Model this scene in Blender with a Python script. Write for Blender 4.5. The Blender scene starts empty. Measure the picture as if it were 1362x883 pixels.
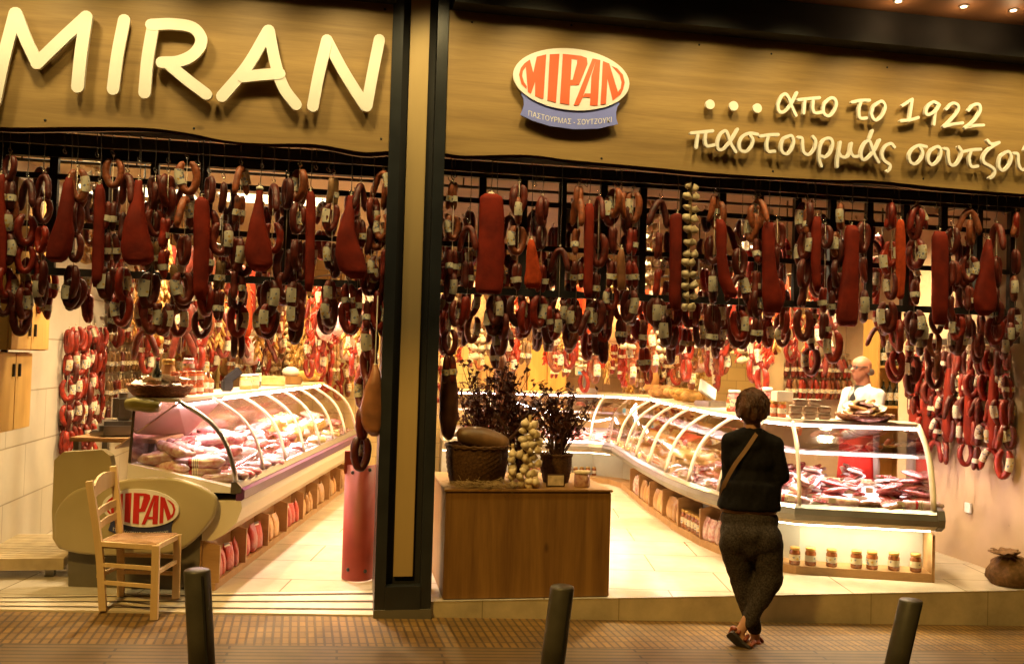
import bpy, bmesh, math, random
from mathutils import Vector, Matrix, noise
random.seed(7)
PI = math.pi
SC = bpy.context.scene
COL = SC.collection

# ------------------------------------------------------------------ camera
F_PX, CY_PX = 1215.4, 443.77
CAM = Vector((0, -6.1, 1.61))
CR = Vector((0.98362232, -0.17801299, 0.02825799))
CU = Vector((-0.03302077, -0.02384899, 0.99917008))
CF = Vector((0.17719133, 0.98373909, 0.02933652))
cd = bpy.data.cameras.new('camera')
cam = bpy.data.objects.new('camera', cd)
COL.objects.link(cam)
cd.sensor_fit = 'HORIZONTAL'
cd.sensor_width = 36
cd.lens = 36 * F_PX / 1362
cd.shift_y = 2.27 / 1362
cd.clip_start, cd.clip_end = 0.05, 500
m = Matrix((CR, CU, -CF)).transposed().to_4x4()
m.translation = CAM
cam.matrix_world = m
SC.camera = cam

# ------------------------------------------------------------------ world, exposure
w = bpy.data.worlds.new('World')
SC.world = w
w.use_nodes = True
nt = w.node_tree
bg = nt.nodes['Background']
sky = nt.nodes.new('ShaderNodeTexSky')
sky.sky_type = 'NISHITA'
sky.sun_disc = False
sky.sun_elevation = math.radians(1.0)
sky.sun_rotation = math.radians(200)
nt.links.new(sky.outputs[0], bg.inputs[0])
bg.inputs[1].default_value = 0.006
vs = SC.view_settings
vs.view_transform = 'Standard'
vs.look = 'None'
vs.exposure = 0.0
vs.gamma = 1.0
SC.cycles.use_denoising = True
SC.cycles.max_bounces = 7
SC.cycles.transparent_max_bounces = 14
SC.cycles.sample_clamp_indirect = 4.0
SC.cycles.caustics_reflective = False
SC.cycles.caustics_refractive = False


def lamp(kind, loc, energy, color, size=0.1, target=None, **kw):
    l = bpy.data.lights.new('lamp', kind)
    l.energy = energy
    l.color = color
    if kind == 'AREA':
        l.size = size
    else:
        l.shadow_soft_size = size
    for k, v in kw.items():
        setattr(l, k, v)
    o = bpy.data.objects.new('lamp', l)
    COL.objects.link(o)
    o.location = loc
    if target is not None:
        o.rotation_euler = (Vector(target) - Vector(loc)).to_track_quat('-Z', 'Y').to_euler()
    return o


WARM = (1.0, 0.72, 0.32)
# street lamp to the left behind the camera
lamp('SPOT', (-3.6, -6.6, 9.0), 3300, (1.0, 0.60, 0.14), 0.35, (1.2, -0.8, 0.0), spot_size=math.radians(70), spot_blend=0.8)
# shop ceiling light
for (x, y, e) in [(-1.7, 1.2, 55), (-1.0, 3.2, 80), (-1.6, 5.4, 80), (-0.3, 1.9, 60), (0.5, 4.4, 80), (1.6, 2.2, 65), (1.9, 4.6, 90),
                  (2.9, 1.6, 60), (3.0, 6.0, 85), (4.5, 1.5, 60), (5.6, 2.9, 45), (4.4, 3.6, 80), (4.7, 5.6, 70), (1.3, 6.2, 80)]:
    lamp('SPOT', (x, y, 2.98), e * 4.2, (1.0, 0.73, 0.38) if y < 3.3 else (1.0, 0.64, 0.24), 0.07, (x, y, 0), spot_size=math.radians(150), spot_blend=0.7)

for (x, y, e, g, b_) in [(-.35, 1.3, 400, .72, .62), (-.15, 2.9, 400, .72, .58), (2.3, 1.3, 420, .82, .52), (2.5, 2.9, 460, .82, .5), (2.8, 4.6, 420, .78, .42), (4.2, 2.2, 160, .78, .5), (1.9, 6.2, 300, .72, .26)]:  # added fill spots without real fixtures, brightening the aisle floors and back wall
    lamp('SPOT', (x, y, 2.99), e * 1.25, (1.0, g, b_), 0.06, (x, y, 0), spot_size=math.radians(75), spot_blend=0.8)

for (loc, tg, e) in (((4.28, .98, 2.99), (4.1, 1.05, 1.2), 260), ((-1.05, .98, 2.99), (-1.3, 1.2, 1.2), 240), ((3.1, 2.2, 2.99), (3.7, 2.6, 1.2), 200), ((2.95, .93, 2.99), (3.9, 1.0, 1.2), 210)):  # more added fill, no fixtures: lifts the goods on the counter tops
    lamp('SPOT', loc, e, (1.0, 0.78, 0.48), 0.06, tg, spot_size=math.radians(112), spot_blend=0.8)

# ------------------------------------------------------------------ pixel helpers (photo 1362 x 883) -> points of the place


def ray(px, py):
    return CR * ((px - 681) / F_PX) - CU * ((py - CY_PX) / F_PX) + CF


def atY(px, py, y=0.0):
    d = ray(px, py)
    return CAM + d * ((y - CAM.y) / d.y)


def atZ(px, py, z=0.0):
    d = ray(px, py)
    return CAM + d * ((z - CAM.z) / d.z)


def atX(px, py, x):
    d = ray(px, py)
    return CAM + d * ((x - CAM.x) / d.x)


def atP(px, py, p, n):
    d = ray(px, py)
    return CAM + d * ((Vector(p) - CAM).dot(n) / d.dot(n))


def pave_z(x):
    return -0.083 - 0.036 * x


# ------------------------------------------------------------------ materials
def mat(name, col, rough=0.6, metal=0.0, var=0.25, scale=8.0, bump=0.0, bscale=60.0, stretch=(1, 1, 1), rand=0.0,
        col2=None, emit=None, estr=0.0, coat=0.0, sss=0.0, detail=4.0):
    M = bpy.data.materials.new(name)
    M.use_nodes = True
    t = M.node_tree
    b = t.nodes['Principled BSDF']
    b.inputs['Roughness'].default_value = rough
    b.inputs['Metallic'].default_value = metal
    if coat:
        b.inputs['Coat Weight'].default_value = coat
        b.inputs['Coat Roughness'].default_value = 0.2
    if emit:
        b.inputs['Emission Color'].default_value = (*emit, 1)
        b.inputs['Emission Strength'].default_value = estr
    tc = t.nodes.new('ShaderNodeTexCoord')
    mp = t.nodes.new('ShaderNodeMapping')
    mp.inputs['Scale'].default_value = stretch
    t.links.new(tc.outputs['Object'], mp.inputs[0])
    ns = t.nodes.new('ShaderNodeTexNoise')
    ns.inputs['Scale'].default_value = scale
    ns.inputs['Detail'].default_value = detail
    t.links.new(mp.outputs[0], ns.inputs['Vector'])
    if rand:
        oi = t.nodes.new('ShaderNodeObjectInfo')
        ad = t.nodes.new('ShaderNodeVectorMath')
        sc = t.nodes.new('ShaderNodeVectorMath')
        sc.operation = 'SCALE'
        sc.inputs[0].default_value = (37, 51, 23)
        t.links.new(oi.outputs['Random'], sc.inputs['Scale'])
        t.links.new(mp.outputs[0], ad.inputs[0])
        t.links.new(sc.outputs[0], ad.inputs[1])
        t.links.new(ad.outputs[0], ns.inputs['Vector'])
    rp = t.nodes.new('ShaderNodeValToRGB')
    c2 = col2 if col2 else tuple(c * (1 - var) for c in col)
    c1 = col if col2 else tuple(min(1, c * (1 + var)) for c in col)
    rp.color_ramp.elements[0].position = 0.3
    rp.color_ramp.elements[1].position = 0.7
    rp.color_ramp.elements[0].color = (*c2, 1)
    rp.color_ramp.elements[1].color = (*c1, 1)
    t.links.new(ns.outputs['Fac'], rp.inputs[0])
    last = rp.outputs[0]
    if rand:
        hs = t.nodes.new('ShaderNodeHueSaturation')
        mr = t.nodes.new('ShaderNodeMapRange')
        mr.inputs['To Min'].default_value = 1 - rand
        mr.inputs['To Max'].default_value = 1 + rand
        t.links.new(oi.outputs['Random'], mr.inputs['Value'])
        t.links.new(mr.outputs[0], hs.inputs['Value'])
        t.links.new(last, hs.inputs['Color'])
        last = hs.outputs[0]
    t.links.new(last, b.inputs['Base Color'])
    if bump:
        n2 = t.nodes.new('ShaderNodeTexNoise')
        n2.inputs['Scale'].default_value = bscale
        n2.inputs['Detail'].default_value = 3
        t.links.new(mp.outputs[0], n2.inputs['Vector'])
        bp = t.nodes.new('ShaderNodeBump')
        bp.inputs['Strength'].default_value = bump
        bp.inputs['Distance'].default_value = 0.01
        t.links.new(n2.outputs['Fac'], bp.inputs['Height'])
        t.links.new(bp.outputs[0], b.inputs['Normal'])
    return M


def lightmat(name, col, s):
    M = bpy.data.materials.new(name)
    M.use_nodes = True
    t = M.node_tree
    t.nodes.clear()
    e = t.nodes.new('ShaderNodeEmission')
    e.inputs[0].default_value = (*col, 1)
    e.inputs[1].default_value = s
    o = t.nodes.new('ShaderNodeOutputMaterial')
    t.links.new(e.outputs[0], o.inputs[0])
    return M


def glassmat(name, tint=(1, 1, 1), refl=0.12):
    M = bpy.data.materials.new(name)
    M.use_nodes = True
    t = M.node_tree
    t.nodes.clear()
    tr = t.nodes.new('ShaderNodeBsdfTransparent')
    tr.inputs[0].default_value = (*tint, 1)
    gl = t.nodes.new('ShaderNodeBsdfGlossy')
    gl.inputs['Roughness'].default_value = 0.03
    lw = t.nodes.new('ShaderNodeLayerWeight')
    lw.inputs[0].default_value = 0.35
    ma = t.nodes.new('ShaderNodeMath')
    ma.operation = 'MULTIPLY_ADD'
    ma.inputs[1].default_value = 0.75
    ma.inputs[2].default_value = refl * 0.5
    t.links.new(lw.outputs['Fresnel'], ma.inputs[0])
    mx = t.nodes.new('ShaderNodeMixShader')
    o = t.nodes.new('ShaderNodeOutputMaterial')
    t.links.new(ma.outputs[0], mx.inputs[0])
    t.links.new(tr.outputs[0], mx.inputs[1])
    t.links.new(gl.outputs[0], mx.inputs[2])
    t.links.new(mx.outputs[0], o.inputs[0])
    return M


def brickmat(name, c1, c2, mortar, bw, bh, ms, rough=0.5, rot=0.0, offset=0.5, bump=0.4, plane='XY', dirt=0.35):
    """tiles laid in world metres on the XY, XZ or YZ plane"""
    M = bpy.data.materials.new(name)
    M.use_nodes = True
    t = M.node_tree
    b = t.nodes['Principled BSDF']
    b.inputs['Roughness'].default_value = rough
    tc = t.nodes.new('ShaderNodeTexCoord')
    sp = t.nodes.new('ShaderNodeSeparateXYZ')
    cb = t.nodes.new('ShaderNodeCombineXYZ')
    t.links.new(tc.outputs['Object'], sp.inputs[0])
    t.links.new(sp.outputs['XYZ'.index(plane[0])], cb.inputs[0])
    t.links.new(sp.outputs['XYZ'.index(plane[1])], cb.inputs[1])
    mp = t.nodes.new('ShaderNodeMapping')
    mp.inputs['Rotation'].default_value = (0, 0, rot)
    t.links.new(cb.outputs[0], mp.inputs[0])
    br = t.nodes.new('ShaderNodeTexBrick')
    br.offset = offset
    br.inputs['Color1'].default_value = (*c1, 1)
    br.inputs['Color2'].default_value = (*c2, 1)
    br.inputs['Mortar'].default_value = (*mortar, 1)
    br.inputs['Scale'].default_value = 1
    br.inputs['Mortar Size'].default_value = ms
    br.inputs['Mortar Smooth'].default_value = 0.2
    br.inputs['Brick Width'].default_value = bw
    br.inputs['Row Height'].default_value = bh
    t.links.new(mp.outputs[0], br.inputs[0])
    ns = t.nodes.new('ShaderNodeTexNoise')
    ns.inputs['Scale'].default_value = 2.5
    ns.inputs['Detail'].default_value = 8
    ns.inputs['Roughness'].default_value = 0.65
    t.links.new(tc.outputs['Object'], ns.inputs[0])
    mr = t.nodes.new('ShaderNodeMapRange')
    mr.inputs['From Min'].default_value = 0.3
    mr.inputs['From Max'].default_value = 0.7
    mr.inputs['To Min'].default_value = 1 - dirt
    mr.inputs['To Max'].default_value = 1.0
    t.links.new(ns.outputs[0], mr.inputs[0])
    mx = t.nodes.new('ShaderNodeVectorMath')
    mx.operation = 'SCALE'
    t.links.new(br.outputs[0], mx.inputs[0])
    t.links.new(mr.outputs[0], mx.inputs['Scale'])
    t.links.new(mx.outputs[0], b.inputs['Base Color'])
    if bump:
        bp = t.nodes.new('ShaderNodeBump')
        bp.inputs['Strength'].default_value = bump
        bp.inputs['Distance'].default_value = 0.008
        bp.invert = True
        t.links.new(br.outputs['Fac'], bp.inputs['Height'])
        t.links.new(bp.outputs[0], b.inputs['Normal'])
    return M


def woodmat(name, c1, c2, axis='X', scale=3.0, rough=0.5, knots=True):
    M = bpy.data.materials.new(name)
    M.use_nodes = True
    t = M.node_tree
    b = t.nodes['Principled BSDF']
    b.inputs['Roughness'].default_value = rough
    tc = t.nodes.new('ShaderNodeTexCoord')
    mp = t.nodes.new('ShaderNodeMapping')
    s = [scale * 4] * 3
    s['XYZ'.index(axis)] = scale * 0.25
    mp.inputs['Scale'].default_value = s
    t.links.new(tc.outputs['Object'], mp.inputs[0])
    n1 = t.nodes.new('ShaderNodeTexNoise')
    n1.inputs['Scale'].default_value = 1.0
    n1.inputs['Detail'].default_value = 8
    n1.inputs['Distortion'].default_value = 0.8
    t.links.new(mp.outputs[0], n1.inputs[0])
    n2 = t.nodes.new('ShaderNodeTexNoise')
    n2.inputs['Scale'].default_value = 9.0
    n2.inputs['Detail'].default_value = 4
    t.links.new(mp.outputs[0], n2.inputs[0])
    ad = t.nodes.new('ShaderNodeMath')
    ad.operation = 'MULTIPLY_ADD'
    ad.inputs[1].default_value = 0.35
    t.links.new(n2.outputs[0], ad.inputs[0])
    t.links.new(n1.outputs[0], ad.inputs[2])
    rp = t.nodes.new('ShaderNodeValToRGB')
    rp.color_ramp.elements[0].position = 0.45
    rp.color_ramp.elements[1].position = 0.85
    rp.color_ramp.elements[0].color = (*c2, 1)
    rp.color_ramp.elements[1].color = (*c1, 1)
    t.links.new(ad.outputs[0], rp.inputs[0])
    last = rp.outputs[0]
    if knots:
        vo = t.nodes.new('ShaderNodeTexVoronoi')
        vo.inputs['Scale'].default_value = 1.3
        m2 = t.nodes.new('ShaderNodeMapping')
        s2 = [1.6] * 3
        s2['XYZ'.index(axis)] = 0.8
        m2.inputs['Scale'].default_value = s2
        t.links.new(tc.outputs['Object'], m2.inputs[0])
        t.links.new(m2.outputs[0], vo.inputs[0])
        r2 = t.nodes.new('ShaderNodeValToRGB')
        r2.color_ramp.elements[0].position = 0.012
        r2.color_ramp.elements[0].color = (0.25, 0.2, 0.15, 1)
        r2.color_ramp.elements[1].position = 0.05
        r2.color_ramp.elements[1].color = (1, 1, 1, 1)
        t.links.new(vo.outputs['Distance'], r2.inputs[0])
        mu = t.nodes.new('ShaderNodeMixRGB')
        mu.blend_type = 'MULTIPLY'
        mu.inputs[0].default_value = 1
        t.links.new(last, mu.inputs[1])
        t.links.new(r2.outputs[0], mu.inputs[2])
        last = mu.outputs[0]
    t.links.new(last, b.inputs['Base Color'])
    bp = t.nodes.new('ShaderNodeBump')
    bp.inputs['Strength'].default_value = 0.15
    bp.inputs['Distance'].default_value = 0.004
    t.links.new(ad.outputs[0], bp.inputs['Height'])
    t.links.new(bp.outputs[0], b.inputs['Normal'])
    return M


def packmat(name, c1, c2, rand=0.25, rough=0.22, scale=14):
    """vacuum packed goods: two tone blotches under shiny film, shifted per object"""
    M = mat(name, c1, rough, col2=c2, scale=scale, bump=0.6, bscale=38, rand=rand, coat=0.7)
    t = M.node_tree
    b = t.nodes['Principled BSDF']
    src = b.inputs['Base Color'].links[0].from_socket
    tc = t.nodes.new('ShaderNodeTexCoord')
    sp = t.nodes.new('ShaderNodeSeparateXYZ')
    t.links.new(tc.outputs['Object'], sp.inputs[0])

    def mth(op, a, bb, cl=False):
        n = t.nodes.new('ShaderNodeMath')
        n.operation = op
        for i, v in enumerate((a, bb)):
            if isinstance(v, (int, float)):
                n.inputs[i].default_value = v
            else:
                t.links.new(v, n.inputs[i])
        return n.outputs[0]
    ax = mth('ABSOLUTE', mth('ADD', sp.outputs[0], 0.012), 0)
    ay = mth('ABSOLUTE', mth('ADD', sp.outputs[1], -0.018), 0)
    inx = mth('LESS_THAN', ax, 0.034)
    iny = mth('LESS_THAN', ay, 0.028)
    lab = mth('MULTIPLY', inx, iny)
    lines = mth('GREATER_THAN', mth('SINE', mth('MULTIPLY', sp.outputs[1], 620.0), 0), -0.35)
    band = mth('LESS_THAN', mth('ABSOLUTE', mth('ADD', sp.outputs[1], -0.037), 0), 0.009)
    m1 = t.nodes.new('ShaderNodeMixRGB')
    m1.inputs[1].default_value = (0.10, 0.06, 0.06, 1)
    m1.inputs[2].default_value = (0.78, 0.68, 0.52, 1)
    t.links.new(lines, m1.inputs[0])
    m2 = t.nodes.new('ShaderNodeMixRGB')
    m2.inputs[2].default_value = (0.42, 0.03, 0.03, 1)
    t.links.new(band, m2.inputs[0])
    t.links.new(m1.outputs[0], m2.inputs[1])
    oi = t.nodes.new('ShaderNodeObjectInfo')
    has = mth('GREATER_THAN', mth('FRACT', mth('MULTIPLY', oi.outputs['Random'], 7.3), 0), 0.45)
    m3 = t.nodes.new('ShaderNodeMixRGB')
    t.links.new(mth('MULTIPLY', lab, has), m3.inputs[0])
    t.links.new(src, m3.inputs[1])
    t.links.new(m2.outputs[0], m3.inputs[2])
    t.links.new(m3.outputs[0], b.inputs['Base Color'])
    return M


MT = {}
MT['steel'] = mat('steel', (0.55, 0.54, 0.52), 0.3, 1.0, 0.08, 20)
MT['hook'] = mat('hook', (0.75, 0.74, 0.7), 0.25, 1.0, 0.05)
MT['black'] = mat('black paint', (0.012, 0.011, 0.009), 0.8, 0, 0.3, 5)
MT['dkframe'] = mat('dark frame', (0.02, 0.022, 0.022), 0.35, 0, 0.3, 4, bump=0.05)
MT['grid'] = mat('dark iron', (0.016, 0.015, 0.013), 0.55, 0, 0.3, 9)
MT['rail'] = mat('rail steel', (0.07, 0.055, 0.04), 0.45, 0.6, 0.3, 6)
MT['board'] = woodmat('sign wood', (0.36, 0.228, 0.072), (0.235, 0.14, 0.042), 'X', 3.0, 0.55)
MT['bark'] = woodmat('live edge', (0.16, 0.06, 0.025), (0.07, 0.028, 0.012), 'X', 5.0, 0.7, False)
MT['letter'] = mat('cream letter', (0.86, 0.83, 0.76), 0.45, 0, 0.03)
MT['white'] = mat('white enamel', (0.8, 0.79, 0.77), 0.4, 0, 0.03)
MT['orange'] = mat('orange red print', (0.72, 0.13, 0.05), 0.45, 0, 0.05)
MT['red'] = mat('red print', (0.5, 0.02, 0.02), 0.4, 0, 0.05)
MT['blue'] = mat('blue print', (0.20, 0.24, 0.72), 0.45, 0, 0.05)
MT['navy'] = mat('navy print', (0.03, 0.04, 0.12), 0.45, 0, 0.05)
MT['brass'] = mat('brushed beige panel', (0.48, 0.34, 0.14), 0.5, 0.1, 0.12, 3, stretch=(1, 1, 0.3))
MT['cream'] = mat('cream ceiling', (0.55, 0.42, 0.26), 0.7, 0, 0.06, 2)
MT['ceil'] = woodmat('brown ceiling', (0.12, 0.06, 0.025), (0.07, 0.034, 0.015), 'X', 2.0, 0.6, False)
MT['soffit'] = mat('brown soffit', (0.16, 0.075, 0.03), 0.6, 0, 0.2, 2)
MT['wall'] = mat('warm wall paint', (0.52, 0.39, 0.22), 0.7, 0, 0.07, 3)
MT['wallpink'] = mat('pale wall paint', (0.52, 0.38, 0.24), 0.7, 0, 0.08, 3)
MT['marblewall'] = brickmat('marble wall slabs', (0.54, 0.48, 0.38), (0.50, 0.44, 0.34), (0.28, 0.23, 0.16), 0.9, 0.42, 0.006, 0.35, plane='YZ', dirt=0.15, bump=0.2)
MT['backtile'] = brickmat('back wall tiles', (0.56, 0.42, 0.19), (0.52, 0.39, 0.17), (0.34, 0.25, 0.11), 0.3, 0.2, 0.005, 0.4, plane='XZ', dirt=0.1, bump=0.2)
MT['floor'] = brickmat('pale floor tiles', (0.57, 0.50, 0.39), (0.53, 0.46, 0.35), (0.26, 0.21, 0.14), 0.9, 0.6, 0.006, 0.2, rot=0.18, plane='XY', dirt=0.3, bump=0.05)
MT['riser'] = brickmat('pale riser slabs', (0.62, 0.50, 0.30), (0.58, 0.47, 0.28), (0.34, 0.27, 0.15), 0.95, 1.0, 0.004, 0.4, plane='XZ', dirt=0.45, bump=0.1)
MT['marble'] = mat('marble threshold', (0.60, 0.52, 0.40), 0.35, 0, 0.1, 4)
MT['strip'] = mat('anti slip strip', (0.085, 0.06, 0.04), 0.9, 0, 0.2)
MT['pave'] = brickmat('ribbed paving', (0.29, 0.155, 0.030), (0.21, 0.110, 0.021), (0.10, 0.052, 0.013), 0.115, 0.050, 0.008, 0.6, rot=PI / 2 - 0.05, offset=0.0, plane='XY', dirt=0.6, bump=0.8)
MT['pave2'] = brickmat('grooved paving', (0.18, 0.105, 0.034), (0.145, 0.085, 0.028), (0.065, 0.038, 0.015), 1.2, 0.058, 0.008, 0.6, offset=0.5, plane='XY', dirt=0.45, bump=0.6)
MT['road'] = mat('asphalt', (0.05, 0.05, 0.05), 0.85, 0, 0.3, 30, bump=0.4)
MT['bollard'] = mat('bollard paint', (0.075, 0.068, 0.05), 0.4, 0.1, 0.3, 6)
MT['plank'] = woodmat('planter wood', (0.27, 0.135, 0.030), (0.14, 0.062, 0.014), 'Z', 2.2, 0.5)
MT['cabinet'] = woodmat('light cabinet wood', (0.56, 0.33, 0.09), (0.44, 0.24, 0.06), 'Z', 1.6, 0.45, False)
MT['shelfwood'] = woodmat('shelf wood', (0.42, 0.24, 0.10), (0.30, 0.16, 0.06), 'X', 2.0, 0.45, False)
MT['chair'] = woodmat('pale chair wood', (0.70, 0.50, 0.26), (0.60, 0.41, 0.20), 'Z', 4, 0.5, False)
MT['rush'] = mat('woven rush', (0.40, 0.22, 0.09), 0.8, 0, 0.3, 6, bump=0.8, bscale=90, stretch=(1, 6, 1))
MT['olive'] = mat('beige counter shell', (0.42, 0.35, 0.20), 0.35, 0, 0.06, 3)
MT['oliveb'] = mat('olive arm cap', (0.25, 0.21, 0.05), 0.35, 0, 0.06, 3)
MT['bellywhite'] = mat('ivory front panel', (0.72, 0.62, 0.45), 0.3, 0, 0.04, 2)
MT['purple'] = mat('purple bumper', (0.11, 0.035, 0.10), 0.3, 0, 0.1, 4)
MT['pinkflap'] = mat('pale flap', (0.72, 0.48, 0.42), 0.4, 0, 0.06, 3)
MT['casewhite'] = mat('case interior', (0.82, 0.76, 0.74), 0.4, 0, 0.04, 3)
MT['backgrey'] = mat('pale grey board', (0.42, 0.40, 0.34), 0.5, 0, 0.1, 4)
MT['mirror'] = mat('case mirror', (0.62, 0.45, 0.36), 0.16, 0.9, 0.1, 4)
MT['kick'] = mat('dark kick plate', (0.12, 0.105, 0.075), 0.5, 0, 0.2, 4)
MT['grey'] = mat('grey metal', (0.24, 0.22, 0.19), 0.35, 0.7, 0.15, 5)
MT['glass'] = glassmat('counter glass', (0.96, 0.95, 0.94), 0.08)
MT['paneglass'] = glassmat('transom glass', (0.93, 0.93, 0.92), 0.05)
MT['tube'] = lightmat('fluorescent tube', (1.0, 0.66, 0.66), 85)
MT['tubew'] = lightmat('white tube', (1.0, 0.86, 0.55), 16)
MT['dimbulb'] = lightmat('dim bulb', (1.0, 0.72, 0.4), 5)
MT['bulb'] = lightmat('warm bulb', (1.0, 0.75, 0.4), 14)
MT['panel'] = lightmat('lit ceiling panel', (1.0, 0.8, 0.45), 5)
MT['sa_red'] = mat('red sausage', (0.22, 0.016, 0.005), 0.42, 0, 0.5, 22, bump=0.35, bscale=70, rand=0.35)
MT['sa_dark'] = mat('dark sausage', (0.105, 0.012, 0.004), 0.44, 0, 0.5, 22, bump=0.35, bscale=70, rand=0.4)
MT['sa_tan'] = mat('tan sausage', (0.24, 0.058, 0.016), 0.45, 0, 0.5, 26, bump=0.4, bscale=60, rand=0.25)
MT['sa_brown'] = mat('brown sausage', (0.20, 0.10, 0.035), 0.4, 0, 0.4, 26, bump=0.4, bscale=60, rand=0.3)
MT['sa_pale'] = mat('pale sausage', (0.55, 0.34, 0.24), 0.4, 0, 0.25, 26, bump=0.3, bscale=60, rand=0.2)
MT['slab'] = mat('spice paste', (0.24, 0.018, 0.004), 0.75, col2=(0.12, 0.008, 0.002), scale=9, bump=0.22, bscale=45, rand=0.2, detail=10)
MT['slabor'] = mat('orange spice paste', (0.40, 0.045, 0.007), 0.85, 0, 0.22, 25, bump=0.45, bscale=110, rand=0.2, detail=8)
MT['cord'] = mat('white string', (0.6, 0.5, 0.35), 0.8, 0, 0.1)
MT['garlic'] = mat('garlic skin', (0.54, 0.42, 0.24), 0.5, 0, 0.18, 30, bump=0.4, bscale=50, stretch=(1, 1, 0.3), rand=0.15)
MT['straw'] = mat('dry straw', (0.36, 0.24, 0.10), 0.8, 0, 0.35, 20)
MT['pepper'] = mat('dried pepper', (0.42, 0.035, 0.012), 0.3, 0, 0.4, 20, rand=0.35, coat=0.3)
MT['golden'] = mat('golden dried bunch', (0.50, 0.27, 0.06), 0.55, 0, 0.4, 25, bump=0.4, rand=0.3)
MT['ham'] = mat('cured ham skin', (0.28, 0.105, 0.035), 0.5, 0, 0.4, 7, bump=0.3, bscale=25, coat=0.2)
MT['wicker'] = mat('dark wicker', (0.085, 0.040, 0.014), 0.65, 0, 0.45, 60, bump=0.5, bscale=90)
MT['wickerred'] = mat('red brown wicker', (0.26, 0.095, 0.035), 0.6, 0, 0.45, 60, bump=0.5, bscale=90)
MT['twig'] = mat('dry twig', (0.065, 0.028, 0.016), 0.8, 0, 0.4, 20)
MT['leaf'] = mat('dry dark leaf', (0.12, 0.042, 0.024), 0.6, 0, 0.5, 30, rand=0.2)
MT['gourd'] = mat('gourd skin', (0.14, 0.07, 0.026), 0.45, 0, 0.4, 9, bump=0.15)
MT['paper'] = mat('paper', (0.75, 0.68, 0.52), 0.7, 0, 0.06, 9)
MT['card'] = mat('handwritten card', (0.52, 0.40, 0.24), 0.7, 0, 0.3, 30)
MT['redmetal'] = mat('red painted metal', (0.26, 0.036, 0.024), 0.55, 0, 0.15, 5)
MT['burlap'] = mat('burlap', (0.15, 0.082, 0.034), 0.9, 0, 0.3, 30, bump=0.6, bscale=150)
MT['jarlid'] = mat('gold jar lid', (0.55, 0.34, 0.10), 0.35, 0.7, 0.1)
MT['jarred'] = mat('red jar food', (0.50, 0.10, 0.03), 0.2, 0, 0.5, 30, coat=0.8, rand=0.25)
MT['jaramber'] = mat('amber jar food', (0.24, 0.075, 0.022), 0.2, 0, 0.5, 40, coat=0.8, rand=0.2)
MT['bottle'] = mat('dark bottle glass', (0.02, 0.022, 0.01), 0.12, 0, 0.2, 5, coat=0.6)
MT['pk_pink'] = packmat('pink packs', (0.72, 0.30, 0.28), (0.36, 0.05, 0.05), scale=34)
MT['pk_meat'] = packmat('red meat packs', (0.70, 0.30, 0.26), (0.30, 0.04, 0.035), scale=34)
MT['pk_white'] = packmat('white packs', (0.80, 0.68, 0.62), (0.50, 0.18, 0.19), scale=26)
MT['pk_cheese'] = packmat('cheese packs', (0.75, 0.56, 0.24), (0.60, 0.38, 0.10), 0.2)
MT['pk_brown'] = packmat('brown packs', (0.62, 0.40, 0.28), (0.30, 0.10, 0.06), scale=26)
MT['pk_bag'] = packmat('paper food bag', (0.62, 0.36, 0.14), (0.40, 0.18, 0.06), 0.35, 0.4, 9)
MT['pk_redbag'] = packmat('red food bag', (0.55, 0.06, 0.03), (0.35, 0.03, 0.02), 0.3, 0.35, 9)
MT['clear'] = mat('plastic tray food', (0.86, 0.70, 0.52), 0.2, 0, 0.3, 25, coat=0.8, col2=(0.66, 0.40, 0.28), rand=0.2)
MT['traylid'] = mat('cream tray lid', (0.84, 0.72, 0.56), 0.3, 0, 0.05, 9)
MT['bread'] = mat('crusty loaf', (0.40, 0.20, 0.06), 0.6, 0, 0.5, 14, bump=0.7, bscale=25, rand=0.3)
MT['skin'] = mat('skin', (0.52, 0.27, 0.17), 0.5, 0, 0.08, 12)
MT['skinman'] = mat('skin', (0.34, 0.135, 0.07), 0.45, 0, 0.08, 12)
MT['hair'] = mat('brown hair', (0.085, 0.030, 0.011), 0.5, 0, 0.55, 8, bump=0.9, bscale=55, stretch=(3, 3, 0.5))
MT['sweater'] = mat('black knit', (0.009, 0.008, 0.009), 0.85, 0, 0.3, 40, bump=0.3, bscale=150)
MT['trouser'] = mat('speckled dark trousers', (0.050, 0.040, 0.036), 0.95, 0, 0.6, 90, bump=0.3, bscale=60, detail=8)
MT['strap'] = mat('tan strap', (0.30, 0.17, 0.09), 0.6, 0, 0.15)
MT['shoe'] = mat('red brown sandal', (0.26, 0.06, 0.025), 0.5, 0, 0.2)
MT['sole'] = mat('dark sole', (0.035, 0.025, 0.02), 0.8, 0, 0.2)
MT['coat'] = mat('white coat', (0.66, 0.62, 0.56), 0.8, 0, 0.06, 6)
MT['apron'] = mat('red apron', (0.50, 0.03, 0.02), 0.7, 0, 0.1, 6)
MT['dark'] = mat('dark plastic', (0.03, 0.028, 0.03), 0.35, 0, 0.2)
MT['lcd'] = mat('lit readout', (0.02, 0.05, 0.05), 0.2, emit=(0.2, 0.7, 0.7), estr=0.6)
MT['lime'] = mat('tan crate', (0.38, 0.30, 0.17), 0.7, 0, 0.2)


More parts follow.
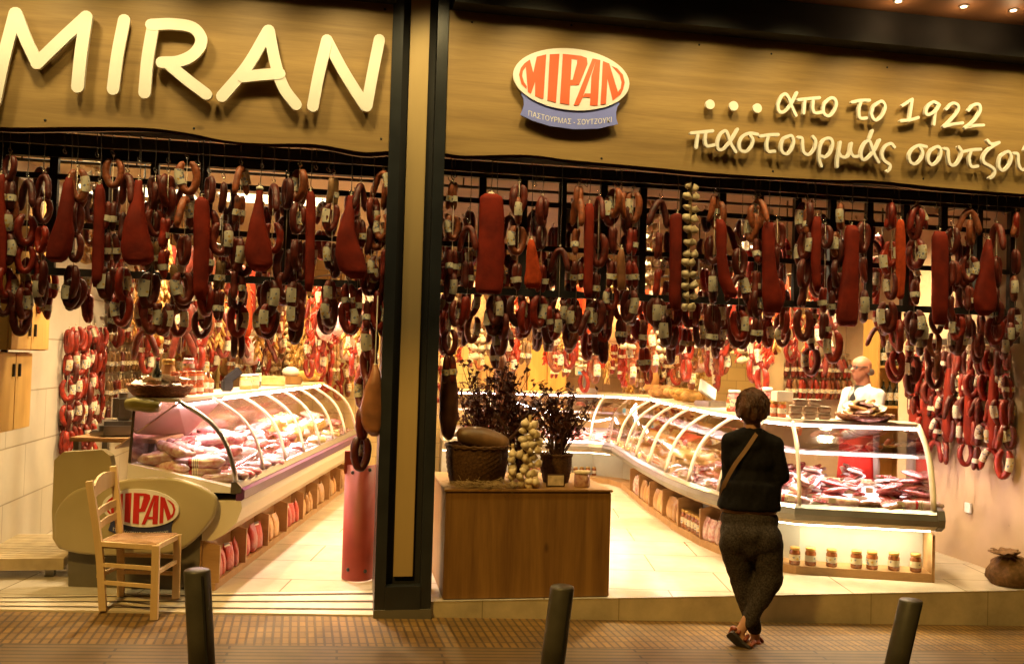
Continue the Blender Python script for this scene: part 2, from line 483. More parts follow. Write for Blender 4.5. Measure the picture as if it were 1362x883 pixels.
def tagmat():
    M = mat('printed paper tag', (0.64, 0.56, 0.40), 0.6, 0, 0.05, 9)
    t = M.node_tree
    b = t.nodes['Principled BSDF']
    src = b.inputs['Base Color'].links[0].from_socket
    tc = t.nodes.new('ShaderNodeTexCoord')
    vo = t.nodes.new('ShaderNodeTexVoronoi')
    vo.inputs['Scale'].default_value = 75
    t.links.new(tc.outputs['Object'], vo.inputs[0])
    r = t.nodes.new('ShaderNodeValToRGB')
    r.color_ramp.interpolation = 'CONSTANT'
    r.color_ramp.elements[0].color = (1, 1, 1, 1)
    r.color_ramp.elements[1].position = 0.82
    r.color_ramp.elements[1].color = (0.30, 0.36, 0.62, 1)
    e = r.color_ramp.elements.new(0.93)
    e.color = (0.9, 0.65, 0.2, 1)
    sx = t.nodes.new('ShaderNodeSeparateColor')
    t.links.new(vo.outputs['Color'], sx.inputs[0])
    t.links.new(sx.outputs[0], r.inputs[0])
    mu = t.nodes.new('ShaderNodeMixRGB')
    mu.blend_type = 'MULTIPLY'
    mu.inputs[0].default_value = 1
    t.links.new(src, mu.inputs[1])
    t.links.new(r.outputs[0], mu.inputs[2])
    t.links.new(mu.outputs[0], b.inputs['Base Color'])
    return M


MT['tag'] = tagmat()
for k_ in ('slab', 'slabor'):
    MT[k_].node_tree.nodes['Principled BSDF'].inputs['Specular IOR Level'].default_value = 0.22
for k_ in ('sweater', 'trouser', 'wicker', 'burlap', 'coat', 'apron', 'straw', 'leaf', 'twig'):
    MT[k_].node_tree.nodes['Principled BSDF'].inputs['Specular IOR Level'].default_value = 0.15

# ------------------------------------------------------------------ mesh building


def rot_frame(d, up=Vector((0, 0, 1))):
    d = d.normalized()
    if abs(d.dot(up)) > 0.97:
        up = Vector((0, 1, 0))
    a = d.cross(up).normalized()
    return a, a.cross(d).normalized()


def smooth_path(pts, n=5, closed=False):
    """Catmull-Rom"""
    P = [Vector(p) for p in pts]
    out = []
    N = len(P)
    rng = range(N if closed else N - 1)
    for i in rng:
        if closed:
            a, b, c, d = P[(i - 1) % N], P[i], P[(i + 1) % N], P[(i + 2) % N]
        else:
            b, c = P[i], P[i + 1]
            a = P[i - 1] if i else b * 2 - c
            d = P[i + 2] if i + 2 < N else c * 2 - b
        for k in range(n):
            t = k / n
            out.append(0.5 * ((2 * b) + (c - a) * t + (2 * a - 5 * b + 4 * c - d) * t * t + (3 * b - a - 3 * c + d) * t ** 3))
    if not closed:
        out.append(P[-1])
    return out


class MB:
    def __init__(s):
        s.v, s.f, s.m, s.sm = [], [], [], []
        s.cur = 0

    def add(s, vs, fs, smooth=True):
        o = len(s.v)
        s.v += [tuple(v) for v in vs]
        for f in fs:
            s.f.append([i + o for i in f])
            s.m.append(s.cur)
            s.sm.append(smooth)
        return s

    def box(s, c, d, rz=0.0, M=None):
        vs = []
        for i in range(8):
            v = Vector(((i & 1) - .5, ((i >> 1) & 1) - .5, ((i >> 2) & 1) - .5))
            v = Vector((v.x * d[0], v.y * d[1], v.z * d[2]))
            if rz:
                v = Matrix.Rotation(rz, 3, 'Z') @ v
            if M is not None:
                v = M @ v
            vs.append(v + Vector(c))
        return s.add(vs, [(0, 2, 3, 1), (4, 5, 7, 6), (0, 1, 5, 4), (2, 6, 7, 3), (0, 4, 6, 2), (1, 3, 7, 5)], False)

    def bbox(s, c, d, b=0.01, rz=0.0):
        """box with bevelled edges"""
        bm = bmesh.new()
        bmesh.ops.create_cube(bm, size=1)
        for v in bm.verts:
            v.co = Vector((v.co.x * d[0], v.co.y * d[1], v.co.z * d[2]))
        bmesh.ops.bevel(bm, geom=list(bm.edges), offset=b, segments=2, affect='EDGES')
        R = Matrix.Rotation(rz, 3, 'Z')
        bm.verts.index_update()
        s.add([R @ v.co + Vector(c) for v in bm.verts], [[v.index for v in f.verts] for f in bm.faces], False)
        bm.free()
        return s

    def bar(s, a, b, wd, ht=None):
        a, b = Vector(a), Vector(b)
        ht = ht or wd
        p, q = rot_frame(b - a)
        p, q = p * wd / 2, q * ht / 2
        vs = [a - p - q, a + p - q, a + p + q, a - p + q, b - p - q, b + p - q, b + p + q, b - p + q]
        return s.add(vs, [(0, 1, 2, 3), (7, 6, 5, 4), (0, 4, 5, 1), (1, 5, 6, 2), (2, 6, 7, 3), (3, 7, 4, 0)], False)

    def tube(s, pts, r, n=8, closed=False, ends=True, flat=1.0):
        P = [Vector(p) for p in pts]
        N = len(P)
        R = r if isinstance(r, (list, tuple)) else [r] * N
        vs = []
        a = None
        for i in range(N):
            if closed:
                d = P[(i + 1) % N] - P[i - 1]
            else:
                d = P[min(i + 1, N - 1)] - P[max(i - 1, 0)]
            if d.length < 1e-9:
                d = Vector((0, 0, 1))
            d.normalize()
            if a is None:
                a, b = rot_frame(d)
            else:
                a = (a - d * a.dot(d))
                if a.length < 1e-6:
                    a, b = rot_frame(d)
                a.normalize()
            b = a.cross(d).normalized()
            for k in range(n):
                t = 2 * PI * k / n
                vs.append(P[i] + a * (math.cos(t) * R[i]) + b * (math.sin(t) * R[i] * flat))
        fs = []
        for i in range(N if closed else N - 1):
            for k in range(n):
                j = (i + 1) % N
                fs.append((i * n + k, i * n + (k + 1) % n, j * n + (k + 1) % n, j * n + k))
        if not closed and ends:
            fs.append(tuple(range(n - 1, -1, -1)))
            fs.append(tuple(range((N - 1) * n, N * n)))
        return s.add(vs, fs, True)

    def lathe(s, prof, c=(0, 0, 0), n=20, sy=1.0):
        c = Vector(c)
        vs = []
        for (r, z) in prof:
            for k in range(n):
                t = 2 * PI * k / n
                vs.append(c + Vector((r * math.cos(t), r * math.sin(t) * sy, z)))
        fs = []
        for i in range(len(prof) - 1):
            for k in range(n):
                fs.append((i * n + k, i * n + (k + 1) % n, (i + 1) * n + (k + 1) % n, (i + 1) * n + k))
        fs.append(tuple(range(n - 1, -1, -1)))
        fs.append(tuple(range((len(prof) - 1) * n, len(prof) * n)))
        return s.add(vs, fs, True)

    def ball(s, c, r, n=10, m=7, jit=0.0):
        c = Vector(c)
        r = Vector(r) if isinstance(r, (list, tuple, Vector)) else Vector((r, r, r))
        vs = [c + Vector((0, 0, -r.z))]
        for i in range(1, m):
            p = PI * i / m
            for k in range(n):
                t = 2 * PI * k / n
                j = 1 + random.uniform(-jit, jit)
                vs.append(c + Vector((r.x * math.sin(p) * math.cos(t) * j, r.y * math.sin(p) * math.sin(t) * j, -r.z * math.cos(p) * j)))
        vs.append(c + Vector((0, 0, r.z)))
        fs = [(0, 1 + (k + 1) % n, 1 + k) for k in range(n)]
        for i in range(m - 2):
            for k in range(n):
                a, b = 1 + i * n + k, 1 + i * n + (k + 1) % n
                fs.append((a, b, b + n, a + n))
        L = len(vs) - 1
        o = 1 + (m - 2) * n
        fs += [(o + k, o + (k + 1) % n, L) for k in range(n)]
        return s.add(vs, fs, True)

    def loft(s, rings, closed=True, caps=True, smooth=True):
        n = len(rings[0])
        vs = [p for r in rings for p in r]
        fs = []
        for i in range(len(rings) - 1):
            for k in range(n if closed else n - 1):
                fs.append((i * n + k, i * n + (k + 1) % n, (i + 1) * n + (k + 1) % n, (i + 1) * n + k))
        if caps and closed:
            fs.append(tuple(range(n - 1, -1, -1)))
            fs.append(tuple(range((len(rings) - 1) * n, len(rings) * n)))
        return s.add(vs, fs, smooth)

    def prism(s, pts, off, smooth=False):
        """closed planar outline extruded by off"""
        n = len(pts)
        P = [Vector(p) for p in pts]
        off = Vector(off)
        vs = P + [p + off for p in P]
        fs = [tuple(range(n)), tuple(range(2 * n - 1, n - 1, -1))]
        fs += [(k, n + k, n + (k + 1) % n, (k + 1) % n) for k in range(n)]
        return s.add(vs, fs, smooth)

    def build(s, name, mats, parent=None, fix=True, origin=None):
        me = bpy.data.meshes.new(name)
        o0 = Vector(origin) if origin is not None else Vector((0, 0, 0))
        me.from_pydata([tuple(Vector(v) - o0) for v in s.v] if origin is not None else s.v, [], s.f)
        if not isinstance(mats, (list, tuple)):
            mats = [mats]
        for q in mats:
            me.materials.append(MT[q] if isinstance(q, str) else q)
        me.polygons.foreach_set('material_index', s.m)
        me.polygons.foreach_set('use_smooth', s.sm)
        if fix:
            bm = bmesh.new()
            bm.from_mesh(me)
            bmesh.ops.recalc_face_normals(bm, faces=bm.faces)
            bm.to_mesh(me)
            bm.free()
        me.update()
        o = bpy.data.objects.new(name, me)
        COL.objects.link(o)
        o.location = o0
        if parent is not None:
            o.parent = parent
        return o


def thing(name, label, cat, loc=(0, 0, 0), rz=0.0, group=None):
    o = bpy.data.objects.new(name, None)
    COL.objects.link(o)
    o.location = loc
    o.rotation_euler = (0, 0, rz)
    return tag(o, label, cat, group)


def tag(o, label, cat, group=None):
    o['label'] = label
    o['category'] = cat
    if group:
        o['group'] = group
    return o


def struct(o):
    o['kind'] = 'structure'
    return o


def kids(o):
    return KIDS.get(o.name, [])


KIDS = {}


def copy_tree(o, parent=None, children=None):
    c = o.copy()
    COL.objects.link(c)
    if parent is not None:
        c.parent = parent
    for ch in (children if children is not None else list(o.children)):
        copy_tree(ch, c)
    return c


def mono(mb, name, mats, label, cat, group=None, origin=None):
    """a thing that is one mesh"""
    return tag(mb.build(name, mats, None, True, origin), label, cat, group)


def evaluate(o):
    dg = bpy.context.evaluated_depsgraph_get()
    dg.update()
    me = bpy.data.meshes.new_from_object(o.evaluated_get(dg))
    return me


def blend_body(mb, name, material, parent, voxel=0.012, smooth=6):
    """fuses overlapping volumes into one continuous surface"""
    o = mb.build(name, material, None)
    md = o.modifiers.new('r', 'REMESH')
    md.mode = 'VOXEL'
    md.voxel_size = voxel
    md.use_smooth_shade = True
    sm = o.modifiers.new('s', 'SMOOTH')
    sm.factor = 0.5
    sm.iterations = smooth
    me = evaluate(o)
    old = o.data
    o.modifiers.clear()
    o.data = me
    bpy.data.meshes.remove(old)
    me.materials.clear()
    me.materials.append(MT[material] if isinstance(material, str) else material)
    for p in me.polygons:
        p.use_smooth = True
    o.name = name
    if parent is not None:
        o.parent = parent
    return o


def wrinkle(o, amp, f, seed=0.0, cut=0.0):
    """cloth folds: pushes the surface in and out along a stretched noise"""
    me = o.data
    for v in me.vertices:
        p = v.co
        q = Vector((p.x * f[0] + seed, p.y * f[1], p.z * f[2]))
        k = noise.noise(q) + .5 * noise.noise(q * 2.3)
        v.co = p + v.normal * (amp * (k - cut))
    me.update()


def text_mesh(body, size, loc, extrude, name, material, parent=None, rx=PI / 2, xform=None):
    cu = bpy.data.curves.new('t', 'FONT')
    cu.body = body
    cu.size = size
    cu.align_x = 'CENTER'
    cu.align_y = 'CENTER'
    cu.extrude = extrude
    o = bpy.data.objects.new('t', cu)
    COL.objects.link(o)
    me = evaluate(o)
    bpy.data.objects.remove(o)
    if xform:
        for v in me.vertices:
            v.co = xform(v.co)
    me.materials.clear()
    me.materials.append(MT[material])
    n = bpy.data.objects.new(name, me)
    COL.objects.link(n)
    n.location = loc
    n.rotation_euler = (rx, 0, 0)
    if parent:
        n.parent = parent
    return n


def stroke(mb, pts, width, depth, frame, n=6, taper=None):
    """brush stroke ribbon with round ends; pts in 2-D, frame(x, y, d) -> 3-D point"""
    P = smooth_path([(p[0], p[1], 0) for p in pts], n) if len(pts) > 2 else [Vector((*p, 0)) for p in pts]
    N = len(P)
    L, R = [], []
    hw = width / 2
    for i in range(N):
        d = (P[min(i + 1, N - 1)] - P[max(i - 1, 0)]).normalized()
        nn = Vector((-d.y, d.x, 0))
        k = hw * (1 if taper is None else taper[0] + (taper[1] - taper[0]) * i / (N - 1))
        L.append(P[i] + nn * k)
        R.append(P[i] - nn * k)
    d0 = (P[0] - P[1]).normalized()
    d1 = (P[-1] - P[-2]).normalized()
    k0 = (L[0] - P[0]).length
    k1 = (L[-1] - P[-1]).length

    def arc(c, d, k, a0):
        o = []
        for j in range(1, 6):
            t = a0 - PI * j / 6
            o.append(c + Vector((d.x * math.cos(t) - d.y * math.sin(t), d.x * math.sin(t) + d.y * math.cos(t), 0)) * k)
        return o
    # left side start->end, cap, right side end->start, cap ; built as quads + fans
    def P3(p, dd):
        return frame(p.x, p.y, dd)
    vs, fs = [], []
    dp = [depth + 0.0018 * i / (N - 1) for i in range(N)]
    for i in range(N):
        vs += [P3(L[i], dp[i]), P3(R[i], dp[i]), P3(L[i], 0), P3(R[i], 0)]
    for i in range(N - 1):
        a, b = i * 4, i * 4 + 4
        fs += [(a, a + 1, b + 1, b), (a, b, b + 2, a + 2), (a + 1, a + 3, b + 3, b + 1)]
    for (c, d, k, i, sg) in ((P[0], d0, k0, 0, 1), (P[-1], d1, k1, N - 1, -1)):
        pts2 = arc(c, d, k, PI / 2)
        first, last = (R[i], L[i]) if sg == 1 else (L[i], R[i])
        # angle +90 from outward d is: for start (d0 points back) left normal is R
        ring = [first] + pts2 + [last]
        o = len(vs)
        for q in ring:
            vs += [P3(q, dp[i]), P3(q, 0)]
        fs.append(tuple(o + 2 * j for j in range(len(ring))))
        fs += [(o + 2 * j, o + 2 * j + 1, o + 2 * j + 3, o + 2 * j + 2) for j in range(len(ring) - 1)]
    mb.add(vs, fs, False)
# ------------------------------------------------------------------ setting
XL, XR, YB, ZC = -2.50, 5.28, 7.0, 3.06


def slope_sheet(name, x0, x1, y0, y1, dz, m):
    mb = MB()
    mb.add([(x0, y0, pave_z(x0) + dz), (x1, y0, pave_z(x1) + dz), (x1, y1, pave_z(x1) + dz), (x0, y1, pave_z(x0) + dz)], [(0, 1, 2, 3)], False)
    return struct(mb.build(name, m, None, False))


YB1 = -0.62
slope_sheet('pavement', -14, 16, YB1, 0.02, 0, 'pave')
slope_sheet('grooved_pavement', -14, 16, -3.4, YB1, 0, 'pave2')
kb = MB()
kb.box((1, -3.47, -0.27), (30, 0.14, 0.36))
struct(kb.build('kerb', 'riser'))
slope_sheet('road', -60, 60, -40, -3.54, -0.12, 'road')

fl = MB()
fl.add([(XL, 0.33, 0), (0.42, 0.33, 0), (0.42, YB, 0), (XL, YB, 0)], [(0, 1, 2, 3)], False)
fl.add([(0.42, 0.0, 0), (XR + 1.15, 0.0, 0), (XR + 1.15, YB, 0), (0.42, YB, 0)], [(0, 1, 2, 3)], False)
struct(fl.build('shop_floor', 'floor', None, False))
rs = MB()
rs.box((3.25, 0.02, -0.25), (5.3, 0.036, 0.494))
struct(rs.build('step_riser', 'riser'))
th = MB()
a, b = (XL - 2, 0.0), (0.235, 0.33)
NX = 40
for i in range(NX):
    xa, xb = a[0] + (b[0] - a[0]) * i / NX, a[0] + (b[0] - a[0]) * (i + 1) / NX
    th.add([(xa, 0, pave_z(xa) + .012), (xb, 0, pave_z(xb) + .012), (xb, .33, -.001), (xa, .33, -.001)], [(0, 1, 2, 3)], False)
th.add([(a[0], 0.0, pave_z(a[0]) + .012), (b[0], 0.0, pave_z(b[0]) + .012), (b[0], 0, pave_z(b[0]) - .1), (a[0], 0, pave_z(a[0]) - .1)], [(0, 1, 2, 3)], False)
th.cur = 1
for t in (0.2, 0.52, 0.84):
    for (p, q) in ((t - .028, t + .028),):
        def tp(x, tt):
            z0 = pave_z(x) + .012
            return (x, .33 * tt, z0 * (1 - tt) - .001 * tt + .004)
        for i in range(NX):
            xa, xb = a[0] + (b[0] - a[0]) * i / NX, a[0] + (b[0] - a[0]) * (i + 1) / NX
            th.add([tp(xa, p), tp(xb, p), tp(xb, q), tp(xa, q)], [(0, 1, 2, 3)], False)
struct(th.build('threshold', ['marble', 'strip'], None, False))

wl = MB()
wl.box((XL - 0.06, YB / 2 + .2, ZC / 2), (0.12, YB - .4, ZC + .3))
struct(wl.build('marble_wall', 'marblewall'))
wr = MB()
wr.box((XR + 0.06, .86, ZC / 2), (0.12, 1.72, ZC + .3))
struct(wr.build('painted_wall', 'wallpink'))
wr = MB()
wr.box((6.44, 4.4, ZC / 2), (0.12, 5.4, ZC + .3))
wr.box((5.95, 1.78, ZC / 2), (0.86, 0.1, ZC + .3))
wr.box((5.83, 4.86, ZC / 2), (1.09, 0.1, ZC + .3))
struct(wr.build('alcove_wall', 'wallpink'))
wr = MB()
wr.box((1.95, YB + .06, ZC / 2), (9.1, 0.12, ZC + .3))
struct(wr.build('tiled_wall', 'backtile'))
pr = MB()
pr.box((5.395, 1.84, 1.52), (0.25, 0.235, 3.03))
struct(pr.build('wall_pier', 'wall'))
ce = MB()
ce.box((-1.1, 3.7, ZC + .05), (3.1, 6.9, 0.1))
struct(ce.build('plaster_ceiling', 'cream'))
ce = MB()
ce.box((3.5, 3.7, ZC + .052), (6.05, 6.9, 0.1))
struct(ce.build('boarded_ceiling', 'ceil'))
li = MB()
li.box((-1.2, .17, 3.62), (2.88, 0.2, 1.2))
li.box((3.07, .17, 3.62), (4.93, 0.2, 1.2))
struct(li.build('lintel', 'black'))
# black beam above the signs, soffit over the pavement
bm_ = MB()
bm_.box((-1.9, -.02, 4.075), (4.3, .30, .235))
bm_.box((3.9, -.02, 4.075), (6.55, .30, .235))
bm_ = bm_.build('steel_beam', 'black')
struct(bm_)
so = MB()
so.box((1.5, -1.1, 4.24), (16, 2.4, .08))  # unseen outer depth shaped to keep street lamp light off the hanging goods
struct(so.build('soffit', 'soffit'))

sw_ = MB()
sw_.box((-6.3, .22, 2.0), (7.3, .4, 5.2))
struct(sw_.build('neighbour_wall', 'kick'))
sw_ = MB()
sw_.box((9.2, .22, 2.0), (7.3, .4, 5.2))
struct(sw_.build('neighbour_wall', 'kick'))

# white columns inside the shop
for nm, lab, p, y, wd in (('support_column', 'slim cream column behind the long curved counter, left half of the shop', (228, 450), 5.6, .2),
                          ('support_column', 'pale column among the hanging bags at the back of the left half', (318, 440), 6.3, .22),
                          ('support_column', 'square cream column behind the woman with the short brown hair', (1026, 510), 4.9, .24)):
    P = atY(*p, y)
    c = MB()
    c.bbox((0, 0, ZC / 2), (wd, wd, ZC - .01), .008)
    c.box((0, 0, .06), (wd + .03, wd + .03, .1))
    o = mono(c, nm, 'wall', lab, 'column')
    o.location = (P.x, y, 0)

# ------------------------------------------------------------------ facade pillar
pl = thing('facade_pillar', 'dark framed pillar with a beige strip standing between the two shop openings', 'pillar', (0.415, 0, 0))
fr = MB()
for x in (-.15, .15):
    fr.box((x, .18, 2.05), (.072, .42, 4.3))
fr.box((0, .16, .035), (.228, .40, .15))
fr.build('frame', 'dkframe', pl)
bk = MB()
bk.box((0, .20, 2.1), (.226, .30, 3.98))
bk.build('recess', 'black', pl)
stp = MB()
stp.bbox((0, .035, 2.16), (.128, .026, 4.0), .003)
stp.build('strip_panel', 'brass', pl)
bs = MB()
bs.box((0, .17, -.09), (.378, .425, .10))
bs.build('plinth', 'kick', pl)

# ------------------------------------------------------------------ sign boards
YS = -0.02      # board face


def wavy(px_pts, y):
    return [atY(px, py, y) for px, py in px_pts]


def sign_board(label, x0, x1, ztop, bottom, face_y):
    t = thing('sign_board', label, 'sign', ((x0 + x1) / 2, face_y, 3.3))
    o = Vector(t.location)
    bot = smooth_path(bottom, 6)
    pts = [Vector((x1, face_y, ztop)), Vector((x0, face_y, ztop))] + [Vector((p.x, face_y, p.z)) for p in bot]
    mb = MB()
    mb.prism([p - o for p in pts], (0, .035, 0))
    mb.cur = 1
    # live edge bark strip, behind the face and hanging a little below it
    e = [Vector((p.x, face_y + .012, p.z - .016 - .018 * (0.5 + 0.5 * math.sin(p.x * 3.1 + 1)))) for p in bot]
    mb.add([p - o for p in [Vector((q.x, face_y + .0345, q.z + .02)) for q in bot] + e], [(i, i + 1, len(bot) + i + 1, len(bot) + i) for i in range(len(bot) - 1)], False)
    mb.build('board', ['board', 'bark'], t)
    sc = MB()
    return t


botL = [Vector((-3.1, 0, 2.99)), Vector((-2.6, 0, 2.985))] + wavy([(0, 170), (100, 170), (190, 171), (250, 178), (300, 188), (350, 192), (420, 193), (480, 203)], 0) + [Vector((.232, 0, 2.975))]
SL = sign_board('broad wooden sign board with giant cream capital lettering above the left opening', -3.1, .232, 3.955, botL, YS)
botR = [Vector((.606, 0, 2.985))] + wavy([(620, 208), (700, 207), (760, 214), (850, 222), (960, 232), (1100, 240), (1160, 241), (1250, 250), (1362, 259)], 0) + [Vector((6.2, 0, 2.975))]
SR = sign_board('long wooden sign board with Greek script and an oval emblem above the right opening', .606, 6.2, 3.955, botR, YS)


def put_strokes(parent, name, strokes, conv, width, face, depth, m):
    mb = MB()
    o = Vector(parent.location)
    for i, st in enumerate(strokes):
        wd = width
        if isinstance(st, tuple) and isinstance(st[-1], float):
            wd, st = st[-1], st[0]
        P = [conv(*p) for p in st]
        Q = [(p.x, p.z) for p in P]
        off = 0.0022 * (i % 4)
        stroke(mb, Q, wd, depth + off, lambda x, z, d: Vector((x, face - d, z)) - o)
    return mb.build(name, m, parent)


k1 = .4112
big = [[(-18, 330), (12, 190), (50, 44)], [(52, 44), (85, 130), (122, 207)], [(120, 207), (200, 130), (280, 56)], [(280, 56), (262, 180), (252, 284)],
       [(402, 66), (380, 180), (366, 290)],
       [(496, 84), (478, 190), (468, 302)], [(490, 82), (560, 80), (625, 92), (652, 132), (630, 175), (580, 200), (524, 204)], [(540, 204), (600, 255), (668, 307)],
       [(868, 100), (800, 215), (718, 313)], [(870, 100), (892, 210), (918, 285), (958, 340)], [(786, 250), (845, 244), (905, 240)],
       [(1058, 132), (1032, 240), (1012, 346)], [(1058, 132), (1110, 230), (1182, 345)], [(1227, 130), (1205, 240), (1186, 345)]]
put_strokes(SL, 'lettering', big, lambda x, y: atY(x * k1, y * k1, -.08), .073, -.062, .022, 'letter')

kA = .16887
kB = .17034
A = lambda L: [(910 + x * kA, 100 + y * kA) for x, y in L]
B = lambda L: [(1130 + x * kB, 100 + y * kB) for x, y in L]


def ring(L):
    return L + L[:2]


CV = lambda x, y: atY(x, y, -.07)
small = [A([(888, 140), (850, 215), (800, 280), (755, 290), (740, 240), (765, 170), (800, 150), (830, 190), (850, 250), (882, 318)]),
         A([(900, 195), (970, 188), (1065, 180)]), A([(950, 195), (940, 302)]), A([(1015, 190), (1012, 270), (1030, 300), (1078, 295)]),
         A(ring([(1150, 183), (1108, 220), (1097, 280), (1115, 316), (1150, 318), (1185, 275), (1200, 225), (1185, 188)])),
         A([(55, 457), (130, 450), (225, 440)]), A([(110, 457), (95, 572)]), A([(170, 450), (165, 520), (180, 560), (235, 552)]),
         A([(418, 428), (370, 510), (310, 580), (268, 585), (262, 530), (285, 465), (325, 442), (350, 490), (370, 550), (405, 607)]),
         A([(580, 467), (520, 458), (465, 480), (435, 535), (445, 590), (490, 600), (530, 560), (542, 510), (515, 462)]),
         A([(600, 482), (670, 472), (740, 470)]), A([(665, 475), (650, 540), (660, 600), (710, 602)]),
         A(ring([(830, 480), (782, 500), (762, 560), (772, 608), (810, 622), (845, 580), (860, 525), (848, 487)])),
         A([(900, 490), (930, 500), (935, 560), (945, 610), (985, 625), (1025, 580), (1037, 520), (1015, 485)]),
         A([(1082, 717), (1065, 660), (1070, 570), (1100, 510), (1150, 500), (1170, 540), (1150, 610), (1110, 645), (1075, 637)]),
         A([(1205, 722), (1207, 660), (1228, 530)]), A([(1215, 610), (1240, 645), (1290, 635), (1315, 540)]), A([(1315, 540), (1313, 600), (1335, 640), (1375, 640)]),
         B([(20, 212), (80, 200), (155, 198)]), B([(90, 205), (72, 270), (80, 335), (130, 337)]),
         B(ring([(238, 208), (190, 240), (170, 300), (185, 345), (215, 350), (255, 310), (275, 255), (262, 217)])),
         B([(415, 237), (490, 190)]), B([(490, 190), (465, 358)]), B([(400, 358), (470, 352), (535, 333)]),
         B([(692, 228), (650, 212), (605, 250), (595, 300), (620, 310), (670, 280), (698, 235)]), B([(695, 225), (670, 300), (660, 387)]),
         B([(755, 267), (800, 222), (845, 235), (845, 280), (790, 350), (735, 402)]), B([(735, 402), (800, 386), (880, 375)]),
         B([(925, 277), (965, 235), (1010, 235), (1015, 285), (965, 360), (900, 412)]), B([(900, 412), (970, 396), (1045, 392)]),
         B([(178, 435), (155, 492)]), B([(232, 508), (190, 590), (130, 655), (95, 655), (88, 600), (115, 535), (150, 515), (175, 570), (195, 630), (225, 682)]),
         B([(352, 562), (325, 535), (280, 555), (255, 610), (270, 665), (315, 700), (315, 730), (295, 752)]),
         B([(600, 560), (540, 550), (490, 580), (465, 630), (480, 685), (520, 690), (560, 650), (570, 600), (545, 555)]),
         B(ring([(675, 562), (632, 590), (612, 650), (627, 693), (655, 698), (695, 660), (712, 605), (700, 567)])),
         B([(735, 575), (765, 585), (770, 650), (785, 700), (825, 700), (860, 650), (872, 600), (850, 563)]),
         B([(890, 597), (960, 583), (1025, 580)]), B([(950, 590), (935, 650), (950, 713), (1000, 712)]),
         B([(1075, 510), (1105, 538), (1165, 528)]), B([(1165, 528), (1090, 575), (1045, 630), (1047, 682), (1100, 715), (1130, 745), (1120, 785), (1095, 805)]),
         B(ring([(1225, 600), (1182, 630), (1167, 690), (1180, 735), (1210, 740), (1250, 695), (1265, 640), (1250, 603)])),
         B([(1285, 610), (1315, 620), (1320, 690), (1340, 735), (1375, 735), (1410, 690), (1420, 640), (1400, 605)]), B([(1400, 520), (1368, 585)])]
lt = [put_strokes(SR, 'lettering', q, CV, .0225, -.050, .02, 'letter') for q in (small[:5] + small[18:29], small[5:18] + small[29:])]
o_ = Vector(SR.location)
for (x, y) in ((205, 232), (390, 244), (577, 262)):
    p = atY(910 + x * kA, 100 + y * kA, -.07)
    ringp = [Vector((p.x + .034 * math.cos(t * PI / 12), -.05, p.z + .034 * math.sin(t * PI / 12))) - o_ for t in range(24)]
    dots = MB().prism(ringp, (0, -.022, 0))
    dots.build('ellipsis_dot', 'letter', SR)
for S_, pp in ((SR, ((760, 34), (628, 30), (1026, 72), (800, 211), (1028, 228), (1228, 238), (930, 60), (1180, 90))), (SL, ((258, 171), (507, 185), (512, 13), (60, 160)))):
    for px, py in pp:
        q = atY(px, py, YS)
        nb = MB()
        nb.ball((0, 0, 0), (.008, .003, .008), 8, 5)
        n_ = nb.build('nail_head', 'black', S_)
        n_.location = Vector((q.x, YS - .001, q.z)) - Vector(S_.location)

EMB = {'M': [[(128, 330), (140, 275), (170, 235), (213, 203), (245, 310), (270, 178), (348, 156), (335, 525), (265, 503), (262, 385), (230, 485), (205, 470), (182, 265), (158, 300), (153, 340), (170, 390), (195, 425), (192, 447), (150, 405)]],
       'I': [[(378, 155), (458, 148), (440, 552), (368, 535)]],
       'P': [[(487, 148), (562, 152), (552, 568), (474, 557)], [(560.5, 152), (640, 158), (690, 175), (697, 226), (608, 226), (610, 190), (560.5, 188)], [(697, 225.5), (630, 400), (553, 405), (556, 362), (575, 360), (608, 225.5)]],
       'A': [[(738, 178), (772, 183), (700, 395), (665, 500), (630, 572), (590, 570)], [(770.5, 183), (805, 188), (792, 570), (727, 570), (733, 330)], [(680, 470), (731, 470), (729, 502), (664, 502)]],
       'N': [[(828, 198), (870, 300), (862, 555), (816, 560)], [(829, 196), (882, 216), (962, 452), (985, 470), (920, 525)], [(905, 235), (950, 255), (1000, 305), (1018, 370), (1005, 430), (986, 469), (963, 451), (985, 420), (992, 370), (975, 310), (940, 270)]]}


def uv(zx, zy):
    return (zx - 570) / 490, -(zy - 355 - .056 * (zx - 570)) / 256


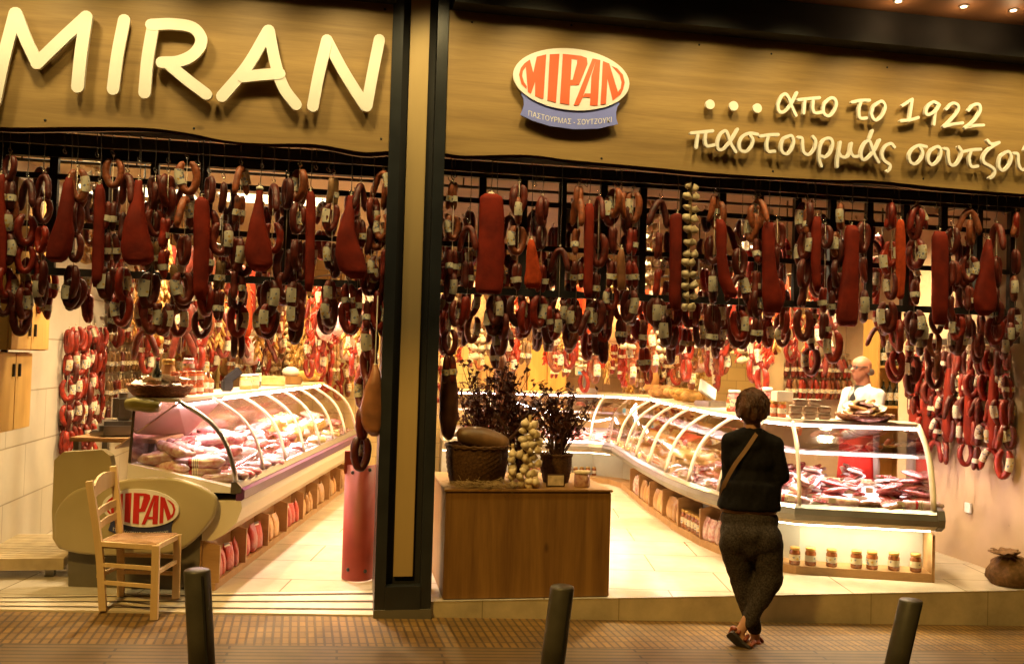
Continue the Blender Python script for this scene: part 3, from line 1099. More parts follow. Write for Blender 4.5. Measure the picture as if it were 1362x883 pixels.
def emblem(parent, c, ax, up, nrm, hw, hh, redm, bluem, name='emblem'):
    """oval plate, red letters, ribbon with small capitals; c, axes in parent space"""
    c, ax, up, nrm = map(Vector, (c, ax, up, nrm))
    P = lambda u, v, d: c + ax * (u * hw) + up * (v * hh) + nrm * d
    pl_ = MB()
    pl_.prism([P(math.cos(2 * PI * k / 56), math.sin(2 * PI * k / 56), 0) for k in range(56)], nrm * .016)
    plate = pl_.build(name, 'white', parent)
    lt_ = MB()
    i = 0
    for L in EMB.values():
        for poly in L:
            lt_.prism([P(*uv(*q), .0165) for q in poly], nrm * (.0025 + .0006 * (i % 3)))
            i += 1
    lt_.build('emblem_letters', redm, plate)
    rb = MB()
    rb.prism([P(*uv(*q), -.008) for q in [(150, 480), (172, 520), (178, 565), (168, 610), (150, 655), (250, 700), (400, 743), (600, 765), (800, 758), (975, 716), (958, 670), (955, 620), (965, 570), (985, 540), (570, 400)]], nrm * .0145)
    rb.build('emblem_ribbon', bluem, plate)
    body = '\u03a0\u0391\u03a3\u03a4\u039f\u03a5\u03a1\u039c\u0391\u03a3 - \u03a3\u039f\u03a5\u03a4\u0396\u039f\u03a5\u039a\u0399'
    cu = bpy.data.curves.new('t', 'FONT')
    cu.body = body
    cu.align_x = 'CENTER'
    cu.align_y = 'CENTER'
    cu.size = 1
    o = bpy.data.objects.new('t', cu)
    COL.objects.link(o)
    me = evaluate(o)
    bpy.data.objects.remove(o)
    xs = [v.co.x for v in me.vertices]
    W = max(xs) - min(xs)
    x0 = (max(xs) + min(xs)) / 2
    for v in me.vertices:
        u = (v.co.x - x0) / W * 1.46
        vv = -1.20 - .17 * (1 - (u / .73) ** 2) + v.co.y * .235
        v.co = P(u * .98 - .005, vv, .0075)
    me.materials.clear()
    me.materials.append(MT['white'])
    t = bpy.data.objects.new('ribbon_text', me)
    COL.objects.link(t)
    t.parent = plate
    return plate


pc = atY(760.4, 106.3, -.07)
emblem(SR, Vector((pc.x, -.062, pc.z)) - Vector(SR.location), (1, 0, 0), (0, 0, 1), (0, -1, 0), .408, .212, 'orange', 'blue')

# ------------------------------------------------------------------ hanging rails, transom grids
for lab, x0, x1 in (('flat steel hanging rail under the left sign board', -2.9, .228), ('flat steel hanging rail under the right sign board', .606, 5.9)):
    r_ = MB()
    zz = 2.925
    r_.box(((x0 + x1) / 2, .065, zz), (x1 - x0, .03, .075))
    for x in [x0 + .25 + i * ((x1 - x0 - .5) / 4) for i in range(5)]:
        r_.box((x, .10, zz + .02), (.03, .04, .03))
    mono(r_, 'hanging_rail', 'rail', lab, 'rail', origin=((x0 + x1) / 2, .065, zz))


def grid(label, x0, x1, xs, zs, ztop, y=.36):
    t = thing('transom_window', label, 'window', ((x0 + x1) / 2, y, (zs[-1] + ztop) / 2))
    o = Vector(t.location)
    f = MB()
    f.box(Vector(((x0 + x1) / 2, y, ztop + .02)) - o, (x1 - x0, .06, .11))
    f.box(Vector(((x0 + x1) / 2, y, zs[-1])) - o, (x1 - x0, .052, .048))
    f.build('frame', 'grid', t)
    for x in xs:
        b_ = MB()
        b_.box(Vector((x, y, (ztop - .037 + zs[-1] + .025) / 2)) - o, (.052, .045, ztop - .037 - zs[-1] - .025))
        b_.build('mullion', 'grid', t)
    for z in zs[:-1]:
        b_ = MB()
        b_.box(Vector(((x0 + x1) / 2, y, z)) - o, (x1 - x0 - .01, .03, .036))
        b_.build('glazing_bar', 'grid', t)
    g = MB()
    g.add([Vector((x0, y + .003, zs[-1])) - o, Vector((x1, y + .003, zs[-1])) - o, Vector((x1, y + .003, ztop)) - o, Vector((x0, y + .003, ztop)) - o], [(0, 1, 2, 3)], False)
    g.build('pane', 'paneglass', t, False)
    return t


grid('dark iron glazed grid hung with sausages across the left opening', -2.9, .228, [-2.57, -2.26, -1.94, -1.62, -1.31, -.99, -.43], [2.74, 2.42, 2.11], 2.90)
grid('dark iron glazed grid hung with sausages across the right opening', .606, 5.25, [.92, 1.22, 1.51, 1.82, 2.12, 2.44, 2.74, 3.04, 3.35, 3.64, 3.95, 4.26, 4.59, 4.90, 5.20], [2.745, 2.425, 2.10], 2.945)

# ------------------------------------------------------------------ soffit spots over the signs
SPOTS = [(-2.6 + .62 * i, -.62) for i in range(14)]
for i, (x, y) in enumerate(SPOTS):
    mb = MB()
    mb.lathe([(.05, 0), (.05, -.02), (.042, -.022), (.038, -.006)], (0, 0, 0), 16)
    t = thing('soffit_spot', 'small round spotlight set in the brown soffit over the %s sign' % ('left' if x < .4 else 'right'), 'spotlight', (x, y, 4.199), 0, 'soffit spotlights')
    mb.build('rim', 'steel', t)
    d = MB()
    d.lathe([(.036, -.004), (.036, -.008)], (0, 0, 0), 16)
    d.build('lens', 'bulb', t)
    lamp('SPOT', (x, y, 4.15), 62, (1.0, 0.75, 0.32), .10, (x + .10, -.22, 3.3), spot_size=math.radians(100), spot_blend=1.0)
for (px, py) in ((1282, 8), (1348, 13), (1195, 1)):
    p = atZ(px, py, 4.2)
    t = thing('soffit_downlight', 'small lit downlight in the brown soffit at the upper right corner', 'spotlight', (p.x, p.y, 4.199), 0, 'corner downlights')
    mb = MB()
    mb.lathe([(.034, 0), (.034, -.008), (.027, -.008), (.024, -.003)], (0, 0, 0), 16)
    mb.build('rim', 'steel', t)
    d = MB()
    d.lathe([(.022, -.004), (.022, -.010)], (0, 0, 0), 14)
    d.build('lens', 'dimbulb', t)
    lamp('POINT', (p.x, p.y, 4.10), 1.5, (1.0, 0.62, 0.3), .03)

# ------------------------------------------------------------------ lamps on the shop ceiling
for i, (x, y) in enumerate([(-1.85, 1.0), (-.75, 1.0), (-1.9, 2.6), (-.7, 2.6)]):
    t = thing('ceiling_light', '%s lit square ceiling panel over the %s of the left half' % (('near', 'far')[i // 2], ('wall side', 'counter aisle')[i % 2]), 'ceiling light', (x, y, ZC), 0, 'square ceiling panels')
    mb = MB()
    mb.box((0, 0, -.012), (1.02, .52, .022))
    mb.build('frame', 'white', t)
    mb = MB()
    mb.box((0, 0, -.026), (.96, .46, .004))
    mb.build('diffuser', 'panel', t)
k = 0
for (x, y) in [(1.45, 1.6), (2.05, 2.6), (2.55, 1.5), (3.05, 3.2), (3.9, 2.0), (4.6, 1.4), (4.35, 3.3), (1.2, 4.5)]:
    t = thing('track_spot', 'small glowing spotlight hanging under the brown boarded ceiling', 'spotlight', (x, y, ZC), 0, 'glowing spotlights under the boarded ceiling')
    mb = MB()
    mb.tube([(0, 0, 0), (0, 0, -.06)], .012, 8)
    mb.lathe([(.02, -.05), (.035, -.07), (.04, -.12), (.034, -.12)], (0, 0, 0), 14)
    mb.build('housing', 'steel', t)
    d = MB()
    d.ball((0, 0, -.118), (.03, .03, .022), 10, 6)
    d.build('bulb', 'bulb', t)
# ------------------------------------------------------------------ sausages
COLN = {'r': 'sa_red', 'd': 'sa_dark', 't': 'sa_tan', 'b': 'sa_brown', 'p': 'sa_pale'}
CWORD = {'r': 'red', 'd': 'dark', 't': 'tan', 'b': 'brown', 'p': 'pale'}


def sausage_path(kind, v=0):
    if kind == 'L':     # closed horseshoe, ends tied at the top
        a, b = (.042, .098) if v == 0 else (.049, .090)
        pts = [Vector((a * math.sin(t) * (1 + .12 * math.cos(t)), 0, -b - .006 + b * math.cos(t))) for t in [PI * (.09 + 1.82 * i / 22) for i in range(23)]]
        r = .0245 if v == 0 else .0235
    elif kind == 'B':   # bent over a string, ends pointing down
        pts = smooth_path([(-.082, .01, -.20), (-.066, .005, -.13), (-.04, 0, -.05), (0, 0, -.016), (.036, 0, -.05), (.06, -.008, -.12), (.075, -.012, -.19)], 4)
        r = .0235
    else:               # straight link
        pts = [Vector((.010 * math.sin(i * .35), 0, -.012 - .19 * i / 10)) for i in range(11)]
        r = .023
    N = len(pts)
    R = []
    for i in range(N):
        e = min(i, N - 1 - i)
        k = (.35, .78, .95)[e] if e < 3 and kind != 'S' else ((.35, .82)[e] if e < 2 else 1)
        R.append(r * k * (1 + .05 * math.sin(i * 2.1 + v)))
    return pts, R


def sausage_mb(kind, v=0, n=10):
    pts, R = sausage_path(kind, v)
    return MB().tube(pts, R, n)


def tag_mb(kind, v=0):
    pts, R = sausage_path(kind, v)
    N = len(pts)
    c = {'L': (N * 3) // 4 if v == 0 else N // 4, 'B': N - 8, 'S': 6}[kind]
    h = {'L': 2, 'B': 3, 'S': 1}[kind]
    seg = pts[c - h:c + h + 1]
    mb = MB().tube(seg, [.0285] * len(seg), 10, ends=False)
    # loose corner of the paper
    d = (seg[-1] - seg[0]).normalized()
    p, q = rot_frame(d)
    o = seg[len(seg) // 2] - Vector((0, .027, 0))
    w_ = (seg[-1] - seg[0]).length / 2
    mb.add([o - d * w_, o + d * w_, o + d * w_ + Vector((.024, -.006, 0)) * (1 if v == 0 else -1), o - d * w_ + Vector((.022, -.009, 0)) * (1 if v == 0 else -1)], [(0, 1, 2, 3)], False)
    return mb


SMESH, TMESH = {}, {}


def sausage_part(kind, v, c, parent, tagged, loc, rz, ry, sc):
    key = (kind, v, c)
    if key not in SMESH:
        o = sausage_mb(kind, v).build('sausage', COLN[c], None)
        SMESH[key] = o.data
        bpy.data.objects.remove(o)
    o = bpy.data.objects.new('sausage', SMESH[key])
    COL.objects.link(o)
    o.parent = parent
    o.location = loc
    o.rotation_euler = (0, ry, rz)
    o.scale = (sc, sc, sc)
    if tagged:
        if (kind, v) not in TMESH:
            q = tag_mb(kind, v).build('paper_tag', 'tag', None)
            TMESH[(kind, v)] = q.data
            bpy.data.objects.remove(q)
        g = bpy.data.objects.new('paper_tag', TMESH[(kind, v)])
        COL.objects.link(g)
        g.parent = o
    return o


def make_string(x, y, ztop, levels, label, group, name='sausage_string', sc=1.0):
    """levels: (drop below the top, kind, colour, tagged, dx)"""
    t = thing(name, label, 'sausages', (x, y, ztop), 0, group)
    end = max(l[0] for l in levels) + .02
    mb = MB().tube([(0, 0, .0), (.002, 0, -end * .5), (0, .002, -end)], .0022, 5)
    mb.ball((0, 0, -.004), .008, 6, 4)
    mb.build('string', 'cord', t)
    for dz, kd, c, tg, dx in levels:
        rz = random.uniform(-1.25, 1.25)
        if random.random() < .5:
            rz += PI
        yy = random.uniform(-.012, .012)
        if kd == 'P':
            for sx in (-1, 1):
                sausage_part('S', 0, c, t, tg and (sx > 0 or random.random() < .6), (dx + sx * .016, yy + sx * .01, -dz), random.uniform(0, 6.28), -sx * random.uniform(.04, .16), sc)
        else:
            if sc == 1.0 and kd == 'L' and random.random() < .55:
                sausage_part('L', random.choice((0, 1)), random.choice((c, 'd')), t, random.random() < .4, (dx + random.uniform(-.025, .025), yy + random.uniform(.02, .05), -dz - random.uniform(.0, .09)), random.uniform(-1.5, 1.5), random.uniform(-.15, .15), random.uniform(.9, 1.05))
            sausage_part(kd, random.choice((0, 1)) if kd == 'L' else 0, c, t, tg, (dx, yy, -dz), rz * (.55 if kd == 'B' else 1), random.uniform(-.12, .12), sc * random.uniform(.84, 1.12))
    return t


def hook(x, y, z0, z1, label, group, big=False):
    """S hook: curl over the rail at z0, eye for the string at z1"""
    r = .016 if big else .011
    L = z0 - z1
    pts = [(0, .028, -.03), (0, .030, .0), (0, .018, .012), (0, -.006, .012), (0, -.016, 0), (0, -.016, -.03), (0.004, -.012, -L * .5), (0, -.008, -L + .02), (r, -.004, -L + .004), (r * .3, 0, -L - .008), (-r, .002, -L + .004), (-r * 1.1, .002, -L + .022)]
    mb = MB().tube(smooth_path(pts, 4), .0026 if not big else .003, 6)
    o = mono(mb, 'meat_hook', 'hook', label, 'hook', group)
    o.location = (x, y, z0)
    return o


ORD = ['', 'first', 'second', 'third', 'fourth', 'fifth', 'sixth', 'seventh', 'eighth', 'ninth', 'tenth']
YF = .065
ZR = 2.966


def slab(px_rows, y, th, mname, label, name='pastourma_slab', flat=.8, hooked=True):
    """px_rows: (py, px_left, px_right) outline rows, top to bottom -> a thick hanging piece of real size"""
    rows = []
    for py, a, b in px_rows:
        A_, B_ = atY(a, py, y), atY(b, py, y)
        rows.append(((A_.x + B_.x) / 2, (A_.z + B_.z) / 2, (B_.x - A_.x) / 2))
    top = rows[0]
    P = smooth_path([Vector(r) for r in rows], 4)
    rings = []
    n = 16
    N = len(P)
    for i, p in enumerate(P):
        e = min(i, N - 1 - i) / 3
        k = min(1, .45 + .55 * e)
        tk = min(th, p.z * 1.1) * k
        hw = p.z * (1 + .025 * math.sin(i * 1.7 + top[0] * 9))
        rr = []
        for j in range(n):
            t = 2 * PI * j / n
            c, s_ = math.cos(t), math.sin(t)
            rr.append(Vector((p.x + hw * math.copysign(abs(c) ** flat, c) - top[0], tk * math.copysign(abs(s_) ** flat, s_), p.y - top[1])))
        rings.append(rr)
    mb = MB().loft(rings)
    body = None
    t = thing(name, label, 'cured meat', (top[0], y, top[1]), 0, 'pastourma hanging in the front row')
    mb.build('cured_slab', mname, t)
    cm = MB().tube([(0, 0, -.012), (0, 0, .012), (.003, 0, .022 if hooked else .45)], .004, 6)
    cm.ball((0, 0, -.004), (.012, .012, .009), 8, 5)
    cm.build('hanging_cord', 'cord', t)
    if hooked:
        hook(top[0], YF, ZR, top[1] + .018, 'thin steel hook on the rail holding a pastourma slab', 'hooks holding slabs')
    return t


# (short name used for the neighbours, label, rows, thickness, material)
SLABS_L = [
    ('the narrow slab at the picture edge', 'narrow red pastourma slab cut by the left picture edge', [(232, -3, 6), (250, -6, 8), (310, -6, 9), (355, -6, 9), (366, -3, 6)], .03, 'slab'),
    ('the leaning club slab', 'red club shaped pastourma leaning left, nearest the wall cabinets', [(236, 88, 96), (252, 83, 98), (290, 76, 99), (325, 64, 97), (342, 62, 90), (349, 68, 82)], .055, 'slab'),
    ('the thin blade slab', 'thin blade of red pastourma between two club shaped ones, left opening', [(245, 129, 136), (260, 126, 140), (310, 124, 139), (365, 122, 138), (382, 124, 134)], .03, 'slab'),
    ('the biggest club slab', 'biggest club shaped pastourma in the left opening, thick rounded foot', [(240, 180, 189), (262, 176, 191), (300, 165, 196), (330, 161, 204), (346, 164, 204), (353, 172, 192)], .07, 'slab'),
    ('the ruler straight slab', 'ruler straight upright red pastourma slab in the middle of the left opening', [(262, 264, 272), (275, 258, 279), (330, 257, 279), (380, 257, 277), (399, 260, 274)], .035, 'slab'),
    ('the white tipped club slab', 'club shaped pastourma with a white paper tip, left opening', [(250, 341, 350), (268, 339, 350), (300, 331, 354), (335, 325, 362), (352, 329, 362), (361, 337, 354)], .055, 'slab'),
    ('the slimmest slab', 'slimmest long pastourma stick of the left opening, hung low', [(254, 410, 416), (268, 407, 420), (320, 406, 419), (370, 405, 418), (388, 407, 415)], .028, 'slab'),
    ('the club slab nearest the pillar', 'club shaped pastourma nearest the facade pillar, foot turned to the right', [(260, 463, 471), (280, 458, 472), (310, 449, 473), (340, 446, 484), (360, 452, 488), (371, 466, 482)], .06, 'slab')]
SLABS_R = [
    ('the broad flat slab', 'broadest flat pastourma slab, hung by a white cap beside the pillar', [(258, 645, 662), (266, 638, 669), (300, 637, 671), (350, 634, 671), (385, 632, 668), (391, 636, 664)], .04, 'slab'),
    ('the small orange wedge', 'small orange wedge of pastourma right of the broadest flat slab', [(318, 704, 710), (330, 701, 713), (360, 699, 719), (375, 697, 720), (383, 700, 716)], .03, 'slabor'),
    ('the thin red strip', 'thin red pastourma strip before a dark sausage loop, right opening', [(271, 780, 788), (285, 777, 790), (340, 777, 789), (385, 776, 788), (396, 779, 786)], .028, 'slab'),
    ('the pale tan strip', 'pale tan strip of cured meat low between two sausage strings', [(330, 824, 829), (345, 821, 831), (370, 821, 832), (386, 822, 831)], .022, 'ham'),
    ('the slab beside the garlic braid', 'straight red pastourma slab hanging beside the tall garlic braid', [(284, 897, 905), (292, 891, 907), (340, 891, 906), (395, 890, 906), (413, 893, 903)], .03, 'slab'),
    ('the hooked foot slab', 'thin pastourma with a hooked foot kicking right, near the garlic braid', [(292, 953, 962), (305, 953, 966), (340, 954, 966), (370, 956, 972), (388, 962, 980), (396, 966, 978)], .035, 'slab'),
    ('the long slab above the woman', 'long dark red pastourma slab hanging above the woman in black', [(296, 1017, 1028), (310, 1014, 1030), (350, 1014, 1031), (395, 1014, 1040), (416, 1017, 1038)], .035, 'slab'),
    ('the pointed slab', 'pointed pastourma blade narrowing towards the floor, right of the woman', [(288, 1083, 1091), (302, 1080, 1092), (340, 1079, 1091), (375, 1081, 1091), (388, 1084, 1089)], .028, 'slab'),
    ('the slab widening to the left', 'tall pastourma slab widening at its lower left corner', [(300, 1127, 1139), (312, 1124, 1142), (350, 1122, 1141), (390, 1116, 1141), (425, 1113, 1140), (434, 1117, 1137)], .04, 'slab'),
    ('the tan blade', 'slender orange tan blade of cured meat behind twin sausage strings', [(292, 1195, 1201), (305, 1192, 1203), (350, 1192, 1204), (390, 1193, 1202), (398, 1195, 1200)], .025, 'slabor'),
    ('the upright plank slab', 'upright plank of red pastourma with a peaked top, right side', [(308, 1243, 1257), (320, 1240, 1260), (360, 1240, 1261), (410, 1240, 1260), (432, 1242, 1257)], .035, 'slab'),
    ('the triangular slab', 'triangular pastourma spreading downward, rightmost of the front row', [(318, 1312, 1318), (335, 1308, 1319), (370, 1301, 1322), (398, 1295, 1325), (412, 1298, 1322), (420, 1304, 1314)], .045, 'slab')]
ANCH = []
for i, (short, lab, rows, th_, mm) in enumerate(SLABS_L + SLABS_R):
    s_ = slab(rows, YF - .012 - .03 * (i % 2), th_, mm, lab)
    ANCH.append((s_.location.x, short, i < len(SLABS_L)))
    if 'white' in lab:
        cp = MB().ball((0, 0, -.005), (.026, .02, .018), 10, 6, .12)
        cp.build('white_cap', 'paper', s_)

# front row strings: px, [(py, kind, colour, tagged, dx px)]
FRONT = [
    (14, [(206, 'L', 'd', 0), (238, 'P', 'd', 1), (262, 'L', 't', 1), (310, 'L', 'd', 1), (355, 'L', 'r', 0), (385, 'L', 'd', 1)]),
    (38, [(240, 'B', 'd', 0), (285, 'L', 'r', 0), (326, 'L', 'r', 0), (382, 'L', 'd', 1)]),
    (60, [(232, 'B', 'd', 0), (262, 'L', 'd', 0), (300, 'L', 'r', 0), (345, 'L', 'd', 0)]),
    (103, [(224, 'L', 't', 1), (268, 'L', 'd', 0), (310, 'L', 'd', 1), (352, 'L', 'd', 0), (371, 'L', 'd', 1, -6)]),
    (151, [(210, 'L', 't', 0), (266, 'P', 'd', 1), (308, 'P', 'd', 1), (355, 'L', 'd', 1)]),
    (170, [(232, 'B', 'd', 0), (280, 'P', 'd', 0), (355, 'L', 'r', 1), (392, 'L', 'r', 1)]),
    (207, [(232, 'L', 'd', 0), (278, 'L', 'd', 0), (318, 'P', 'b', 1), (362, 'L', 'd', 1), (402, 'L', 'd', 1)]),
    (224, [(232, 'L', 'd', 0), (288, 'P', 'r', 1), (330, 'P', 'r', 1), (348, 'S', 'b', 1, 5), (402, 'L', 'd', 1)]),
    (249, [(214, 'L', 't', 1), (262, 'B', 't', 1), (312, 'L', 'd', 0), (362, 'L', 'd', 1)]),
    (279, [(234, 'L', 'd', 0), (278, 'L', 'd', 0), (325, 'P', 'r', 1), (378, 'L', 'r', 0)]),
    (298, [(240, 'S', 'd', 0), (296, 'L', 'd', 0), (344, 'P', 'b', 1), (385, 'P', 'd', 1)]),
    (321, [(222, 'B', 't', 1), (258, 'P', 't', 1), (316, 'L', 'd', 1), (358, 'P', 'd', 1)]),
    (364, [(245, 'B', 'd', 0), (296, 'L', 'r', 0), (372, 'L', 'd', 1), (404, 'L', 'r', 1)]),
    (383, [(236, 'L', 'd', 0), (330, 'L', 'd', 0), (362, 'L', 'd', 0)]),
    (399, [(224, 'L', 't', 1), (270, 'L', 'd', 1), (318, 'L', 'd', 0), (336, 'L', 'd', 0, 5), (374, 'L', 'd', 1), (398, 'L', 'd', 1, -4)]),
    (444, [(234, 'P', 'b', 1), (270, 'L', 'd', 1), (322, 'L', 'd', 1), (372, 'L', 'd', 1), (394, 'L', 'd', 1)]),
    (480, [(245, 'B', 'd', 0), (290, 'P', 'd', 1), (330, 'S', 'b', 1), (382, 'P', 'r', 1)]),
    (463, [(375, 'P', 'r', 1), (400, 'L', 'r', 1)]),
    (510, [(228, 'B', 't', 1), (240, 'P', 't', 1, 6), (285, 'L', 't', 1), (330, 'P', 'r', 1, 4), (340, 'L', 'd', 1, -8), (385, 'P', 'r', 1), (400, 'L', 'r', 1, -4)]),
    (496, [(262, 'L', 'd', 0), (300, 'P', 'd', 1), (348, 'L', 'd', 1), (398, 'P', 'd', 1), (432, 'L', 'd', 1, -4), (462, 'L', 'd', 0, -6), (500, 'L', 'd', 1, -12), (540, 'L', 'd', 0, -13), (580, 'L', 'd', 0, -14)]),
    (604, [(240, 'P', 't', 1), (286, 'L', 't', 1), (330, 'P', 'd', 1), (362, 'L', 'd', 1), (400, 'L', 'd', 1, 4), (438, 'L', 'd', 0), (470, 'P', 'd', 1)]),
    (624, [(300, 'B', 'd', 0), (345, 'P', 'd', 1), (392, 'S', 'r', 0), (392, 'S', 'r', 0, -6)]),
    (657, [(392, 'L', 'd', 1), (416, 'L', 'd', 1, 12)]),
    (691, [(245, 'L', 'd', 0), (262, 'L', 't', 1), (300, 'L', 't', 1), (348, 'P', 'd', 1), (392, 'L', 'd', 1), (400, 'L', 'r', 0, 8)]),
    (722, [(262, 'L', 'd', 0), (300, 'L', 'd', 0), (350, 'P', 'r', 1), (392, 'L', 'r', 1, -4), (405, 'S', 'r', 1, 9)]),
    (745, [(330, 'B', 'd', 0), (398, 'L', 'd', 1), (415, 'L', 'r', 1, -6)]),
    (770, [(246, 'P', 't', 0), (262, 'B', 't', 0), (302, 'P', 't', 1), (345, 'P', 'd', 1), (405, 'L', 'd', 1), (412, 'B', 'd', 1, 14)]),
    (797, [(262, 'B', 'd', 0), (310, 'L', 'd', 0), (360, 'P', 'd', 1), (398, 'L', 'd', 1)]),
    (818, [(250, 'L', 't', 1), (255, 'L', 't', 1, 14), (300, 'P', 'd', 0), (345, 'P', 'd', 1), (382, 'L', 'r', 1), (400, 'S', 'd', 0, -6)]),
    (842, [(255, 'L', 't', 1), (302, 'P', 'r', 1), (345, 'P', 'r', 1), (385, 'L', 'd', 1)]),
    (878, [(266, 'B', 'd', 0), (308, 'P', 'd', 0), (356, 'P', 'r', 1), (395, 'L', 'd', 1), (418, 'L', 'd', 1, 6)]),
    (951, [(258, 'P', 't', 1), (268, 'L', 't', 0, 4), (312, 'L', 'd', 0), (358, 'L', 'd', 1), (405, 'L', 'd', 0), (425, 'P', 'd', 1)]),
    (984, [(330, 'L', 'd', 0), (365, 'B', 'd', 1), (412, 'L', 'r', 1)]),
    (1009, [(265, 'B', 't', 1), (272, 'L', 't', 0, -4), (315, 'P', 'd', 1), (358, 'P', 'd', 1), (385, 'L', 'd', 1), (420, 'P', 'd', 1)]),
    (1034, [(295, 'L', 'd', 0), (325, 'P', 'd', 0), (370, 'L', 'r', 0), (412, 'S', 'r', 0, 12)]),
    (1072, [(268, 'L', 'd', 1), (276, 'P', 't', 1, 3), (308, 'L', 'd', 1), (345, 'L', 'd', 0), (372, 'P', 'd', 0), (410, 'L', 'd', 0, -4), (412, 'S', 'd', 0, 6)]),
    (1118, [(270, 'L', 't', 1), (308, 'L', 't', 1, -7), (345, 'L', 'd', 1, -6), (385, 'P', 'd', 1, -10)]),
    (1098, [(300, 'L', 'd', 0), (380, 'P', 'r', 1), (415, 'P', 'd', 1), (440, 'L', 'r', 1, 10)]),
    (1150, [(295, 'L', 'd', 0), (340, 'P', 'd', 0), (385, 'L', 'd', 1)]),
    (1187, [(268, 'P', 'r', 0), (270, 'L', 'r', 0), (320, 'L', 'r', 1), (362, 'L', 'd', 1), (400, 'L', 'd', 1, -6), (425, 'L', 'r', 1, 8)]),
    (1218, [(274, 'B', 'r', 1), (276, 'L', 'r', 1, 2), (318, 'L', 'r', 1), (370, 'P', 'd', 1), (412, 'L', 'd', 1), (425, 'L', 'd', 1, 12)]),
    (1268, [(302, 'L', 'd', 0), (345, 'P', 'd', 0), (392, 'P', 'd', 0), (420, 'L', 'r', 1, 6)]),
    (1291, [(278, 'B', 't', 0), (292, 'L', 't', 0, 2), (340, 'L', 'd', 1, -2), (378, 'P', 'd', 1), (418, 'L', 'd', 1), (442, 'L', 'd', 0, 12)]),
    (1326, [(298, 'B', 'd', 0), (340, 'L', 'd', 0), (382, 'L', 'd', 0), (422, 'L', 'r', 0)]),
    (1351, [(282, 'P', 't', 0), (282, 'L', 'r', 0), (330, 'P', 'd', 0), (366, 'L', 't', 1), (408, 'L', 'd', 1), (428, 'L', 'r', 1, -8)])]

items = []
for px, lv in FRONT:
    y = YF + random.uniform(-.015, .03)
    tp = atY(px, lv[0][0], y)
    L = []
    for l in lv:
        q = atY(px + (l[4] if len(l) > 4 else 0), l[0], y)
        L.append((tp.z - q.z + .018, l[1], l[2], bool(l[3]), q.x - tp.x if len(l) > 4 else 0.0))
    items.append([px, tp, L, y])


def rel_label(x, left, tally, desc, what='sausage string', maxw=16):
    best = min([a for a in ANCH if a[2] == left], key=lambda a: abs(a[0] - x))
    side = 'left' if x < best[0] else 'right'
    key = (best[1], side, desc)
    tally[key] = tally.get(key, 0) + 1
    n = tally[key]
    lead = (ORD[n] + ' ') if n > 1 else ''
    return f'{lead}{desc} {what} just {side} of {best[1]}'


tally = {}
for px, tp, L, y in sorted(items, key=lambda a: min(abs(a[1].x - b[0]) for b in ANCH)):
    c0 = L[0][2]
    desc = CWORD[c0] + (' topped ' if c0 in 't' else ' ') + ['', 'one', 'two', 'three', 'four', 'five', 'six', 'seven', 'eight', 'nine'][len(L)] + '-tier'
    lab = rel_label(tp.x, px < 560, tally, desc)
    make_string(tp.x, y, tp.z + .018, L, lab, 'sausage strings in the front row')
    hook(tp.x, YF, ZR, min(tp.z + .02, 2.9), 'thin steel hook on the front rail holding a sausage string', 'hooks holding sausages')
for px in (85, 128, 185, 223, 263, 348, 420, 437, 600, 712, 780, 826, 1004, 1060, 1083, 1133, 1245, 1300, 1337):
    p = atY(px, 240, YF)
    hook(p.x, YF, ZR, 2.83 + random.uniform(-.02, .02), 'empty steel S hook on the front rail', 'empty hooks on the front rails', px in (600, 1133, 263))

# second row, behind the iron grids
bays = {}
xs2 = [-2.42 + i * .118 for i in range(22)] + [.69 + i * .106 for i in range(43)]
for x in xs2:
    x += random.uniform(-.05, .05)
    if x < .4 and random.random() < .15:
        continue
    y = random.uniform(.50, .85)
    zt = random.uniform(2.66, 2.87)
    n = random.choice((3, 4, 4, 5)) if x > .4 else random.choice((2, 3, 4))
    if 3.55 < x < 4.2:
        n = 3
        zt = 2.86
    c = random.choice('ddrrr') if x > .4 else random.choice('ddrr')
    L = []
    dz = .02
    for i in range(n):
        L.append((dz, random.choice('LLLBP'), random.choice((c, c, 'd', 'r')), random.random() < .55, random.uniform(-.012, .012)))
        dz += random.uniform(.17, .235)
    left = x < .4
    bay = sum(1 for q in ([-2.57, -2.26, -1.94, -1.62, -1.31, -.99, -.43] if left else [.92, 1.22, 1.51, 1.82, 2.12, 2.44, 2.74, 3.04, 3.35, 3.64, 3.95, 4.26, 4.59, 4.90, 5.20]) if q < x)
    key = (left, bay)
    bays[key] = bays.get(key, 0) + 1
    nb = (f'{8 - bay}' if left else f'{bay + 1}')
    side = 'left' if left else 'right'
    make_string(x, y, zt, L, f'{CWORD[c]} {n}-tier string behind {side} grid, {ORD[bays[key]]} in bay {nb} from the pillar', 'sausage strings behind the iron grids')

for (x0, x1, y, lab) in ((-2.45, .2, .68, 'slim bar behind the left grid holding the second sausage row'), (.62, 5.25, .68, 'slim bar behind the right grid holding the second sausage row')):
    b_ = MB().tube([(x0, y, 2.90), (x1, y, 2.90)], .012, 8)
    for k in range(4):
        x = x0 + .2 + k * (x1 - x0 - .4) / 3
        b_.tube([(x, y, 2.90), (x, y, ZC)], .006, 6)
    mono(b_, 'hanging_bar', 'rail', lab, 'rail', origin=((x0 + x1) / 2, y, 2.9))


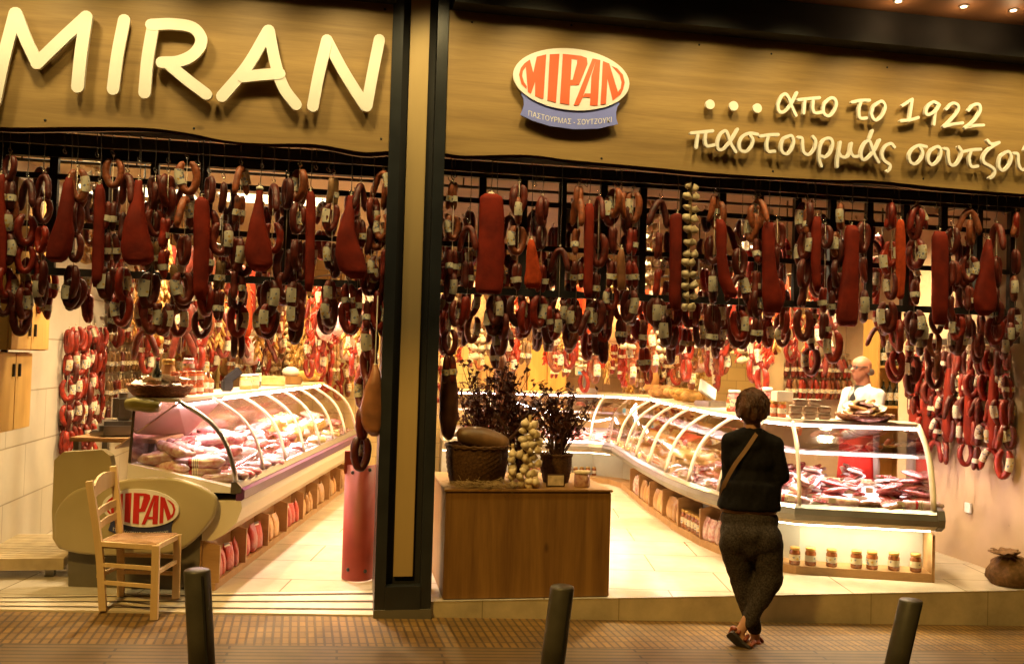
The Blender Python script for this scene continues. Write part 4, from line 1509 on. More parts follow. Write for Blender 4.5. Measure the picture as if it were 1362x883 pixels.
# a short third row tied to the lowest bar of the iron grids
n_l = {True: 0, False: 0}
for x in [-2.35 + .20 * i for i in range(13)] + [.72 + .185 * i for i in range(25)]:
    x += random.uniform(-.05, .05)
    left = x < .4
    if 3.55 < x < 4.12:
        continue
    c = random.choice('rrdt')
    L = []
    dz = .0
    for i in range(random.choice((2, 2, 3))):
        L.append((dz, random.choice('LLLP'), random.choice((c, 'r', 'd')), random.random() < .75, random.uniform(-.02, .02)))
        dz += random.uniform(.14, .19)
    make_string(x, .43 + random.uniform(-.02, .05), 2.13 + random.uniform(-.05, .03), L, 'short reddish sausage string tied to the lowest bar of the %s iron grid' % ('left' if left else 'right'), 'short strings on the lowest bar, ' + ('left' if left else 'right'), 'short_sausage_string')

# ------------------------------------------------------------------ garlic
def bulb_mb(mb, c, r, tilt=0):
    c = Vector(c)
    n = 10
    rings = []
    for (k, z) in ((.12, -.8), (.7, -.72), (1.0, -.25), (.92, .15), (.62, .5), (.25, .85), (.12, 1.12)):
        rr = []
        for j in range(n):
            t = 2 * PI * j / n
            q = r * k * (1 + .09 * math.cos(5 * t))
            rr.append(c + Vector((q * math.cos(t) + tilt * z * r, q * math.sin(t), z * r)))
        rings.append(rr)
    mb.loft(rings)


def garlic_braid(name, label, x, y, ztop, length, rows, wide=2, r=.026, group=None, parts=True):
    t = thing(name, label, 'garlic', (x, y, ztop), 0, group)
    s_ = MB().tube(smooth_path([(0, 0, 0), (.008, .005, -length * .3), (-.006, .004, -length * .7), (0, 0, -length)], 5), [.011] * 16, 7)
    for k in range(14):
        a = random.uniform(0, 6.28)
        z = -random.uniform(.02, length)
        s_.tube([(0, 0, z), (.03 * math.cos(a), .03 * math.sin(a), z + random.uniform(-.03, .04))], .002, 4)
    s_.build('braided_stalk', 'straw', t)
    for i in range(rows):
        z = -.07 - (length - .09) * i / max(1, rows - 1)
        for s in range(wide):
            b_ = MB()
            ox = (s - (wide - 1) / 2) * r * 1.75
            bulb_mb(b_, (0, 0, 0), r * random.uniform(.88, 1.12), random.uniform(-.3, .3))
            o = b_.build('garlic_bulb', 'garlic', t)
            jj = .35 * r if wide < 3 else .6 * r
            o.location = (ox * (.85 if wide > 2 else 1) + random.uniform(-jj, jj), -.018 + random.uniform(-jj, .3 * r), z + random.uniform(-jj, jj))
            o.rotation_euler = (random.uniform(.1, 1.0), (-.8 if s * 2 > wide - 1 else .8) * random.uniform(.1, 1) * (wide > 1), random.uniform(0, 1))
    return t


p = atY(918, 236, YF)
garlic_braid('garlic_braid', 'tall pale garlic braid hanging in the front row of the right opening', p.x, YF - .01, p.z, atY(918, 236, YF).z - atY(918, 414, YF).z, 12, 2, .031)
hook(p.x, YF, ZR, p.z + .01, 'steel hook holding the tall garlic braid', None)
p = atY(128, 208, .9)
garlic_braid('garlic_braid', 'garlic braid behind the left iron grid beside the thin blade slab', p.x, .9, p.z, p.z - atY(128, 350, .9).z, 10, 2, .038)
p = atY(868, 262, 1.3)
garlic_braid('garlic_braid', 'garlic braid just behind the right iron grid, left of the tall front braid', p.x, 1.3, p.z, p.z - atY(868, 385, 1.3).z, 8, 2, .04)

# ------------------------------------------------------------------ goods hanging deeper in the shop: one mesh each, several kinds
random.seed(21)
FARM = {}


def far_mesh(kind, v):
    key = (kind, v)
    if key in FARM:
        return FARM[key]
    mb = MB()
    mats = ['cord', 'sa_red', 'tag']
    if kind in ('string', 'links'):
        n = 3 if kind == 'links' else 4
        mats[1] = {0: 'sa_red', 1: 'sa_red', 2: 'sa_tan', 3: 'sa_dark', 4: 'sa_brown', 5: 'sa_pale'}[v]
        mb.tube([(0, 0, 0), (0, 0, -.2 * n)], .003, 4)
        for i in range(n):
            kd = 'S' if kind == 'links' else random.choice('LLB')
            for s in ((-1, 1) if kd == 'S' else (1,)):
                pts, R = sausage_path(kd, i % 2 if kd == 'L' else 0)
                Mx = Matrix.Rotation(random.uniform(-1.2, 1.2), 3, 'Z') @ Matrix.Rotation(-s * random.uniform(.03, .15), 3, 'Y')
                off = Vector((s * .016 if kd == 'S' else 0, 0, -.02 - i * .2))
                mb.cur = 1
                mb.tube([Mx @ q + off for q in pts], R, 8)
                if random.random() < .75:
                    mb.cur = 2
                    tm = tag_mb(kd, i % 2 if kd == 'L' else 0)
                    mb.add([Mx @ Vector(q) + off for q in tm.v], tm.f, True)
                mb.cur = 0
    elif kind == 'short':
        mats[1] = {0: 'sa_brown', 1: 'sa_tan', 2: 'sa_dark', 3: 'sa_red'}[v]
        for s in (-1, 1):
            pts, R = sausage_path('S', 0)
            Mx = Matrix.Rotation(-s * .12, 3, 'Y')
            off = Vector((s * .02, 0, 0))
            mb.cur = 1
            mb.tube([Mx @ q * 1.15 + off for q in pts], [r * 1.1 for r in R], 8)
            mb.cur = 2
            tm = tag_mb('S', 0)
            mb.add([Mx @ Vector(q) * 1.12 + off for q in tm.v], tm.f, True)
            mb.cur = 0
        mb.tube([(0, 0, .03), (0, 0, -.02)], .003, 4)
    elif kind == 'slab':
        mats = ['slabor' if v % 2 else 'slab']
        W = (.07, .09, .06, .10)[v]
        rings = []
        for (z, k, t_) in ((0, .2, .01), (-.03, .5, .02), (-.15, .7, .03), (-.35, 1, .035), (-.48, 1.05, .035), (-.54, .8, .02)):
            rings.append([Vector((W * k * math.copysign(abs(math.cos(a)) ** .8, math.cos(a)) + .02 * k * (v - 1.5), t_ * math.sin(a), z)) for a in [2 * PI * j / 12 for j in range(12)]])
        mb.loft(rings)
    elif kind == 'garlic':
        mats = ['straw', 'garlic']
        mb.tube([(0, 0, 0), (0, 0, -.6)], .012, 5)
        mb.cur = 1
        for i in range(8):
            for s in (-1, 1):
                bulb_mb(mb, (s * .034 + random.uniform(-.01, .01), random.uniform(-.02, .02), -.06 - i * .072), random.uniform(.03, .042), random.uniform(-.4, .4))
    elif kind == 'pepper':
        mats = ['straw', 'pepper' if v % 2 == 0 else 'golden']
        mb.tube([(0, 0, 0), (0, 0, -.55)], .006, 5)
        mb.cur = 1
        for i in range(60):
            z = -random.uniform(.03, .6)
            a = random.uniform(0, 6.28)
            d = Vector((math.cos(a), math.sin(a), -random.uniform(.6, 2.0))).normalized()
            o = Vector((0, 0, z))
            L = random.uniform(.05, .09)
            mb.tube([o, o + d * L * .35, o + d * L * .8 + Vector((0, 0, -.008)), o + d * L + Vector((0, 0, -.02))], [.004, .014, .010, .002], 6)
    elif kind == 'bag':
        mats = ['pk_white' if v == 0 else 'pk_bag']
        rings = []
        for (z, k) in ((0, .1), (-.05, .15), (-.12, .6), (-.25, 1), (-.38, 1.08), (-.45, .8), (-.47, .3)):
            rings.append([Vector((.11 * k * math.cos(a) * (1 + .16 * math.sin(3 * a + z * 20)), .08 * k * math.sin(a) * (1 + .16 * math.cos(4 * a)), z)) for a in [2 * PI * j / 16 for j in range(16)]])
        mb.loft(rings)
    elif kind == 'cheese':
        mats = ['golden', 'straw']
        mb.lathe([(.01, 0), (.03, -.03), (.02, -.06), (.07, -.11), (.085, -.18), (.06, -.24), (.01, -.26)], n=14)
        mb.cur = 1
        mb.tube([(0, 0, .05), (0, 0, 0)], .004, 5)
    nm = {'string': 'sausage_string', 'links': 'sausage_string', 'short': 'sausage_pair', 'slab': 'pastourma_slab', 'garlic': 'garlic_braid', 'pepper': 'pepper_bunch', 'bag': 'net_bag', 'cheese': 'gourd_cheese'}[kind]
    o = mb.build(nm, mats, None)
    FARM[key] = (nm, o.data)
    bpy.data.objects.remove(o)
    return FARM[key]


KW = {'string': ('sausage loops', 'sausages'), 'links': ('straight sausages', 'sausages'), 'short': ('paired sausages', 'sausages'), 'slab': ('pastourma slab', 'cured meat'), 'garlic': ('garlic braid', 'garlic'),
      'pepper': ('dried bunch', 'dried peppers'), 'bag': ('wrapped meat bag', 'bag'), 'cheese': ('pear shaped cheese', 'cheese')}
VW = {'string': ['red', 'red', 'tan', 'dark', 'brown', 'pale'], 'links': ['red', 'red', 'tan', 'dark', 'brown', 'pale'], 'short': ['brown', 'tan', 'dark', 'red'], 'slab': ['red', 'orange', 'red', 'orange'], 'garlic': ['pale'] * 4, 'pepper': ['red', 'golden', 'red', 'golden'],
      'bag': ['pink white', 'orange'], 'cheese': ['golden'] * 2}


def far_item(kind, v, loc, place, sc=1.0, rz=None):
    nm, me = far_mesh(kind, v)
    o = bpy.data.objects.new(nm, me)
    COL.objects.link(o)
    o.location = loc
    o.rotation_euler = (0, 0, random.uniform(-.8, .8) if rz is None else rz)
    o.scale = (sc, sc, sc)
    wd, cat = KW[kind]
    vw = VW[kind][v % len(VW[kind])]
    return tag(o, f'{vw} {wd} {place}', cat, f'{vw} {wd} {place}')


def row(p0, p1, n, ztop, pool, place, jz=.12, bar=None, sc=(1.0, 1.25)):
    for i in range(n):
        t = (i + random.uniform(.2, .8)) / n
        kind, v = random.choice(pool)
        z = ztop - random.uniform(.02, jz)
        pr = (lambda d: (681 + F_PX * d.dot(CR) / d.dot(CF)))(Vector((p0[0] + (p1[0] - p0[0]) * t, p0[1] + (p1[1] - p0[1]) * t, 2)) - CAM)
        if 1108 < pr < 1224 and p0[1] < 2:
            continue
        far_item(kind, v, (p0[0] + (p1[0] - p0[0]) * t, p0[1] + (p1[1] - p0[1]) * t + random.uniform(-.06, .06), z), place, random.uniform(*sc))
    if bar:
        b_ = MB().tube([(p0[0], p0[1], ztop + .01), (p1[0], p1[1], ztop + .01)], .012, 8)
        for q in (p0, p1):
            b_.tube([(q[0], q[1], ztop + .01), (q[0], q[1], ZC)], .007, 6)
        mono(b_, 'hanging_bar', 'rail', bar, 'rail', origin=((p0[0] + p1[0]) / 2, (p0[1] + p1[1]) / 2, ztop))


hot = [('string', 0), ('string', 1), ('string', 2), ('links', 0), ('links', 3), ('slab', 0), ('slab', 1), ('pepper', 0), ('pepper', 1), ('string', 3), ('garlic', 0)]
gold = [('garlic', 0), ('garlic', 1), ('pepper', 1), ('pepper', 3), ('string', 2), ('links', 4), ('cheese', 0), ('string', 0), ('slab', 1), ('bag', 1), ('pepper', 0)]
row((3.72, 1.25), (4.15, 5.2), 36, 2.62, hot, 'on the bar over the right counter', .3, 'steel bar with hanging goods over the right counter')
row((4.66, 1.3), (4.75, 4.9), 22, 2.62, hot, 'on the bar along the right wall side', .25, 'steel bar with hanging goods near the right wall')
row((1.0, 3.1), (3.5, 2.7), 30, 2.50, gold, 'on the bar across the right aisle', .2, 'steel bar with hanging goods across the right aisle')
row((.7, 6.1), (3.5, 6.1), 26, 2.45, gold, 'before the yellow tiled wall', .25, 'steel bar with hanging goods before the tiled wall')
row((3.6, 6.2), (5.1, 5.9), 13, 2.5, hot, 'in the far right corner', .3, 'steel bar with hanging goods in the far right corner')
row((-1.5, .95), (-.75, 4.9), 28, 2.58, hot, 'on the bar over the left counter', .25, 'steel bar with hanging goods over the left counter')
row((-2.25, 6.0), (.2, 6.0), 34, 2.35, gold + [('bag', 0), ('bag', 0)], 'at the back of the left half', .3, 'steel bar with hanging goods at the back left')
row((-.55, 4.6), (.25, 2.6), 14, 2.45, hot + [('bag', 0)], 'over the left aisle', .2, 'steel bar with hanging goods over the left aisle')
low = [('links', 4), ('links', 2), ('garlic', 0), ('pepper', 1), ('string', 2), ('string', 0), ('bag', 1), ('links', 0), ('cheese', 0)]
row((-2.1, 5.3), (-.1, 5.5), 26, 2.20, low, 'low at the back of the left half', .25, 'lower steel bar with hanging goods at the back left', (.95, 1.15))
row((-2.3, 6.7), (.35, 6.7), 26, 2.0, low, 'against the back wall of the left half', .3, None, (.95, 1.15))
row((.75, 6.75), (1.5, 6.75), 8, 1.95, low, 'on the back wall behind the twigs', .3, None)
row((2.5, 5.0), (4.4, 5.6), 20, 2.30, low + hot, 'over the bend of the right counter', .3, 'steel bar with hanging goods over the counter bend', (.95, 1.15))
row((3.9, 6.7), (5.2, 6.7), 12, 1.95, low, 'on the back wall right of the tiles', .3, None)
for (px, py, y, kd, v) in ((337, 428, 5.2, 'bag', 0), (392, 440, 5.2, 'pepper', 1), (425, 448, 5.5, 'bag', 1), (262, 410, 4.2, 'bag', 1), (930, 440, 4.6, 'bag', 0), (862, 430, 4.4, 'cheese', 0)):
    p = atY(px, py, y)
    o = far_item(kd, v, p, 'hung low in the middle of the shop', 1.1)
# long red loops on the left marble wall
for (py0, yy, n) in ((436, 2.62, 5), (430, 2.82, 6), (430, 2.98, 6), (438, 3.15, 5), (438, 3.3, 6), (432, 3.45, 6), (432, 3.6, 6), (445, 3.75, 5)):
    z = 1.86 + random.uniform(-.06, .06)
    L = [(.02 + i * .225, random.choice('LLLB'), 'r', random.random() < .6, 0) for i in range(n)]
    make_string(XL + .06, yy, z, L, 'long string of bright red sausage loops against the white marble wall', 'red strings on the marble wall')
# racks of short pairs on the left wall
for r_i, z in enumerate((1.92, 1.60, 1.30, 1.02)):
    for i in range(13):
        y = 3.95 + i * .17 + random.uniform(-.03, .03)
        far_item('short', random.choice((0, 0, 1, 2, 3)), (XL + .09, y, z), ['on the top wall rack at left', 'on the second wall rack at left', 'on the third wall rack at left', 'on the lowest wall rack at left'][r_i], 1.0, random.uniform(1.2, 1.9))
    b_ = MB().bar((XL + .05, 3.85, z + .04), (XL + .05, 6.2, z + .04), .03, .012)
    mono(b_, 'wall_rack', 'steel', ['top', 'second', 'third', 'lowest'][r_i] + ' steel rack of paired sausages on the left wall', 'rack', origin=(XL + .05, 5, z + .04))
row((XL + .12, 3.9), (XL + .12, 6.5), 24, 2.62, low, 'high on the left wall', .15, 'steel bar with hanging goods high on the left wall')
row((-2.0, 3.4), (-1.5, 5.2), 18, 2.42, low + hot, 'over the staff side of the left counter', .2, 'steel bar with hanging goods over the left staff side')
# rack on the back wall, right
YK = 4.70
pA, pB = atY(1048, 476, YK), atY(1144, 476, YK)
for r_i, z in enumerate((pA.z + .02, pA.z - .25)):
    for i in range(13):
        far_item('short', random.choice((0, 1, 2, 3)), (pA.x + (pB.x - pA.x) * (i + .5) / 13, YK + random.uniform(-.03, .03), z), ['on the upper back rack beside the bald man', 'on the lower back rack beside the bald man'][r_i], 1.15)
    b_ = MB().bar((pA.x, YK + .05, z + .05), (pB.x, YK + .05, z + .05), .03, .012)
    mono(b_, 'wall_rack', 'steel', ['upper', 'lower'][r_i] + ' steel rack of paired sausages behind the bald man', 'rack', origin=(pA.x, YK, z + .05))
# right wall: rail with sausages, slabs, garlic
zr = 1.885
ya, yb = .30, 1.70
b_ = MB().bar((XR - .05, ya, zr), (XR - .05, yb, zr), .016, .055)
mono(b_, 'hanging_rail', 'rail', 'flat steel rail on the right wall above the hanging sausages', 'rail', origin=(XR - .05, 1.5, zr))
plan = [(.34 + .0565 * i, 'drdsrddrsdrgdsddrdsrrdsdgdsrdd'[i], (4, 5, 4, 3, 5)[i % 5]) for i in range(24)]
nth = {}
for y, c, n in plan:
    nth[c] = nth.get(c, 0) + 1
    if c == 's':
        far_item('slab', (0, 2)[n % 2], (XR - .10, y, zr - .20 - .14 * (n % 3)), 'between the strings on the right wall', 1.25, 1.3)
    elif c == 'g':
        garlic_braid('garlic_braid', ['nearer short golden garlic braid on the right wall rail', 'farther short golden garlic braid on the right wall rail'][nth[c] - 1], XR - .08, y, zr - .06, .45, 7, 1, .03)
    else:
        L = [(.02 + i * .2, random.choice('LLPB'), c if random.random() < .8 else 'r', random.random() < .7, random.uniform(-.02, .02)) for i in range(n)]
        make_string(XR - .10, y, zr - .05, L, f'{CWORD[c]} sausage string, number {nth[c]} from the street on the right wall rail', 'sausage strings on the right wall')
# net salami and pole near the right edge
p = atY(1354, 500, .62)
sm_ = MB()
sm_.lathe([(.01, 0), (.045, -.03), (.05, -.12), (.05, -.40), (.04, -.47), (.01, -.50)], n=14)
o = mono(sm_, 'netted_salami', 'sa_tan', 'thick netted salami hanging upright at the right picture edge', 'salami')
o.location = (p.x - .02, .62, p.z + .05)
# hams by the pillar
def ham(label, pts_px, y, th_):
    rows = pts_px
    t = slab(rows, y, th_, 'ham', label, 'cured_ham', 1.0, False)
    t['group'] = 'cured hams by the pillar'
    t['category'] = 'ham'
    return t


ham('whole tan ham hanging on the left side of the facade pillar', [(484, 496, 502), (497, 493, 506), (520, 484, 509), (550, 479, 510), (570, 484, 508), (580, 494, 503)], -.0, .05)
ham('whole brown ham hanging on the right side of the facade pillar', [(476, 592, 598), (492, 588, 605), (520, 585, 609), (555, 584, 609), (578, 588, 604), (585, 594, 600)], .30, .07)
ham('hanging dried goat skin coloured ham behind the twigs and baskets', [(468, 662, 670), (480, 658, 675), (510, 657, 682), (545, 664, 690), (570, 674, 696), (580, 680, 692)], 1.5, .08)
# ------------------------------------------------------------------ display counters
def sweep(mb, path, prof, closed_prof=False, smooth=False):
    """path: list of (x, y) base-front line, left-hand normal = outward; prof: (u outward, z)"""
    P = [Vector((p[0], p[1], 0)) for p in path]
    N = len(P)
    nor = []
    for i in range(N):
        a = (P[i] - P[i - 1]).normalized() if i else None
        b = (P[i + 1] - P[i]).normalized() if i < N - 1 else None
        na = Vector((-a.y, a.x, 0)) if a else None
        nb = Vector((-b.y, b.x, 0)) if b else None
        if na is None:
            nor.append(nb)
        elif nb is None:
            nor.append(na)
        else:
            h = (na + nb).normalized()
            nor.append(h / max(.5, h.dot(na)))
    rings = [[P[i] + nor[i] * u + Vector((0, 0, z)) for u, z in prof] for i in range(N)]
    mb.loft(rings, closed=closed_prof, caps=closed_prof, smooth=smooth)
    return nor


def path_at(path, d):
    for i in range(len(path) - 1):
        a, b = Vector((*path[i], 0)), Vector((*path[i + 1], 0))
        L = (b - a).length
        if d <= L or i == len(path) - 2:
            t = (b - a).normalized()
            return a + t * d, t, Vector((-t.y, t.x, 0))
        d -= L


def path_len(path):
    return sum((Vector(path[i + 1]) - Vector(path[i])).length for i in range(len(path) - 1))


def glass_prof(u0, z0, u1, z1, n=9, bulge=.09):
    o = []
    for i in range(n):
        t = i / (n - 1)
        x, z = u0 + (u1 - u0) * t, z0 + (z1 - z0) * t
        d = Vector((z1 - z0, u0 - u1)).normalized()
        k = bulge * math.sin(PI * t)
        o.append((x + d.x * k, z + d.y * k))
    return o


# --- left counter: runs back from the street; outward normal points to the aisle
LA = Vector((.179, .984, 0)).normalized()
LN = Vector((LA.y, -LA.x, 0))
L0 = Vector((-.825, .37, 0))
LL = 4.8
lpath = [(L0 + LA * LL).to_2d(), L0.to_2d()]          # reversed so that the left normal is the aisle side
lpath = [tuple(p) for p in lpath]
lc = thing('display_counter', 'long curved glass delicatessen counter with beige rounded end in the left opening', 'counter', (L0.x, L0.y, 0))
lo = Vector(lc.location)


def rel(mb, name, m, parent, o):
    mb.v = [tuple(Vector(v) - o) for v in mb.v]
    return mb.build(name, m, parent)


GL = glass_prof(.105, .735, -.30, 1.265, 10, .10)
mb = MB()
sweep(mb, lpath, GL)
rel(mb, 'curved_glass', 'glass', lc, lo)
mb = MB()
sweep(mb, lpath, [(-.29, 1.262), (-.29, 1.287), (-.62, 1.287), (-.62, 1.262)], True)
rel(mb, 'top_shelf', 'bellywhite', lc, lo)
mb = MB()
sweep(mb, lpath, [(.085, .735), (.12, .735), (.155, .70), (.155, .665), (.11, .655), (.085, .655)], True)
rel(mb, 'rail', 'steel', lc, lo)
mb = MB()
sweep(mb, lpath, [(.158, .695), (.178, .68), (.178, .625), (.158, .61), (.12, .61), (.12, .653), (.157, .663)], True)
rel(mb, 'bumper', 'purple', lc, lo)
mb = MB()
sweep(mb, lpath, [(.155, .608), (.165, .56), (.13, .46), (.05, .38), (-.02, .34), (-.10, .335), (-.10, .60), (.1, .608)], True, False)
rel(mb, 'belly_panel', 'bellywhite', lc, lo)
mb = MB()
sweep(mb, lpath, [(.082, .66), (.082, .70), (-.10, .74), (-.62, .84), (-.62, .66)], True)
rel(mb, 'deck', 'casewhite', lc, lo)
mb = MB()
sweep(mb, lpath, [(-.62, .845), (-.60, .845), (-.58, 1.26), (-.60, 1.26)], True)
rel(mb, 'rear_panel', 'mirror', lc, lo)
mb = MB()
sweep(mb, lpath, [(-.62, .655), (-.11, .655), (-.11, .02), (-.62, .02)], True)
rel(mb, 'body', 'kick', lc, lo)
# glass ribs
for i in range(8):
    d = .03 + i * (LL - .06) / 7
    c = L0 + LA * d
    pts = [c + LN * (u + .004) + Vector((0, 0, z)) for u, z in GL]
    mb = MB()
    mb.tube(pts, .017 if i == 0 else .012, 8, flat=1.5)
    rel(mb, 'glass_rib', 'steel' if i == 0 else 'bellywhite', lc, lo)
# fluorescent tube under the top shelf
mb = MB()
mb.tube([L0 + LA * .08 + LN * -.33 + Vector((0, 0, 1.245)), L0 + LA * (LL - .08) + LN * -.33 + Vector((0, 0, 1.245))], .013, 8)
rel(mb, 'light_tube', 'tube', lc, lo)
def case_lamp(a, b, w_per_m, col=(1.0, 0.70, 0.72)):
    a, b = Vector(a), Vector(b)
    l = lamp('AREA', (a + b) / 2, w_per_m * (b - a).length, col, .03)
    l.data.shape = 'RECTANGLE'
    l.data.size = (b - a).length
    l.data.size_y = .03
    l.rotation_euler = (0, 0, math.atan2((b - a).y, (b - a).x))


case_lamp(L0 + LA * .08 + LN * -.33 + Vector((0, 0, 1.228)), L0 + LA * (LL - .08) + LN * -.33 + Vector((0, 0, 1.228)), 11)
# pale slanted flap seen through the near end
mb = MB()
q = [L0 + LN * -.31 + Vector((0, 0, 1.25)), L0 + LN * -.73 + Vector((0, 0, .93)), L0 + LA * 1.0 + LN * -.60 + Vector((0, 0, .93)), L0 + LA * 1.0 + LN * -.31 + Vector((0, 0, 1.25))]
q2 = [p + LA * .04 for p in q]
mb.prism(q2, Vector((0, 0, .012)))
rel(mb, 'slanted_flap', 'pinkflap', lc, lo)
# near end shell
E0 = L0 - LA * .02


def onend(px, py):
    return atP(px, py, E0, LA)


rear = [onend(*p) for p in [(70, 716), (69, 680), (72, 612), (84, 601), (136, 598), (146, 606), (153, 645), (152, 735), (95, 734), (78, 729)]]
mb = MB()
mb.prism(rear, LA * .07)
rel(mb, 'end_block', 'olive', lc, lo)
sh = smooth_path([onend(*p) for p in [(76, 690), (84, 668), (105, 650), (140, 642), (180, 635), (230, 634), (262, 642), (286, 655), (291, 668), (286, 688), (270, 708), (248, 727), (225, 735), (190, 738), (140, 737), (100, 733), (80, 722)]], 4, True)
mb = MB()
mb.prism(sh, -LA * .05, True)
s_ = rel(mb, 'end_shell', 'olive', lc, lo)
bv = s_.modifiers.new('b', 'BEVEL')
bv.width = .022
bv.segments = 4
bv.limit_method = 'ANGLE'
s_.data = evaluate(s_)
s_.modifiers.clear()
ec = onend(192.3, 673.3)
ex = (onend(242.7, 676) - ec)
ez = (onend(192.5, 648.3) - ec)
emblem(s_, ec - LA * .053 - lo, ex.normalized(), ez.normalized(), -LA, ex.length, ez.length, 'red', 'navy', 'end_emblem')
mb = MB()
base = [onend(*p) for p in [(88, 733), (88, 784), (240, 788), (240, 730)]]
mb.prism([p + LA * .03 for p in base], LA * .3)
rel(mb, 'end_plinth', 'kick', lc, lo)
mb = MB()
cap = [onend(*p) for p in [(168, 538), (180, 537), (200, 539), (212, 541)]]
mb.tube(cap, [.035, .048, .050, .036], 12)
rel(mb, 'arm_cap', 'oliveb', lc, lo)
# floor compartments
mb = MB()
sweep(mb, lpath, [(.0, .0), (.0, .05), (-.105, .055), (-.105, 0)], True)
rel(mb, 'shelf_board', 'shelfwood', lc, lo)
mb = MB()
sweep(mb, lpath, [(-.10, .05), (-.098, .335), (-.108, .335), (-.108, .05)], True)
rel(mb, 'shelf_back', 'shelfwood', lc, lo)
for i in range(9):
    d = .02 + i * .62
    c = L0 + LA * min(d, LL - .02)
    mb = MB()
    e = [c + LN * -.10 + Vector((0, 0, .05)), c + LN * .02 + Vector((0, 0, .05)), c + LN * .02 + Vector((0, 0, .30)), c + LN * -.10 + Vector((0, 0, .33))]
    mb.prism(e, LA * .022)
    rel(mb, 'divider', 'shelfwood', lc, lo)


# --- goods in the counters
PACK = {}


def pack_mesh(kind, v, m):
    key = (kind, v, m)
    if key in PACK:
        return PACK[key]
    random.seed(100 + v * 7 + len(kind))
    mb = MB()
    if kind == 'pack':          # flat vacuum pack, crimped edges
        w, l, h = (.13, .19, .035) if v == 0 else (.16, .15, .05)
        n = 16
        rings = []
        for (k, z) in ((.55, 0), (.92, .006), (1.08, h * .45), (.95, h * .8), (.6, h)):
            rings.append([Vector((w / 2 * k * math.copysign(abs(math.cos(a)) ** .55, math.cos(a)) * (1 + random.uniform(-.05, .05)), l / 2 * k * math.copysign(abs(math.sin(a)) ** .55, math.sin(a)) * (1 + random.uniform(-.05, .05)), z + random.uniform(-.003, .003))) for a in [2 * PI * j / n for j in range(n)]])
        mb.loft(rings)
    elif kind == 'roll':        # long wrapped salami
        pts = [Vector((0, -.15 + .3 * i / 10, .034 + random.uniform(-.003, .003))) for i in range(11)]
        mb.tube(pts, [.010, .028, .033, .034, .033, .034, .033, .034, .033, .028, .012], 10)
    elif kind == 'wedge':
        mb.lathe([(.085, 0), (.09, .01), (.09, .06), (.08, .07), (.0, .072)], n=18)
    elif kind == 'tray':
        mb.bbox((0, 0, .012), (.15, .11, .022), .006)
        mb.cur = 1
        for q in range(6):
            c0 = Vector((-.045 + .018 * q + random.uniform(-.006, .006), random.uniform(-.015, .015), .026 + .004 * q))
            Rm = Matrix.Rotation(random.uniform(-.25, .1), 3, 'Y')
            r_ = random.uniform(.032, .042)
            ring_ = [c0 + Rm @ Vector((r_ * math.cos(a) * (1 + random.uniform(-.08, .08)), r_ * math.sin(a) * 1.1, 0)) for a in [2 * PI * j / 12 for j in range(12)]]
            mb.prism(ring_, (0, 0, .006))
    elif kind == 'block':
        mb.bbox((0, 0, .035), (.14, .10, .07), .012)
    o = mb.build('pack', ['white', m] if kind == 'tray' else m, None)
    PACK[key] = o.data
    bpy.data.objects.remove(o)
    return PACK[key]


PN = {'tray': ('meat_tray', 'meat tray'), 'pack': ('food_pack', 'food pack'), 'roll': ('wrapped_salami', 'salami'), 'wedge': ('round_cheese', 'cheese'), 'block': ('cheese_block', 'cheese')}
PW = {'pk_pink': 'pink', 'pk_meat': 'red', 'pk_white': 'pinkish white', 'pk_cheese': 'yellow', 'pk_brown': 'brown'}
PKW = {'tray': 'sliced meat on a white tray', 'pack': 'vacuum pack', 'roll': 'wrapped salami', 'wedge': 'round cheese', 'block': 'cut block'}


def pack(kind, v, m, loc, rz, place, tilt=(0, 0), sc=1.0):
    me = pack_mesh(kind, v, m)
    nm, cat = PN[kind]
    if kind == 'block' and m != 'pk_cheese':
        nm, cat = 'meat_block', 'meat'
    o = bpy.data.objects.new(nm, me)
    COL.objects.link(o)
    o.location = loc
    o.rotation_euler = (tilt[0], tilt[1], rz)
    o.scale = (sc, sc, sc)
    lab = f'{PW[m]} {PKW[kind]} {place}'
    return tag(o, lab, cat, lab)


